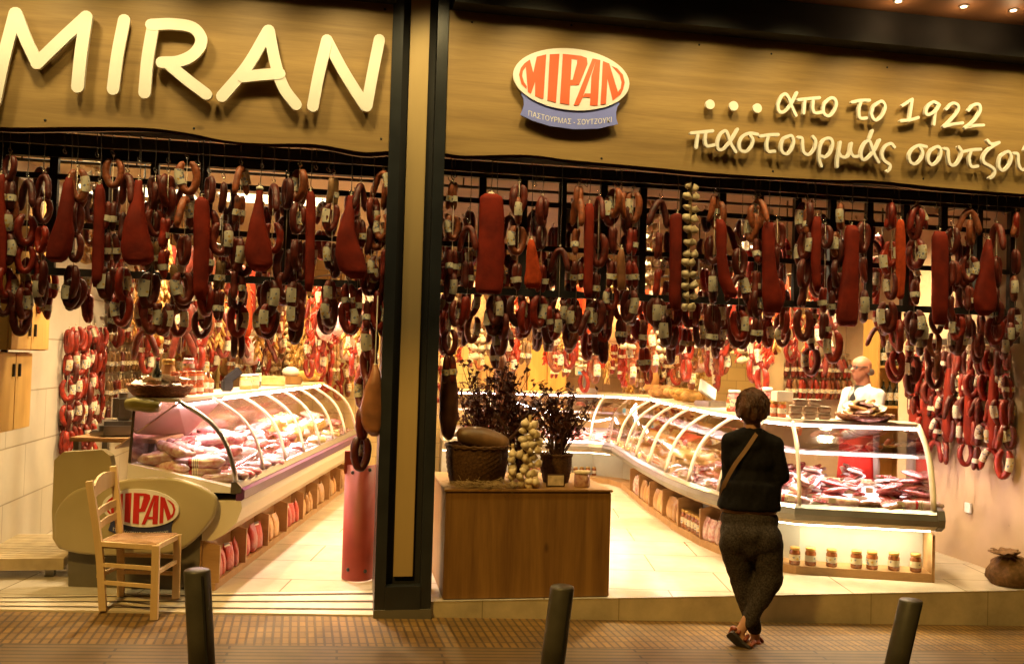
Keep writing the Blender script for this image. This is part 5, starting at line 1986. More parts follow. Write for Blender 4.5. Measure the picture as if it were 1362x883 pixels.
random.seed(5)
for i in range(27):
    d = .13 + i * .172
    for j, u in enumerate((-.01, -.19, -.38)):
        c = L0 + LA * (d + random.uniform(-.03, .03)) + LN * (u + random.uniform(-.02, .02))
        zb = .705 + (-u) * .19 + .004
        if d < 1.5:
            ch = random.choice([('roll', 0, 'pk_white'), ('roll', 0, 'pk_pink'), ('pack', 0, 'pk_white'), ('tray', 1, 'pk_pink')])
            pl_ = 'near the beige end of the left counter'
        elif d < 2.7:
            ch = random.choice([('pack', 0, 'pk_meat'), ('pack', 1, 'pk_pink'), ('tray', 0, 'pk_pink'), ('tray', 1, 'pk_white'), ('block', 0, 'pk_meat')])
            pl_ = 'in the second stretch of the left counter'
        elif d < 4.0:
            ch = random.choice([('wedge', 0, 'pk_cheese'), ('block', 0, 'pk_cheese'), ('pack', 1, 'pk_cheese'), ('pack', 0, 'pk_white')])
            pl_ = 'in the cheese stretch of the left counter'
        else:
            ch = random.choice([('pack', 0, 'pk_brown'), ('pack', 1, 'pk_white'), ('pack', 0, 'pk_pink')])
            pl_ = 'at the far end of the left counter'
        rz = math.atan2(LA.y, LA.x) + random.uniform(-.3, .3) + (0 if ch[0] != 'roll' else random.uniform(-.2, .2))
        pack(*ch, c + Vector((0, 0, zb)), rz, pl_, (random.uniform(-.15, .15), -.15 + random.uniform(-.15, .15)), 1.08)
        if j in (1, 2) and random.random() < .8:
            pack(*ch, c + Vector((random.uniform(-.02, .02), 0, zb + .055)), rz + random.uniform(-.6, .6), pl_, (random.uniform(-.3, .3), random.uniform(-.4, .1)), 1.25)
            if j == 2 and random.random() < .7:
                pack(*ch, c + Vector((random.uniform(-.02, .02), 0, zb + .11)), rz + random.uniform(-.6, .6), pl_, (random.uniform(-.3, .3), random.uniform(-.4, .1)), 1.25)
# bags in the left floor compartments
BAGM = {}


def bag(loc, rz, m, lab, sc=1.0, grp=None):
    if m not in BAGM:
        mb = MB()
        n = 14
        rings = []
        for (k, ky, z) in ((.85, .8, 0), (1, 1, .02), (1.02, .95, .10), (.95, .6, .155), (.98, .12, .185), (1.0, .06, .20)):
            rings.append([Vector((.055 * k * math.copysign(abs(math.cos(a)) ** .6, math.cos(a)), .04 * ky * math.copysign(abs(math.sin(a)) ** .6, math.sin(a)), z)) for a in [2 * PI * j / n for j in range(n)]])
        mb.loft(rings)
        o = mb.build('food_bag', m, None)
        BAGM[m] = o.data
        bpy.data.objects.remove(o)
    o = bpy.data.objects.new('food_bag', BAGM[m])
    COL.objects.link(o)
    o.location = loc
    o.rotation_euler = (0, 0, rz)
    o.scale = (sc, sc, sc)
    return tag(o, lab, 'bag', grp or lab)


angL = math.atan2(LN.y, LN.x) + PI / 2
for i in range(8):
    mm = ['pk_redbag', 'pk_redbag', 'pk_bag', 'pk_redbag', 'pk_bag', 'pk_bag', 'pk_bag', 'pk_bag'][i]
    for j in range(4):
        c = L0 + LA * (.02 + i * .62 + .10 + j * .135) + LN * (-.045 + random.uniform(-.01, .015))
        cw = 'red' if mm == 'pk_redbag' else 'tan'
        bag(c + Vector((0, 0, .056)), angL + random.uniform(-.35, .35), mm, f'{cw} food bag in the {ORD[i + 1]} floor compartment of the left counter', random.uniform(.85, 1.12), f'{cw} bags in the {ORD[i + 1]} left floor compartment')

# --- right counter
rp_front = [(4.47, .27), (3.52, .60)]
rpath = rp_front + [(3.33, .82), (3.22, 1.15), (3.17, 1.7), (3.19, 2.4), (3.33, 3.69), (3.49, 4.85), (3.56, 5.35), (3.50, 5.72), (3.28, 5.92), (2.9, 5.98), (1.3, 6.05)]
rpath = rpath[::-1]
rc = thing('display_counter', 'winding glass meat counter along the right aisle, ending toward the street with lit jars', 'counter', (4.0, .8, 0))
ro = Vector(rc.location)
# check of the outward side: left normal of the reversed path must face the aisle / street
_, t_, n_ = path_at(rpath, path_len(rpath) - .3)
SG = 1 if n_.y < 0 else -1


def S(prof):
    return [(u * SG, z) for u, z in prof]


GR = glass_prof(.085, .56, -.36, 1.165, 10, .11)
mb = MB()
sweep(mb, rpath, S(GR))
rel(mb, 'curved_glass', 'glass', rc, ro)
mb = MB()
sweep(mb, rpath, S([(-.345, 1.165), (-.345, 1.19), (-.74, 1.19), (-.74, 1.165)]), True)
rel(mb, 'top_shelf', 'bellywhite', rc, ro)
mb = MB()
sweep(mb, rpath, S([(.07, .56), (.10, .56), (.125, .535), (.07, .525)]), True)
rel(mb, 'rail', 'steel', rc, ro)
mb = MB()
sweep(mb, rpath, S([(.07, .523), (.128, .53), (.145, .49), (.13, .445), (.07, .435)]), True)
rel(mb, 'bumper', 'grey', rc, ro)
mb = MB()
sweep(mb, rpath, S([(.068, .445), (.125, .442), (.06, .405), (-.08, .40), (-.08, .50), (.068, .50)]), True)
rel(mb, 'belly_panel', 'bellywhite', rc, ro)
mb = MB()
sweep(mb, rpath, S([(.066, .505), (.066, .53), (-.1, .58), (-.78, .68), (-.78, .505)]), True)
rel(mb, 'deck', 'casewhite', rc, ro)
mb = MB()
sweep(mb, rpath, S([(-.40, .905), (-.40, .918), (-.70, .918), (-.70, .905)]), True)
rel(mb, 'middle_shelf', 'casewhite', rc, ro)
mb = MB()
sweep(mb, rpath, S([(-.24, .40), (-.24, .055), (-.26, .055), (-.26, .40)]), True)
rel(mb, 'shelf_back', 'backgrey', rc, ro)
mb = MB()
sweep(mb, rpath, S([(.0, .0), (.0, .065), (-.25, .065), (-.25, 0)]), True)
rel(mb, 'shelf_board', 'shelfwood', rc, ro)
mb = MB()
sweep(mb, rpath, S([(-.27, .50), (-.27, .02), (-.78, .02), (-.78, .50)]), True)
rel(mb, 'body', 'kick', rc, ro)
mb = MB()
sweep(mb, rpath, S([(-.355, 1.155), (-.355, 1.135), (-.38, 1.135), (-.38, 1.155)]), True)
rel(mb, 'light_tube', 'tube', rc, ro)
mb = MB()
sweep(mb, [p for p in rpath[-3:]], S([(-.04, .395), (-.04, .378), (-.07, .378), (-.07, .395)]), True)
rel(mb, 'shelf_light', 'tubew', rc, ro)
mb = MB()
sweep(mb, rpath[:4], S([(-.04, .395), (-.04, .385), (-.06, .385), (-.06, .395)]), True)
rel(mb, 'shelf_light', 'tubew', rc, ro)
RLn = path_len(rpath)
for d0, d1 in ((.05, .95), (1.25, 2.3), (2.3, 3.6), (3.6, 4.9), (5.9, 7.8)):
    pa, pb = [(lambda c, t, n: c + n * SG * -.29 + Vector((0, 0, 1.085)))(*path_at(rpath, RLn - d)) for d in (d0, d1)]
    case_lamp(pa, pb, 24 if d1 < 1 else 15)
pa, pb = [(lambda c, t, n: c + n * SG * -.05 + Vector((0, 0, .372)))(*path_at(rpath, RLn - d)) for d in (.04, .98)]
case_lamp(pa, pb, 9, (1.0, .84, .5))
for i, dd in enumerate([.015, 1.0, 1.32, 1.72, 2.3, 2.95, 3.7, 4.4, 5.1, 5.75, 6.5, 7.2, 7.9]):
    c, t, n = path_at(rpath, RLn - dd)
    n = n * SG
    pts = [c + n * (u + .003) + Vector((0, 0, z)) for u, z in GR]
    if dd in (1.32,):
        continue
    mb = MB()
    mb.tube(pts, .014 if i else .018, 8, flat=1.6)
    rel(mb, 'glass_rib', 'bellywhite', rc, ro)
# right end: glass side with shell below
c, t, n = path_at(rpath, RLn - .001)
n = n * SG
end = [c + n * u + Vector((0, 0, z)) for u, z in GR] + [c + n * -.74 + Vector((0, 0, 1.165)), c + n * -.76 + Vector((0, 0, .66)), c + n * -.1 + Vector((0, 0, .585))]
mb = MB()
mb.add(end, [tuple(range(len(end)))], False)
rel(mb, 'side_glass', 'glass', rc, ro)
mb = MB()
dirx = (t if t.x > 0 else -t)
shell = [c + n * u + Vector((0, 0, z)) for u, z in ((.155, .50), (.12, .565), (-.1, .60), (-.76, .66), (-.78, .40), (.05, .40), (.13, .44))]
mb.prism([p + dirx * .004 for p in shell], dirx * .05)
rel(mb, 'end_shell', 'grey', rc, ro)
mb = MB()
sd = [c + n * u + Vector((0, 0, z)) for u, z in ((.002, 0), (.002, .36), (-.27, .39), (-.27, 0))]
mb.prism([p + dirx * .004 for p in sd], dirx * .02)
rel(mb, 'side_board', 'shelfwood', rc, ro)
for dd in (1.62, 2.2, 2.8, 3.4, 4.0, 4.6, 5.2):
    c, t, n = path_at(rpath, RLn - dd)
    n = n * SG
    mb = MB()
    mb.prism([c + n * .01 + Vector((0, 0, .066)), c + n * .01 + Vector((0, 0, .33)), c + n * -.235 + Vector((0, 0, .39)), c + n * -.235 + Vector((0, 0, .066))], t * .022)
    rel(mb, 'divider', 'shelfwood', rc, ro)
random.seed(11)
nseg = 42
for i in range(nseg):
    dd = .08 + i * (RLn - .3) / nseg
    c, t, n = path_at(rpath, RLn - dd)
    n = n * SG
    for j, u in enumerate((-.01, -.19, -.37, -.55)):
        if dd > 5.5 and j > 2:
            continue
        p = c + n * (u + random.uniform(-.02, .02)) + t * random.uniform(-.03, .03)
        zb = .53 + .004 + (.066 - u) * .178
        if dd < 1.15:
            ch = random.choice([('pack', 0, 'pk_meat'), ('pack', 1, 'pk_brown'), ('tray', 0, 'pk_pink'), ('tray', 1, 'pk_meat'), ('tray', 0, 'pk_meat'), ('pack', 0, 'pk_pink'), ('roll', 0, 'pk_white')])
            pl_ = 'in the street end of the right counter'
        elif dd < 3.0:
            ch = random.choice([('pack', 0, 'pk_meat'), ('tray', 0, 'pk_pink'), ('tray', 1, 'pk_meat'), ('pack', 0, 'pk_pink'), ('tray', 1, 'pk_white')])
            pl_ = 'beside the woman in the right counter'
        elif dd < 4.6:
            ch = random.choice([('wedge', 0, 'pk_cheese'), ('block', 0, 'pk_cheese'), ('pack', 1, 'pk_white'), ('pack', 1, 'pk_cheese')])
            pl_ = 'in the middle stretch of the right counter'
        elif dd < 6:
            ch = random.choice([('pack', 0, 'pk_white'), ('pack', 1, 'pk_cheese'), ('pack', 0, 'pk_pink')])
            pl_ = 'near the bend of the right counter'
        else:
            ch = random.choice([('pack', 0, 'pk_pink'), ('tray', 1, 'pk_meat'), ('tray', 0, 'pk_pink'), ('pack', 0, 'pk_white')])
            pl_ = 'in the far stretch of the right counter'
        rz = math.atan2(t.y, t.x) + PI / 2 + random.uniform(-.4, .4)
        pack(*ch, p + Vector((0, 0, zb)), rz, pl_, (random.uniform(-.25, .25), random.uniform(-.25, .25)), 1.08)
        if j >= 1 and random.random() < .8:
            for q in range(1, random.choice((2, 3, 3, 4) if (dd < 1.3 and j > 0) else (2, 2, 3)) if dd < 5 else 2):
                pack(*ch, p + Vector((random.uniform(-.02, .02), random.uniform(-.02, .02), zb + .05 * q)), rz + random.uniform(-.7, .7), pl_, (random.uniform(-.4, .4), random.uniform(-.4, .4)), 1.05)
# white tray with a pale pack on it, price cards
for dd, u in ((.42, -.22), (.75, .03), (.25, .05), (1.02, .05), (1.95, .045), (2.6, .045), (3.3, .045)):
    c, t, n = path_at(rpath, RLn - dd)
    n = n * SG
    p = c + n * (u + .02)
    mb = MB()
    mb.box((0, 0, .022), (.055, .004, .04), math.atan2(t.y, t.x))
    mb.box((0, .012, .003), (.055, .03, .004), math.atan2(t.y, t.x))
    o = mono(mb, 'price_card', 'paper', 'small standing price card behind the front glass of the right counter', 'price card', 'price cards in the right counter')
    o.location = p + Vector((0, 0, .575 + (.0 if u > 0 else .06)))


# --- jars
JAR = {}


def jar(loc, m, lab, h=.13, r=.042, grp=None, lid='jarlid', parts=True):
    t = thing('food_jar', lab, 'jar', loc, random.uniform(0, 6), grp or lab)
    key = (m, h, r, lid)
    if key not in JAR:
        a = MB().lathe([(r * .9, 0), (r, .006), (r, h * .74), (r * .8, h * .84), (r * .8, h * .88)], n=16)
        b = MB().lathe([(r * .86, h * .86), (r * .9, h * .865), (r * .9, h), (r * .8, h + .003)], n=16)
        l_ = MB().lathe([(r * 1.012, h * .25), (r * 1.012, h * .6)], n=16)
        l_.f = l_.f[:-2]
        l_.m = l_.m[:-2]
        l_.sm = l_.sm[:-2]
        oa, ob, ol = a.build('glass_body', m, None), b.build('lid', lid, None), l_.build('paper_label', 'tag', None)
        JAR[key] = (oa.data, ob.data, ol.data)
        for q in (oa, ob, ol):
            bpy.data.objects.remove(q)
    for nm, me in zip(('glass_body', 'lid', 'paper_label'), JAR[key]):
        o = bpy.data.objects.new(nm, me)
        COL.objects.link(o)
        o.parent = t
    return t


for i, px in enumerate((1057, 1078, 1106, 1139, 1160, 1189, 1218)):
    dd = 1.0 - i * .152 if i < 1 else None
    p = atZ(px, 748 + (px - 1057) * .045, .066)
    # keep the jar on the shelf board, just behind its front edge
    a, b = Vector((*rp_front[1], 0)), Vector((*rp_front[0], 0))
    dr = ray(px, 745)
    nn = Vector((-(b - a).y, (b - a).x, 0)).normalized()
    if nn.y < 0:
        nn = -nn
    q0 = a + nn * .06
    tt = (q0 - CAM).dot(nn) / dr.dot(nn)
    w_ = CAM + dr * tt
    jar((w_.x, w_.y, .066), 'jaramber', f'{["leftmost", "second", "third", "fourth", "fifth", "sixth", "rightmost"][i]} amber jar on the lit shelf under the right counter', .135, .043, 'amber jars on the lit shelf')
for i in range(13):
    for k in range(2):
        jar((2.35 + i * .088, 6.07 + .06 * 1 + k * .085, .066), 'jaramber', 'small amber jar on the floor shelf of the far counter', .11, .034, parts=False)
for k, (dd, m, cw, n_b) in enumerate(((1.66, 'pk_white', 'pale pink', 5), (2.24, 'jar', '', 6), (2.84, 'pk_bag', 'tan', 4), (3.44, 'pk_bag', 'tan', 4), (4.04, 'pk_bag', 'tan', 4), (4.64, 'pk_white', 'pale pink', 3))):
    for j in range(n_b):
        c, t, n = path_at(rpath, RLn - dd - .07 - j * (.52 / n_b))
        n = n * SG
        p = c + n * (-.055 + random.uniform(-.012, .012))
        if m == 'jar':
            jar((p.x, p.y, .066), 'jaramber', 'amber jar on the floor shelf beside the right aisle', .17, .04)
        else:
            bag(p + Vector((0, 0, .066)), math.atan2(t.y, t.x) + random.uniform(-.3, .3), m, f'{cw} food bag in the {ORD[k + 1]} aisle compartment of the right counter', random.uniform(.95, 1.2), f'{cw} bags in the {ORD[k + 1]} aisle compartment')
def proj(P):
    d = Vector(P) - CAM
    return 681 + F_PX * d.dot(CR) / d.dot(CF), CY_PX - F_PX * d.dot(CU) / d.dot(CF)


def along(path, u, z, px, lo_=0.0, hi=None, from_end=False):
    """the point of a counter top (u behind the front line) that stands at this place of the photo"""
    L = path_len(path)
    hi = hi if hi is not None else L
    best = None
    for k in range(240):
        d = lo_ + (hi - lo_) * k / 239
        c, t, n = path_at(path, L - d if from_end else d)
        p = c + n * u + Vector((0, 0, z))
        e = abs(proj(p)[0] - px)
        if best is None or e < best[0]:
            best = (e, p, t)
    return best[1], best[2]


LP = [tuple(L0.to_2d()), tuple((L0 + LA * LL).to_2d())]


def ltop(px, u=-.46):
    return along(LP, -u, 1.288, px)[0]       # LP runs the other way: its left normal points to the wall


def rtop(px, u=-.5, lo_=0.0, hi=5.6):
    return along(rpath, u * SG, 1.191, px, lo_, hi, True)[0]


# ------------------------------------------------------------------ baskets
def basket(name, label, loc, r0, r1, h, rim=.014, group=None, m='wicker', sy=1.0, handle=False):
    t = thing(name, label, 'basket', loc, random.uniform(0, 1), group)
    mb = MB()
    n = 40
    rows = max(5, int(h / .016))
    rings = []
    for i in range(rows + 1):
        f_ = i / rows
        r = r0 + (r1 - r0) * f_ + .012 * math.sin(f_ * PI)
        rings.append([Vector(((r + .006 * (1 if (j + i) % 2 else -1)) * math.cos(2 * PI * j / n), sy * (r + .006 * (1 if (j + i) % 2 else -1)) * math.sin(2 * PI * j / n), h * f_)) for j in range(n)])
    inner = [[Vector((p.x * .93, p.y * .93, p.z)) for p in rings[k]] for k in (rows, 1)]
    mb.loft(rings + inner)
    mb.build('woven_side', m, t)
    rm = MB()
    for k in range(2):
        pts = [((r1 + .004) * math.cos(2 * PI * j / 40), sy * (r1 + .004) * math.sin(2 * PI * j / 40), h + .008 * math.sin(j * PI * .5 + k * PI)) for j in range(40)]
        rm.tube(pts, rim * .7, 6, closed=True)
    rm.build('rim', m, t)
    return t


p = ltop(212, -.50)
bk_ = basket('wicker_basket', 'shallow wicker basket with crumpled paper on the near end of the left counter', p, .16, .21, .075, .012, None, 'wickerred')
cr = MB()
for i in range(26):
    a = random.uniform(0, 6.28)
    r = random.uniform(0, .15)
    c = Vector((r * math.cos(a), r * math.sin(a), random.uniform(.05, .11)))
    q = Matrix.Rotation(random.uniform(0, 6), 3, 'Z') @ Matrix.Rotation(random.uniform(-.7, .7), 3, 'X')
    cr.add([c + q @ Vector(v) for v in ((-.07, -.05, 0), (.0, -.055, .025), (.07, -.05, 0), (.075, .05, .012), (0, .05, -.012), (-.07, .05, .016))], [(0, 1, 4, 5), (1, 2, 3, 4)], False)
o = mono(cr, 'crumpled_paper', 'paper', 'crumpled cream wrapping paper lying in the shallow wicker basket', 'paper')
o.location = p + Vector((0, 0, .012))

k = 0
for row_ in range(2):
    for i, px in enumerate((232, 243, 254, 264)):
        q = ltop(px, -.42)
        jar(q + Vector((0, 0, row_ * .088)), 'jarred', f'{["lower", "upper"][row_]} red jar, {["first", "second", "third", "fourth"][i]} from the wicker basket, on the left counter', .086, .036, 'stacked red jars', 'jarred')
q = ltop(222, -.5)
jar(q + Vector((0, 0, 0)), 'pk_bag', 'tall tan canister standing behind the stacked red jars', .26, .05)
q = ltop(249, -.42)
jar(q + Vector((0, 0, .178)), 'pk_pink', 'pink tub with white lid on top of the red jars', .09, .042, None, 'white')


def bottle(loc, lab, m='bottle', h=.26, r=.034, grp=None, cap='jarlid'):
    t = thing('bottle', lab, 'bottle', loc, 0, grp or lab)
    MB().lathe([(r * .9, 0), (r, .006), (r, h * .58), (r * .85, h * .66), (r * .36, h * .76), (r * .34, h * .95)], n=14).build('glass_body', m, t)
    MB().lathe([(r * .38, h * .93), (r * .40, h * .935), (r * .40, h), (r * .3, h + .002)], n=12).build('cap', cap, t)
    a = MB().lathe([(r * 1.01, h * .2), (r * 1.01, h * .5)], n=14)
    a.f, a.m, a.sm = a.f[:-2], a.m[:-2], a.sm[:-2]
    a.build('paper_label', 'tag', t)
    return t


bottle(ltop(208, -.5), 'dark bottle with red cap behind the wicker basket', 'bottle', .27, .034, None, 'red')
bottle(ltop(272, -.44), 'first small amber sauce bottle beside the red jars', 'jaramber', .17, .028)
bottle(ltop(279, -.42), 'second small amber sauce bottle beside the red jars', 'jaramber', .16, .028)
bottle(ltop(343, -.46), 'slim dark bottle among the tubs in the middle of the left counter', 'bottle', .27, .03, None, 'red')
q = ltop(302, -.40)
t = thing('card_terminal', 'dark handheld card terminal leaning on the left counter top', 'card reader', q, .5)
MB().bbox((0, 0, .05), (.09, .06, .10), .012).build('base', 'dark', t)
s_ = MB().bbox((0, 0, 0), (.075, .025, .15), .008).build('handset', 'dark', t)
s_.location = (.05, 0, .13)
s_.rotation_euler = (0, .9, 0)
for i, px in enumerate((327, 336)):
    jar(ltop(px, -.40), 'pk_cheese', f'{["left", "right"][i]} pale tub of a pair in the middle of the left counter', .13, .055, 'pale tubs', 'white')
q = ltop(362, -.45)
mb = MB()
mb.bbox((0, 0, .05), (.26, .20, .10), .012)
o = mono(mb, 'food_box', 'pk_cheese', 'low yellow box behind the open crate on the left counter', 'box')
o.location = q
q = ltop(386, -.42)
t = thing('crate', 'small brown crate holding a wrapped white loaf on the left counter', 'crate', q, .2)
MB().bbox((0, 0, .045), (.22, .18, .09), .008).build('crate_body', 'plank', t)
o = mono(MB().ball((0, 0, 0), (.09, .07, .06), 14, 9, .05), 'wrapped_loaf', 'paper', 'wrapped white loaf lying in the small brown crate', 'bread')
o.location = q + Vector((0, 0, .13))
for i, (px, c) in enumerate(((408, 'golden'), (420, 'straw'), (432, 'golden'), (443, 'golden'))):
    q = ltop(px, -.45)
    mb = MB()
    for j in range(5):
        mb.ball((random.uniform(-.06, .06), random.uniform(-.08, .08), .05 + random.uniform(0, .06)), (.07, .055, .05), 10, 7, .1)
    o = mono(mb, 'wrapped_bread', c, f'{["first", "second", "third", "fourth"][i]} heap of golden wrapped bread toward the far end of the left counter', 'bread', 'bread heaps')
    o.location = q
for i, px in enumerate((452, 459, 465)):
    jar(ltop(px, -.4), 'jarred', 'small red jar at the far end of the left counter', .12, .045, None, 'white')
# slicer and side table behind the counter
q = L0 + LN * -.85 + LA * .55
t = thing('side_table', 'dark topped side table behind the near end of the left counter', 'table', (q.x, q.y, 0), -.18)
MB().bbox((0, 0, .965), (.62, .55, .03), .006).build('tabletop', 'shelfwood', t)
for sx in (-1, 1):
    for sy in (-1, 1):
        MB().box((sx * .27, sy * .23, .475), (.04, .04, .948)).build('leg', 'grey', t)
t = thing('meat_slicer', 'silver meat slicer standing behind the arm of the left counter', 'slicer', (q.x, q.y, .98), .3)
MB().bbox((0, 0, .06), (.42, .30, .10), .03).build('base', 'grey', t)
d_ = MB().lathe([(.02, -.012), (.14, -.006), (.145, 0), (.14, .006), (.02, .012)], n=30).build('blade', 'steel', t)
d_.rotation_euler = (PI / 2 - .25, .2, .4)
d_.location = (.10, -.06, .26)
MB().bbox((-.04, .05, .2), (.16, .2, .22), .04).build('motor_housing', 'steel', t)
MB().tube(smooth_path([(.05, -.1, .34), (.16, -.16, .40), (.25, -.10, .33), (.24, -.04, .24)], 5), .018, 8).build('handle', 'steel', t)
q2 = q + LN * -.42 + LA * .05
mb = MB()
mb.bbox((0, 0, .018), (.26, .2, .03), .01)
mb.bbox((0, 0, .036), (.22, .16, .008), .003)
o = mono(mb, 'metal_tray', 'steel', 'flat silver tray lying beside the slicer on the side table', 'tray')
o.location = (q.x - .16, q.y - .02, .981)
o.scale = (.7, 1, 1)

# ------------------------------------------------------------------ right counter top
def boxed_tray(loc, rz, lab):
    t = thing('plastic_tray', lab, 'food tray', loc, rz, 'stacked plastic trays')
    key = 'tray'
    if key not in PACK:
        a = MB().bbox((0, 0, .024), (.098, .085, .046), .010).build('a', 'clear', None)
        b = MB().bbox((0, 0, .050), (.106, .093, .008), .003).build('b', 'traylid', None)
        PACK[key] = (a.data, b.data)
        bpy.data.objects.remove(a)
        bpy.data.objects.remove(b)
    for nm, me in zip(('tray_body', 'lid'), PACK[key]):
        o = bpy.data.objects.new(nm, me)
        COL.objects.link(o)
        o.parent = t


for row_, xs in enumerate(((1058, 1077, 1096), (1058, 1077, 1096), (1063, 1083))):
    for i, px in enumerate(xs):
        q = rtop(px, -.50, 0, 1.2)
        boxed_tray(q + Vector((0, 0, row_ * .0555)), -.33, f'{["bottom", "middle", "top"][row_]} layer clear food tray, {["left", "second", "right"][i]} of its layer, on the right counter')
q = rtop(1150, -.50, 0, 1.2)
bk_ = basket('wicker_basket', 'shallow red brown basket of wrapped snacks on the street end of the right counter', q, .16, .225, .05, .01, None, 'wickerred')
for i in range(18):
    a = i * 2.4
    nb = MB().bbox((0, 0, 0), (random.uniform(.11, .17), random.uniform(.08, .11), random.uniform(.014, .03)), .005)
    o = nb.build('snack_pack', ['pk_bag', 'paper', 'pk_cheese', 'pk_white'][i % 4])
    COL.objects.unlink(o)
    COL.objects.link(o)
    o.location = q + Vector((.155 * math.cos(a) * (1 - .035 * i), .155 * math.sin(a) * (1 - .035 * i), .055 + .0052 * i))
    o.rotation_euler = (random.uniform(-.7, .7), random.uniform(-.6, .6), random.uniform(0, 6))
    tag(o, 'wrapped snack pack heaped in the shallow red brown basket', 'snack pack', 'snack packs in the basket')
for i, (px, u, m, h, r, lab) in enumerate(((975, -.42, 'pk_pink', .20, .065, 'tall pink paper tub beside the woman on the right counter'), (962, -.40, 'jarred', .13, .036, 'red jar at the left of the tall pink tub'),
                                           (968, -.38, 'jarred', .13, .036, 'red jar in front of the tall pink tub'), (1020, -.45, 'jarred', .13, .036, 'first red jar right of the womans head'),
                                           (1030, -.45, 'jarred', .13, .036, 'second red jar right of the womans head'), (1040, -.45, 'jarred', .13, .036, 'third red jar right of the womans head'),
                                           (1020, -.55, 'pk_pink', .24, .05, 'tall pink canister behind the red jars'))):
    jar(rtop(px, u, .4, 2.5), m, lab, h, r, None, 'white' if m != 'jarred' else 'jarlid')
q = rtop(1037, -.46, .4, 2.0)
mb = MB().bbox((0, 0, .045), (.15, .12, .09), .006)
o = mono(mb, 'carton', 'traylid', 'small pinkish carton standing on the red jars right of the woman', 'carton')
o.location = q + Vector((.02, .0, .132))
for i, px in enumerate((846, 862, 878, 895, 908, 922)):
    q = rtop(px, -.45, 1.6, 5.6)
    mb = MB()
    for j in range(4):
        mb.ball((random.uniform(-.07, .07), random.uniform(-.1, .1), .055 + random.uniform(0, .05)), (.10, .085, .06), 12, 8, .12)
    o = mono(mb, 'crusty_loaf', 'bread' if i < 4 else 'golden', f'{["first", "second", "third", "fourth", "fifth", "sixth"][i]} crusty heap from the far bend along the right counter top', 'bread', 'crusty heaps')
    o.location = q
q = rtop(945, -.48, 1.2, 4)
t = thing('shop_scale', 'white tilted scale head on the right counter, left of the woman', 'scale', q, .3)
MB().bbox((0, 0, .03), (.24, .26, .06), .012).build('base', 'steel', t)
s_ = MB().bbox((0, 0, 0), (.24, .03, .15), .008).build('screen_head', 'white', t)
s_.location = (0, .05, .17)
s_.rotation_euler = (-.4, .5, 0)
q, _ = along(rpath, -.5 * SG, 1.191, 787, 0, 2.6)
t = thing('shop_scale', 'upright scale with a lit readout on the far counter', 'scale', q, .1)
MB().bbox((0, 0, .03), (.24, .26, .06), .012).build('base', 'white', t)
MB().box((0, .08, .16), (.06, .04, .2)).build('stem', 'grey', t)
MB().bbox((0, .08, .30), (.30, .05, .12), .01).build('screen_head', 'traylid', t)
MB().box((0, .052, .275), (.25, .004, .045)).build('readout', 'lcd', t)
# shelf on the tiled wall
pA, pB = atY(752, 484, 6.85), atY(884, 484, 6.85)
t = thing('wall_shelf', 'long cream shelf on the yellow tiled wall above the far counter', 'shelf', ((pA.x + pB.x) / 2, 6.85, pA.z))
MB().bbox((0, 0, 0), (pB.x - pA.x, .26, .03), .004).build('board', 'traylid', t)
for s in (-1, 1):
    MB().bar((s * .6, .1, -.015), (s * .6, -.08, -.015), .02, .03).build('bracket', 'steel', t)
zz = pA.z + .016
x = atY(790, 470, 6.83).x
o = mono(MB().lathe([(.16, 0), (.19, .02), (.19, .2), (.12, .26), (.01, .28)], n=24), 'round_cheese', 'golden', 'big pale round cheese on the cream shelf', 'cheese')
o.location = (x, 6.83, zz)
x = atY(893, 470, 6.83).x
mb = MB()
mb.tube([(.07 * math.cos(2 * PI * k / 24), 0, .10 + .07 * math.sin(2 * PI * k / 24)) for k in range(24)], .032, 8, closed=True)
o = mono(mb, 'paper_roll', 'paper', 'white paper roll standing on the right end of the cream shelf', 'paper roll')
o.location = (x - .06, 6.80, zz)
x = atY(866, 460, 6.83).x
o = mono(MB().bbox((0, 0, .15), (.16, .1, .3), .01), 'dark_box', 'pk_brown', 'upright dark brown box beside the paper roll on the cream shelf', 'box')
o.location = (x, 6.83, zz)
for i, px in enumerate((815, 828, 842)):
    x = atY(px, 460, 6.83).x
    o = mono(MB().ball((0, 0, .13), (.11, .09, .13), 12, 8, .08), 'clear_bag', 'pk_white' if i % 2 else 'golden', f'{["first", "second", "third"][i]} puffy bag right of the round cheese on the cream shelf', 'bag', 'puffy bags on the shelf')
    o.location = (x, 6.83, zz)
# tall cupboard and panels behind the twigs
for (x0, x1, y0, y1, y, lab, m) in ((640, 700, 428, 540, 6.75, 'tall dark cupboard behind the twig bouquet', 'shelfwood'), (700, 752, 450, 540, 6.78, 'yellowish wooden panel cupboard left of the tiled wall', 'cabinet')):
    a_, b_ = atY(x0, y0, y), atY(x1, y0, y)
    t = thing('cupboard', lab, 'cupboard', ((a_.x + b_.x) / 2, y, 0))
    w_, h_ = b_.x - a_.x, a_.z
    MB().bbox((0, .03, h_ / 2), (w_, .3, h_), .006).build('body', m, t)
    for s in (-1, 1):
        d_ = MB().bbox((s * w_ / 4, -.13, h_ / 2), (w_ / 2 - .015, .02, h_ - .05), .004).build('door', m, t)
        MB().box((s * .03, -.152, h_ * .55), (.012, .02, .12)).build('handle', 'dark', d_)
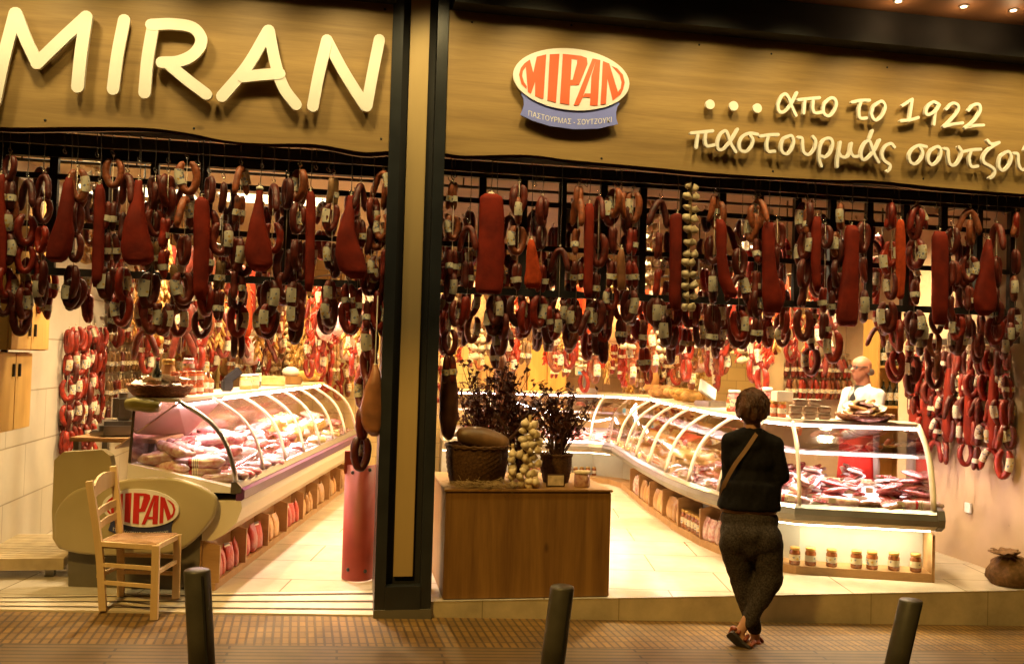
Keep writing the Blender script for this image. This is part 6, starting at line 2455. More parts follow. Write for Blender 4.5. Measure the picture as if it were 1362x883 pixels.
# bottle shelves behind the bald man
a_, b_ = atY(1163, 430, 3.6), atY(1197, 430, 3.6)
t = thing('bottle_shelf', 'tall pale wooden shelf unit with dark bottles behind the bald man', 'shelf', ((a_.x + b_.x) / 2, 3.6, 0))
w_ = b_.x - a_.x + .06
for s in (-1, 1):
    MB().box((s * w_ / 2, 0, 1.1), (.03, .3, 2.2)).build('side_panel', 'cabinet', t)
MB().box((0, .14, 1.1), (w_ - .034, .015, 2.19)).build('back_panel', 'cabinet', t)
for z in (.3, .75, 1.2, 1.66, 2.13):
    MB().box((0, -.01, z), (w_ - .032, .28, .025)).build('shelf_board', 'cabinet', t)
for z in (1.673, 1.213):
    for i in range(4):
        bottle(((a_.x + b_.x) / 2 - w_ / 2 + .06 + i * (w_ - .1) / 3.4, 3.58, z), 'dark wine bottle on the ' + ('upper' if z > 1.5 else 'lower') + ' shelf behind the bald man', 'bottle', .30, .035)

# ------------------------------------------------------------------ wall cabinets at the left edge
for (lab, zb, zt, xf, pxf, pxs, rows_) in (('upper light wood wall cabinet at the left picture edge', 1.585, 2.72, -2.16, 61, 37, [(1.585, 2.0), (2.01, 2.72)]),
                                           ('lower light wood wall cabinet under the upper one', 1.045, 1.572, -2.20, 40, 18, [(1.045, 1.572)])):
    yf_, ysp = atX(pxf, 470, xf).y, atX(pxs, 470, xf).y
    y0 = ysp - (yf_ - ysp)
    t = thing('wall_cabinet', lab, 'cabinet', ((XL + xf) / 2, (y0 + yf_) / 2, (zb + zt) / 2))
    W, L_, H = xf - XL - .004, yf_ - y0, zt - zb
    MB().bbox((0, 0, 0), (W, L_, H), .004).build('body', 'cabinet', t)
    for (r0, r1) in rows_:
        for s in (-1, 1):
            d_ = MB().bbox((W / 2 + .011, s * L_ / 4, (r0 + r1) / 2 - (zb + zt) / 2), (.018, L_ / 2 - .008, r1 - r0 - .012), .003).build('door', 'cabinet', t)
            zh = (r1 - .12 if zb < 1.2 else r0 + .14) - (zb + zt) / 2
            MB().box((W / 2 + .028, s * .055, zh), (.016, .014, .085)).build('handle', 'dark', d_)
# slatted metal platform on the floor, left edge
a_ = atZ(84, 745, .12)
t = thing('slatted_platform', 'low pale slatted platform on short feet at the left picture edge', 'platform', (a_.x - .55, a_.y + .45, 0))
dk = MB()
for i in range(15):
    dk.box((0, -.42 + i * .06, .125), (1.1, .048, .022))
dk.build('slats', 'lime', t)
MB().box((0, -.46, .10), (1.12, .03, .08)).build('front_edge', 'lime', t)
MB().box((.54, 0, .10), (.03, .88, .05)).build('side_edge', 'lime', t)
for x in (-.45, .45):
    for y in (-.38, .38):
        MB().box((x, y, .045), (.06, .06, .09)).build('foot', 'grey', t)

# ------------------------------------------------------------------ chair
ch = thing('rush_chair', 'pale wooden taverna chair with a woven rush seat before the left counter', 'chair', (-1.27, .12, 0))
co = Vector(ch.location)


def onfoot(px, py, y):
    p = atY(px, py, y)
    return p


BL, BR = atY(137, 811, .0), atY(161, 792, .28)
FL, FR = atY(205, 823, -.14), atY(234, 795, .20)
SH = atY(204, 727, -.14).z
BLt, BRt = atY(119, 640, -.03), atY(151, 620, .25)
sLb, sRb = BL.lerp(BLt, .5), BR.lerp(BRt, .48)
for (b0, mid, top, nm) in ((BL, BL.lerp(BLt, .48) + Vector((.015, 0, 0)), BLt, 'back_post'), (BR, BR.lerp(BRt, .48) + Vector((.015, 0, 0)), BRt, 'back_post')):
    mb = MB()
    pts = smooth_path([b0, mid, top], 5)
    for i in range(len(pts) - 1):
        mb.bar(pts[i] - co, pts[i + 1] - co + (pts[i + 1] - pts[i]) * .02, .042, .036)
    mb.build(nm, 'chair', ch)
FLt, FRt = Vector((FL.x - .005, FL.y, SH + .01)), Vector((FR.x - .005, FR.y, SH + .01))
for b0, tp in ((FL, FLt), (FR, FRt)):
    MB().bar(b0 - co, tp - co, .043, .043).build('leg', 'chair', ch)
Lb, Rb = BL.lerp(BLt, .47) + Vector((.015, 0, 0)), BR.lerp(BRt, .46) + Vector((.015, 0, 0))
Lb.z = Rb.z = SH


def slat(ta, tb, h, arch=0.0, n=7):
    A_ = BL.lerp(BLt, ta) + Vector((.008, 0, 0))
    B_ = BR.lerp(BRt, tb) + Vector((.008, 0, 0))
    mb = MB()
    rings = []
    for i in range(n):
        f_ = i / (n - 1)
        c = A_.lerp(B_, f_) + Vector((-.022 * math.sin(PI * f_), 0, 0)) - co
        hh = h * (1 + arch * math.sin(PI * f_))
        rings.append([c + Vector((dx, 0, dz)) for dx, dz in ((-.008, 0), (.008, 0), (.008, hh), (-.008, hh))])
    mb.loft(rings, smooth=False)
    mb.build('back_slat', 'chair', ch)


slat(.86, .86, .085, .35)
slat(.70, .70, .045)
slat(.60, .60, .045)
for (a_, b_, zs) in ((FLt, FRt, (.40, .24)), (FLt, Lb, (.40, .27, .16)), (FRt, Rb, (.40, .27, .16)), (Lb, Rb, (.40, .20))):
    for z in zs:
        f0 = {id(FLt): FL, id(FRt): FR, id(Lb): BL, id(Rb): BR}
        p0 = Vector((a_.x, a_.y, z))
        p1 = Vector((b_.x, b_.y, z))
        if b_ is Lb or b_ is Rb:
            bb = BL if b_ is Lb else BR
            p1 = bb.lerp(b_, (z - bb.z) / (b_.z - bb.z))
            p1.z = z
        MB().bar(p0 - co, p1 - co, .022, .03 if z > .35 else .022).build('seat_rail' if z > .35 else 'stretcher', 'chair', ch)
# rush seat: four woven triangles meeting in a dip
cs = [FLt, FRt, Rb, Lb]
C0 = sum(cs, Vector()) / 4 + Vector((0, 0, -.006))
mb = MB()
for i in range(4):
    a_, b_ = cs[i], cs[(i + 1) % 4]
    K = 12
    for k in range(K):
        f0, f1 = k / K, (k + 1) / K
        p0, p1 = a_.lerp(C0, f0), b_.lerp(C0, f0)
        p2, p3 = b_.lerp(C0, f1), a_.lerp(C0, f1)
        up = Vector((0, 0, .014))
        m0, m1 = (p0 + p3) / 2 + up, (p1 + p2) / 2 + up
        mb.add([p0 - co + Vector((0, 0, .006)), p1 - co + Vector((0, 0, .006)), m1 - co, m0 - co, p2 - co + Vector((0, 0, .006)), p3 - co + Vector((0, 0, .006))], [(0, 1, 2, 3), (3, 2, 4, 5)], True)
    mb.add([a_ - co + Vector((0, 0, .006)), b_ - co + Vector((0, 0, .006)), b_ - co + Vector((0, 0, -.03)), a_ - co + Vector((0, 0, -.03))], [(0, 1, 2, 3)], True)
mb.build('seat', 'rush', ch)

# ------------------------------------------------------------------ bollards
for (px, py, dx, dy, lab) in ((262, 757, -.055, .0, 'dark round metal bollard leaning left, in front of the chair side'), (748, 779, .06, .0, 'dark metal bollard before the wooden planter box, slight lean'), (1212, 797, .13, .0, 'dark metal bollard leaning right, rightmost on the pavement')):
    y = -1.5
    tp = atY(px, py, y)
    bx = tp.x - dx
    bz = pave_z(bx)
    H = tp.z - bz
    t = thing('bollard', lab, 'bollard', (bx, y, bz), 0, 'bollards along the pavement')
    r = .062
    top = Vector((dx, dy, H))
    mb = MB()
    n = 24
    rings = []
    for f_, k in ((0, 1), (.5, 1), (.985, 1), (.995, .96), (1.0, .88)):
        c = top * f_
        rings.append([c + Vector((r * k * math.cos(2 * PI * j / n), r * k * math.sin(2 * PI * j / n), 0)) for j in range(n)])
    mb.loft(rings)
    mb.build('post', 'bollard', t)
    fl_ = MB().lathe([(.095, 0), (.095, .012), (.07, .016)], n=24)
    fl_.build('base_flange', 'bollard', t)
    gv = MB()
    a0 = -PI / 2 + .5
    gv.bar(Vector((r * math.cos(a0), r * math.sin(a0), .02)), top * .97 + Vector((r * math.cos(a0), r * math.sin(a0), 0)), .010, .004)
    gv.build('seam', 'black', t)

# ------------------------------------------------------------------ planter box with baskets
pb = thing('display_box', 'large plain wooden display box standing on the step beside the pillar', 'wooden box', (1.26, .50, 0))
mb = MB()
mb.bbox((0, 0, .36), (1.15, .94, .716), .006)
mb.build('box_body', 'plank', pb)
MB().bbox((0, 0, .727), (1.17, .96, .016), .004).build('top_board', 'plank', pb)
ZT = .736
random.seed(3)
b1 = atY(634, 640, .28)
basket('wicker_basket', 'big dark wicker basket holding a gourd on the wooden display box', (b1.x, .30, ZT), .18, .215, .27)
b2 = atY(742, 640, .35)
basket('wicker_basket', 'smaller dark wicker basket of twigs at the right end of the display box', (b2.x, .42, ZT), .085, .11, .20, .010)
gd = MB()
P = smooth_path([(-.17, 0, .03), (-.12, .0, .035), (0, 0, .02), (.10, 0, -.01), (.16, 0, -.03), (.19, 0, -.04)], 4)
n_ = len(P)
gd.tube(P, [.02 + .06 * math.sin(PI * min(1, (i + .6) / n_)) ** .6 for i in range(n_)], 14)
o = mono(gd, 'gourd', 'gourd', 'long brown gourd lying across the big dark wicker basket', 'gourd')
o.location = (b1.x + .02, .25, ZT + .305)


def twigs(name, label, base, n, h, spread, leaves, lean=(0, 0)):
    t = thing(name, label, 'dried plant', base)
    st, lf = MB(), MB()
    for i in range(n):
        a = random.uniform(0, 6.28)
        s = random.uniform(.15, 1) * spread
        hh = h * random.uniform(.55, 1.05)
        tip = Vector((s * math.cos(a) + lean[0] * hh, s * math.sin(a) * .7 + lean[1] * hh, hh))
        mid = tip * .5 + Vector((random.uniform(-.04, .04), random.uniform(-.04, .04), .05))
        pts = smooth_path([Vector((random.uniform(-.04, .04), random.uniform(-.04, .04), 0)), mid, tip], 5)
        st.tube(pts, [.006 - .004 * k / (len(pts) - 1) for k in range(len(pts))], 5)
        for k in range(6):
            q = pts[random.randint(4, len(pts) - 1)]
            d = Vector((random.uniform(-1, 1), random.uniform(-1, 1), random.uniform(-.1, 1))).normalized() * random.uniform(.04, .11)
            st.tube([q, q + d * .5 + Vector((0, 0, .01)), q + d], [.002, .0015, .001], 4)
            for l_ in range(leaves):
                c = q + d * random.uniform(.2, 1.05)
                R_ = Matrix.Rotation(random.uniform(0, 6.28), 3, 'Z') @ Matrix.Rotation(random.uniform(-1.3, 1.3), 3, 'X')
                w_, L_ = random.uniform(.012, .024), random.uniform(.03, .06)
                lf.add([c + R_ @ Vector(v) for v in ((0, 0, 0), (w_, L_ * .45, .006), (0, L_, 0), (-w_, L_ * .45, .006), (0, L_ * .5, -.004))], [(0, 1, 4), (1, 2, 4), (2, 3, 4), (3, 0, 4)], True)
    st.build('stems', 'twig', t)
    lf.build('dry_leaves', 'leaf', t)
    return t


twigs('twig_bouquet', 'big bushy bouquet of dark dried twigs and leaves behind the gourd basket', (b1.x + .10, .62, ZT), 64, .82, .40, 2)
twigs('twig_bouquet', 'middle bouquet of dark dried leaves between the two baskets', (b1.x + .36, .66, ZT), 44, .68, .30, 2, (.1, 0))
twigs('twig_bouquet', 'sparse dried twigs standing in the smaller wicker basket', (b2.x, .42, ZT + .12), 34, .52, .22, 2, (.15, 0))
mb = MB()
mb.bar((0, 0, 0), (.10, .02, .48), .016, .016)
o = mono(mb, 'wooden_stick', 'twig', 'straight dark stick rising from the smaller wicker basket', 'stick')
o.location = (b2.x + .01, .40, ZT + .10)
for (a_, b_) in (((-.02, .3, .12), (.16, .36, .42)), ((.22, .3, .10), (.36, .4, .36))):
    pass
br = MB()
br.tube(smooth_path([(0, 0, 0), (.05, .02, .10), (.13, .03, .18), (.2, .05, .30)], 5), [.018] * 6 + [.012] * 10, 7)
br.tube(smooth_path([(.05, .02, .10), (.02, .0, .2), (-.05, 0, .3)], 5), .010, 6)
o = mono(br, 'dry_branch', 'twig', 'thick forked dry branch beside the gourd on the display box', 'branch')
o.location = (b1.x + .17, .30, ZT + .20)
# garlic heap over the back of the big basket and braid down the front
for i in range(9):
    b_ = MB()
    bulb_mb(b_, (0, 0, 0), random.uniform(.028, .036), random.uniform(-.4, .4))
    o = mono(b_, 'garlic_bulb', 'garlic', 'garlic bulb in the row behind the long brown gourd', 'garlic', 'garlic bulbs behind the gourd')
    o.location = (b1.x - .17 + i * .044, .40 + random.uniform(-.02, .02), ZT + .325 + random.uniform(-.012, .02))
g0 = atY(705, 552, .13)
garlic_braid('garlic_braid', 'thick garlic braid trailing down between the baskets on the display box', g0.x, .13, g0.z, g0.z - ZT - .0, 10, 3, .031)
g1 = atY(682, 590, .12)
garlic_braid('garlic_braid', 'darker short garlic braid left of the thick trailing braid', g1.x, .12, g1.z, g1.z - ZT - .01, 6, 1, .03)
ps = MB()
for i in range(240):
    c = Vector((random.uniform(-.22, .22), random.uniform(-.05, .05), random.uniform(.0, .035)))
    d = Vector((random.uniform(-1, 1), random.uniform(-1, 1), random.uniform(-.15, .3))).normalized() * random.uniform(.04, .09)
    ps.tube([c - d, c + Vector((0, 0, .008)), c + d], .0012, 3)
o = mono(ps, 'straw', 'straw', 'loose straw lying along the front edge of the display box', 'straw')
o['kind'] = 'stuff'
o.location = (b1.x + .02, .09, ZT + .004)
p = atY(741, 640, .12)
t = thing('framed_card', 'small framed handwritten card leaning on the smaller basket', 'card', (p.x, .17, ZT), .05)
f_ = MB().bbox((0, 0, .045), (.135, .012, .09), .003)
f_.build('frame', 'twig', t)
MB().box((0, -.0075, .045), (.115, .003, .07)).build('card', 'card', t)
p = atY(776, 640, .15)
t = thing('kilner_jar', 'dark jar with a pale lid at the right end of the display box', 'jar', (p.x, .19, ZT))
MB().lathe([(.052, 0), (.056, .006), (.056, .08), (.05, .09)], n=20).build('glass_body', 'pk_brown', t)
MB().lathe([(.056, .091), (.058, .094), (.058, .108), (.05, .112)], n=20).build('lid', 'card', t)

# ------------------------------------------------------------------ red guard, sack, pipe, socket
p0 = atZ(455, 768, 0)
t = thing('metal_guard', 'tall red curved metal guard with bolts standing inside the left opening', 'guard', (.13, .66, 0))
pts = []
for k in range(17):
    a = PI * .95 + PI * 1.0 * k / 16
    pts.append(Vector((.115 * math.cos(a), .13 * math.sin(a), 0)))
inner = [p * .92 for p in pts[::-1]]
out = pts + inner
lo_z, hi_z = .01, .83
mb = MB()
mb.loft([[p + Vector((0, 0, lo_z)) for p in out], [p + Vector((0, 0, lo_z + .012)) for p in out], [p + Vector((0, 0, hi_z)) for p in out]], smooth=True)
mb.build('curved_sheet', 'redmetal', t)
MB().box((-.075, -.03, .845), (.09, .06, .16)).build('upper_flap', 'redmetal', t)
for (x, z) in ((-.07, .09), (.05, .08), (-.06, .78), (.06, .80)):
    y = -.13 * math.sqrt(max(0, 1 - (x / .115) ** 2))
    MB().ball((x, y - .002, z), (.014, .008, .014), 10, 6).build('bolt', 'dark', t)
p = atZ(1352, 783, 0)
rings = []
for (r, z, pl_, ox) in ((.10, .0, .0, 0), (.155, .015, .02, 0), (.175, .07, .04, 0), (.17, .13, .06, .0), (.14, .19, .10, -.01), (.085, .235, .2, -.02), (.045, .262, .25, -.035), (.05, .285, .3, -.05), (.085, .315, .32, -.075), (.09, .322, .35, -.085), (.04, .30, .2, -.07)):
    rings.append([Vector((ox + r * math.cos(t) * (1 + pl_ * .5 * math.sin(9 * t) + .06 * math.sin(2 * t + z * 8)), r * math.sin(t) * (1 + pl_ * .5 * math.sin(9 * t + .5)), z)) for t in [2 * PI * k / 54 for k in range(54)]])
mb = MB().loft(rings)
mb.tube([(-.035 + .05 * math.cos(t), .05 * math.sin(t), .262) for t in [2 * PI * k / 16 for k in range(16)]], .008, 6, closed=True)
sk = mb.build('burlap_sack', 'burlap')
wrinkle(sk, .024, (9, 9, 13), 2.0)
wrinkle(sk, .007, (30, 30, 22), 5.0)
sk.scale = (1.15, 1, .86)
sk.rotation_euler = (0, -.12, .4)
sk.location = (p.x + .10, p.y + .16, .0)
tag(sk, 'small tied brown burlap sack on the floor at the right picture edge', 'sack')
p = atY(1353, 600, .45)
mb = MB()
mb.tube([(p.x, .45, 0.02), (p.x, .45, 3.0)], .018, 10)
for z in (.4, 1.2, 2.2):
    mb.tube([(p.x, .45, z), (XR, .45, z)], .008, 6)
mono(mb, 'wall_pipe', 'dark', 'thin dark vertical pipe down the right wall', 'pipe', origin=(p.x, .45, 1.5))
p = atX(1290, 675, XR)
t = thing('wall_socket', 'small white wall socket low on the right wall', 'socket', (XR - .008, p.y, p.z))
MB().bbox((0, 0, 0), (.016, .085, .085), .004).build('plate', 'white', t)
MB().lathe([(.02, 0), (.02, .003)], n=14).build('outlet', 'grey', t).rotation_euler = (0, -PI / 2, 0)
t.children[-1].location = (-.0085, 0, 0)

# ------------------------------------------------------------------ people
def tapered(mb, a, b, ra, rb, n=14, sx=1.0):
    a, b = Vector(a), Vector(b)
    L = (b - a).length
    K = 8
    pts, R = [], []
    d = (b - a).normalized()
    for i in range(4):
        t = i / 3
        pts.append(a - d * ra * math.cos(t * PI / 2 * .98))
        R.append(max(.004, ra * math.sin(t * PI / 2)))
    for i in range(1, K):
        pts.append(a.lerp(b, i / K))
        R.append(ra + (rb - ra) * i / K)
    for i in range(4):
        t = 1 - i / 3
        pts.append(b + d * rb * math.cos(t * PI / 2 * .98))
        R.append(max(.004, rb * math.sin(t * PI / 2)))
    mb.tube(pts, R, n, flat=sx)


def ellip(mb, c, r, rz=0.0):
    m2 = MB()
    m2.ball((0, 0, 0), r, 18, 12)
    R_ = Matrix.Rotation(rz, 3, 'Z')
    mb.add([R_ @ Vector(v) + Vector(c) for v in m2.v], m2.f)


def hand(mb, wrist, d, side, curl=.5, up=Vector((0, 0, 1))):
    """palm, four unequal bent fingers and a thumb; d points out of the forearm"""
    d = Vector(d).normalized()
    s = d.cross(up).normalized() * side
    dn = s.cross(d).normalized() * side
    w_ = Vector(wrist)
    tapered(mb, w_, w_ + d * .07, .026, .034, 12, .62)
    for i, (o, L) in enumerate(((-.030, .070), (-.010, .080), (.010, .075), (.030, .060))):
        k0 = w_ + d * .085 + s * o
        k1 = k0 + (d - dn * curl * .5).normalized() * L * .5
        k2 = k1 + (d - dn * curl * 1.6).normalized() * L * .35
        k3 = k2 + (d * .6 - dn * curl * 2.2).normalized() * L * .25
        mb.tube([k0 - d * .02, k0, k1, k2, k3], [.0095, .0095, .009, .008, .006], 8)
    t0 = w_ + d * .03 - s * .028
    mb.tube([t0, t0 - s * .022 + d * .02, t0 - s * .03 + d * .05 - dn * .012], [.013, .011, .008], 8)


# woman, seen from behind
wa = math.radians(24)
WR, WF = Vector((math.cos(wa), -math.sin(wa), 0)), Vector((math.sin(wa), math.cos(wa), 0))
W0 = Vector((2.655, -.50, 0))
W0.z = pave_z(W0.x)
woman = thing('person', 'woman in black sweater and speckled dark trousers standing with crossed legs, seen from behind', 'person', W0)
dist = (W0 - CAM).dot(CF)
SCL = dist / F_PX


def wp(px, py, dep=0.0):
    """local point of the figure from its place in the photo, dep metres away from the viewer"""
    p = atP(px, py, W0 + WF * dep, WF)
    return p - W0


def up(v, z=0):
    return Vector(v) + Vector((0, 0, z))


# skin: head, neck, hands, ankles
sk_ = MB()
hd = wp(1001, 541, .02)
ellip(sk_, hd, (.076, .092, .108), -wa)
ellip(sk_, hd + WF * .05 + Vector((0, 0, -.045)), (.055, .05, .06), -wa)
tapered(sk_, hd + Vector((0, 0, -.08)) - WF * .02, wp(1000, 582, .0), .052, .062)
sk_.ball(hd + WF * .105 + Vector((0, 0, -.02)), (.014, .016, .02), 8, 6)
for s in (-1, 1):
    sk_.ball(hd + WR * s * .078 + Vector((0, 0, -.01)), (.012, .02, .03), 8, 6)
body_sk = blend_body(sk_, 'head', 'skin', woman, .009, 3)
ey = MB()
for s in (-1, 1):
    ey.ball(hd + WR * s * .03 + WF * .088 + Vector((0, 0, .01)), .011, 8, 6)
ey.build('eyes', 'dark', body_sk)
mb = MB()
mb.tube([hd + WR * -.022 + WF * .095 + Vector((0, 0, -.062)), hd + WF * .102 + Vector((0, 0, -.06)), hd + WR * .022 + WF * .095 + Vector((0, 0, -.062))], [.003, .006, .003], 6)
mb.build('mouth', 'redmetal', body_sk)
# hair: short layered cut
hr = MB()
ellip(hr, wp(1001, 535, .005), (.100, .108, .098), -wa)
ellip(hr, wp(1001, 546, -.03), (.096, .08, .085), -wa)
random.seed(9)
for i in range(120):
    a = random.uniform(-PI, PI)
    e = random.uniform(-.55, 1.5)
    d = Vector((math.cos(a) * math.cos(e), math.sin(a) * math.cos(e), math.sin(e)))
    c = wp(1001, 539, -.01)
    if ((d.dot(WF) > .5) and e < .5) or e > .95:
        continue
    p0 = c + Vector((d.x * .088, d.y * .088, d.z * .092))
    dn_ = Vector((d.x * .12, d.y * .12, -.5 if e < 1.0 else .1)).normalized()
    hr.tube([p0 - dn_ * .02, p0 + dn_ * .02 + d * .006, p0 + dn_ * .055 + d * random.uniform(-.002, .012)], [.012, .015, .004], 6)
hair_o = blend_body(hr, 'hair', 'hair', woman, .008, 2)
wrinkle(hair_o, .008, (26, 26, 10), 1.0)
ls = MB()
hc = wp(1001, 539, -.005)
for i in range(420):
    a = random.uniform(-PI, PI)
    e = random.uniform(-.35, 1.45)
    d = Vector((math.cos(a) * math.cos(e), math.sin(a) * math.cos(e), math.sin(e)))
    if d.dot(WF) > .45 and e < .6:
        continue
    p0 = hc + Vector((d.x * .099, d.y * .106, d.z * .100))
    tn = Vector((random.uniform(-.5, .5), random.uniform(-.5, .5), -1))
    tn = (tn - d * tn.dot(d)).normalized()
    L_ = random.uniform(.03, .06)
    ls.tube([p0, p0 + tn * L_ * .5 + d * .004, p0 + tn * L_ + d * random.uniform(-.004, .008)], [.0022, .0026, .0006], 4)
ls.build('hair_locks', 'hair', hair_o)
# sweater
sw = MB()
sL, sR = wp(972, 586, 0), wp(1030, 592, 0)
ch_ = wp(1000, 610, .01)
ellip(sw, ch_, (.165, .105, .15), -wa)
ellip(sw, wp(999, 640, .015), (.165, .11, .16), -wa)
ellip(sw, wp(998, 658, .02), (.185, .125, .10), -wa)
tapered(sw, sL, wp(1000, 580, -.01), .062, .075)
tapered(sw, sR, wp(1001, 580, -.01), .062, .075)
tapered(sw, wp(1000, 592, -.015), wp(1000, 575, -.005), .085, .060)
# left arm: down, forearm forward across the belly
eL = wp(969, 638, .04)
tapered(sw, sL, eL, .060, .047)
tapered(sw, eL, eL + WF * .20 + WR * .10 + Vector((0, 0, .0)), .046, .036)
eR = wp(1040, 634, .01)
tapered(sw, sR, eR, .060, .050)
tapered(sw, eR, eR + WF * .21 - WR * .09 + Vector((0, 0, .03)), .048, .036)
# hem as a soft flare
hem = []
for (px0, px1, py, k) in ((958, 1040, 640, 1), (956, 1040, 660, 1), (953, 1040, 672, 1), (953, 1039, 677, 1)):
    a_, b_ = wp(px0, py, .02), wp(px1, py, .02)
    c = (a_ + b_) / 2
    hw = (b_ - a_).length / 2
    hem.append([c + WR * hw * math.cos(t) + WF * hw * .66 * math.sin(t) for t in [2 * PI * j / 24 for j in range(24)]])
sw.loft(hem)
sw_o = blend_body(sw, 'sweater', 'sweater', woman, .011, 4)
wrinkle(sw_o, .007, (16, 16, 7), 3.0)
# shirt edge under the sweater
sh_ = MB()
rg = []
for (px0, px1, py) in ((957, 1034, 674), (958, 1033, 681)):
    a_, b_ = wp(px0, py, .02), wp(px1, py, .02)
    c = (a_ + b_) / 2
    hw = (b_ - a_).length / 2
    rg.append([c + WR * hw * math.cos(t) + WF * hw * .62 * math.sin(t) for t in [2 * PI * j / 24 for j in range(24)]])
sh_.loft(rg)
sh_.build('shirt_edge', 'strap', woman)
# trousers: right leg crosses in front of the left one
tr = MB()
ellip(tr, wp(997, 690, .02), (.188, .130, .10), -wa)
ellip(tr, wp(997, 708, .0), (.194, .138, .115), -wa)
ellip(tr, wp(979, 716, -.022), (.105, .108, .12), -wa)
ellip(tr, wp(1018, 716, -.022), (.105, .108, .12), -wa)
ellip(tr, wp(999, 722, -.02), (.10, .10, .11), -wa)
aL, aR = wp(1003, 836, .06), wp(995, 828, -.06)
kL, kR = wp(987, 772, .06), wp(1024, 768, .0)
tapered(tr, wp(977, 722, .0), kL, .104, .074)
tapered(tr, kL, aL, .080, .046)
tapered(tr, wp(1020, 722, .0), kR, .104, .080)
tapered(tr, kR, aR, .086, .047)
tr_o = blend_body(tr, 'trousers', 'trouser', woman, .011, 4)
wrinkle(tr_o, .0065, (14, 14, 9), 8.0)
# ankles and feet
ft = MB()
tapered(ft, aR + Vector((0, 0, .03)), wp(983, 842, -.08), .036, .030)
tapered(ft, wp(981, 843, -.08), wp(996, 862, -.075), .033, .036, 12)
tapered(ft, aL + Vector((0, 0, .03)), wp(1005, 851, .06), .034, .030)
tapered(ft, wp(1006, 855, .06), wp(1004, 856, .19) + Vector((0, 0, -.015)), .032, .03, 12)
blend_body(ft, 'feet', 'skin', woman, .008, 3)
# sandals: sole of the raised right foot shows towards the viewer
def sole(a, b, nrm, wd, label):
    a, b, nrm = Vector(a), Vector(b), Vector(nrm).normalized()
    d = (b - a)
    s = d.normalized().cross(nrm).normalized()
    out = []
    for t, k in ((0, .55), (.06, .82), (.25, .85), (.5, .72), (.75, 1.0), (.92, .85), (1.0, .45)):
        out.append((t, k))
    pts = [a + d * t + s * wd * k for t, k in out] + [a + d * t - s * wd * k for t, k in out[::-1]]
    mb = MB()
    mb.prism(pts, nrm * .022)
    o = mb.build('sandal', 'sole', woman)
    u = MB()
    for t0 in (.18, .5, .78):
        c = a + d * t0 - nrm * .004
        u.tube(smooth_path([c - s * wd * .95, c - s * wd * .9 - nrm * .05, c - nrm * .078, c + s * wd * .9 - nrm * .05, c + s * wd * .95], 4), .012, 6, flat=1.0)
    u.tube(smooth_path([a + d * .05 - s * wd * .8 - nrm * .02, a - d * .04 - nrm * .045, a + d * .05 + s * wd * .8 - nrm * .02], 4), .013, 6)
    u.build('sandal_straps', 'shoe', o)


sole(wp(971, 840, -.10), wp(1000, 869, -.10), -WF * .8 - WR * .5 + Vector((0, 0, -.35)), .040, '')
sole(wp(1007, 863, .02), wp(1003, 861, .26) + Vector((0, 0, -.005)), Vector((0, 0, -1)), .038, '')
hL = MB()
hand(hL, eL + WF * .20 + WR * .10, WR * .8 + WF * .4, 1, .6)
blend_body(hL, 'hand', 'skin', woman, .006, 1)
hR = MB()
hand(hR, eR + WF * .21 - WR * .09 + Vector((0, 0, .03)), -WR * .8 + WF * .4, -1, .6)
blend_body(hR, 'hand', 'skin', woman, .006, 1)
# bag strap over the back
st_ = MB()
pts = smooth_path([wp(1010, 570, .03), wp(1006, 577, -.075), wp(992, 598, -.105), wp(976, 620, -.10), wp(963, 645, -.06), wp(958, 665, .02)], 6)
rings = []
for i, p in enumerate(pts):
    d = (pts[min(i + 1, len(pts) - 1)] - pts[max(i - 1, 0)]).normalized()
    s = d.cross(-WF).normalized()
    rings.append([p + s * .013 - WF * .003, p - s * .013 - WF * .003, p - s * .013 + WF * .003, p + s * .013 + WF * .003])
st_.loft(rings, smooth=False)
tag(st_.build('shoulder_strap', 'strap', None), 'tan shoulder bag strap running across the back of the woman in black', 'bag strap').location = W0

# man behind the counter, turned to the left
MY = 1.62
Mh = atY(1146, 490, MY)
man = thing('person', 'bald man in white coat and red apron with glasses, standing behind the right counter', 'person', (Mh.x, MY, 0))
mo = Vector(man.location)
MF = Vector((-.985, -.17, 0)).normalized()
MR = Vector((-MF.y, MF.x, 0))
hz = Mh.z
H0 = Vector((0, 0, hz))
ma_ = math.atan2(MF.y, MF.x)
hm = MB()


def mel(mb, c, r):
    ellip(mb, c, r, ma_)


mel(hm, H0 + Vector((0, 0, .025)), (.098, .078, .088))
mel(hm, H0 + MF * .02 + Vector((0, 0, -.04)), (.078, .066, .085))
mel(hm, H0 + MF * .05 + Vector((0, 0, -.075)), (.045, .045, .045))
hm.tube([H0 + MF * .085 + Vector((0, 0, .012)), H0 + MF * .115 + Vector((0, 0, -.018)), H0 + MF * .09 + Vector((0, 0, -.035))], [.010, .017, .010], 8)
mel(hm, H0 + MF * .088 + Vector((0, 0, -.062)), (.014, .026, .009))
tapered(hm, H0 + Vector((0, 0, -.08)) - MF * .015, H0 + Vector((0, 0, -.19)) - MF * .03, .06, .068)
for s in (-1, 1):
    mel(hm, H0 + MR * s * .076 + MF * -.008 + Vector((0, 0, -.01)), (.022, .010, .032))
hd_ = blend_body(hm, 'head', 'skinman', man, .008, 3)
gl_ = MB()
for s in (-1, 1):
    c = H0 + MF * .098 + MR * s * .034 + Vector((0, 0, .012))
    gl_.tube([c + MR * .024 * math.cos(a) + Vector((0, 0, .018 * math.sin(a))) for a in [2 * PI * j / 14 for j in range(14)]], .003, 6, closed=True)
    gl_.tube([H0 + MF * .095 + MR * s * .058 + Vector((0, 0, .014)), H0 + MF * .0 + MR * s * .083 + Vector((0, 0, .016))], .003, 5)
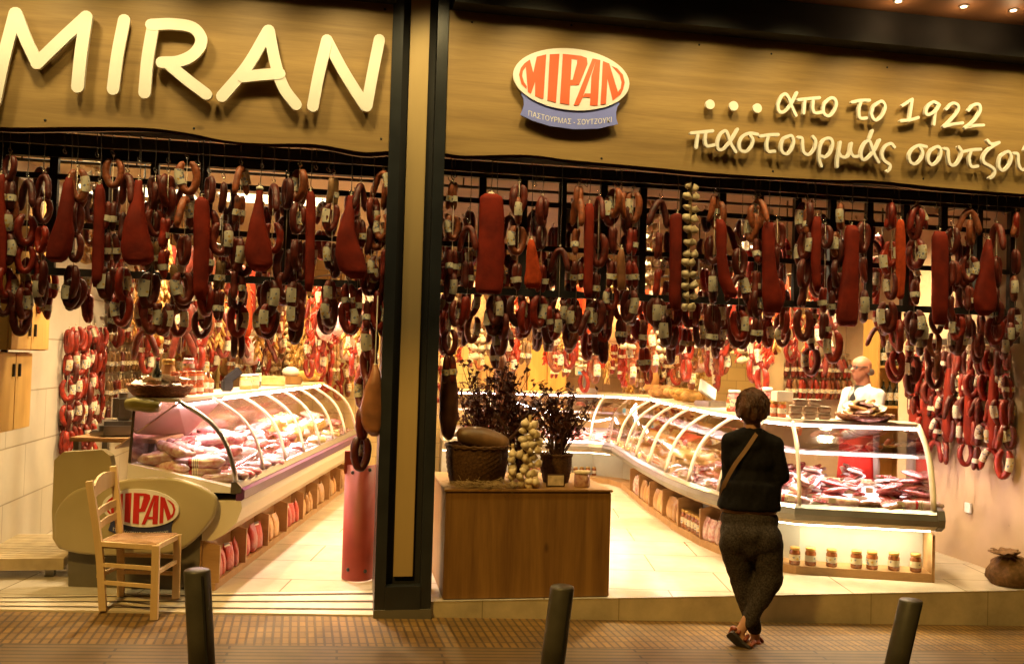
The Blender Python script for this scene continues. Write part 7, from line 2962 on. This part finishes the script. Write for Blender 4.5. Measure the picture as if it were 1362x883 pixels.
gl_.tube([H0 + MF * .10 - MR * .01 + Vector((0, 0, .014)), H0 + MF * .10 + MR * .01 + Vector((0, 0, .014))], .003, 5)
gl_.build('glasses', 'dark', hd_)
e_ = MB()
for s in (-1, 1):
    e_.ball(H0 + MF * .084 + MR * s * .032 + Vector((0, 0, .012)), .010, 8, 6)
e_.build('eyes', 'dark', hd_)
hr2 = MB()
for s in (-1, 1):
    mel(hr2, H0 + MR * s * .068 - MF * .045 + Vector((0, 0, -.03)), (.045, .014, .035))
mel(hr2, H0 - MF * .078 + Vector((0, 0, -.04)), (.02, .06, .03))
blend_body(hr2, 'hair', 'grey', hd_, .008, 2)
zsh = hz - .20
ct = MB()
mel(ct, Vector((0, 0, zsh - .10)) - MF * .02, (.12, .19, .15))
mel(ct, Vector((0, 0, zsh - .28)) - MF * .01, (.135, .19, .20))
mel(ct, Vector((0, 0, zsh - .48)), (.145, .19, .18))
ct.loft([[Vector((0, 0, z)) + MF * .14 * k * math.cos(t) + MR * .19 * k * math.sin(t) for t in [2 * PI * j / 20 for j in range(20)]] for z, k in ((zsh - .4, 1), (zsh - .7, 1.02), (.55, 1.12))])
for s in (-1, 1):
    sh0 = Vector((0, 0, zsh - .045)) + MR * s * .19 - MF * .02
    el = Vector((0, 0, zsh - .33)) + MR * s * .24 + MF * .04
    wr_ = Vector((0, 0, zsh - .40)) + MR * s * .14 + MF * .30
    tapered(ct, sh0, el, .068, .052)
    tapered(ct, el, wr_, .052, .042)
    tapered(ct, Vector((0, 0, zsh)) - MF * .03, sh0, .06, .062)
ct_o = blend_body(ct, 'coat', 'coat', man, .012, 4)
wrinkle(ct_o, .010, (11, 11, 6), 5.0)
for s in (-1, 1):
    h_ = MB()
    hand(h_, Vector((0, 0, zsh - .40)) + MR * s * .14 + MF * .31, MF - MR * s * .3, s, .5)
    blend_body(h_, 'hand', 'skinman', man, .006, 1)
ap = MB()
ap.loft([[Vector((0, 0, z)) + MF * (.16 * k) * math.cos(t) + MR * (.205 * k) * math.sin(t) for t in [-1.35 + 2.7 * j / 16 for j in range(17)]] + [Vector((0, 0, z)) + MF * (.152 * k) * math.cos(t) + MR * (.20 * k) * math.sin(t) for t in [1.35 - 2.7 * j / 16 for j in range(17)]] for z, k in ((zsh - .34, 1.0), (zsh - .6, 1.03), (.5, 1.16))])
ap.build('apron', 'apron', man)
vs_ = MB()
nk = Vector((0, 0, zsh + .045))
vs_.loft([[nk + MF * (a0 + dz0) + MR * w0 + Vector((0, 0, z0)) for (a0, w0) in ((.0, -w), (.035, -w * .5), (.05, 0), (.035, w * .5), (.0, w))] for (z0, w, dz0) in ((.0, .075, .0), (-.06, .080, .035), (-.13, .055, .075), (-.20, .012, .095))], closed=False, caps=False)
vs_.build('shirt_front', 'dark', man)
for s in (-1, 1):
    lp = MB()
    lp.loft([[nk + MF * (-.02) + MR * s * .085 + Vector((0, 0, .02)), nk + MF * (-.02) + MR * s * .10 + Vector((0, 0, .0))],
             [nk + MF * .055 + MR * s * .070 + Vector((0, 0, -.02)), nk + MF * .050 + MR * s * .115 + Vector((0, 0, -.05))],
             [nk + MF * .105 + MR * s * .055 + Vector((0, 0, -.12)), nk + MF * .10 + MR * s * .10 + Vector((0, 0, -.14))],
             [nk + MF * .125 + MR * s * .006 + Vector((0, 0, -.22)), nk + MF * .125 + MR * s * .03 + Vector((0, 0, -.23))]], closed=False, caps=False)
    lp.build('lapel', 'coat', man)
lg = MB()
for s in (-1, 1):
    tapered(lg, Vector((0, 0, .8)) + MR * s * .09, Vector((0, 0, .46)) + MR * s * .10, .095, .07)
    tapered(lg, Vector((0, 0, .46)) + MR * s * .10, Vector((0, 0, .1)) + MR * s * .10, .07, .05)
    tapered(lg, Vector((0, 0, .05)) + MR * s * .10 - MF * .05, Vector((0, 0, .045)) + MR * s * .11 + MF * .16, .045, .045)
blend_body(lg, 'trousers', 'dark', man, .014, 3)
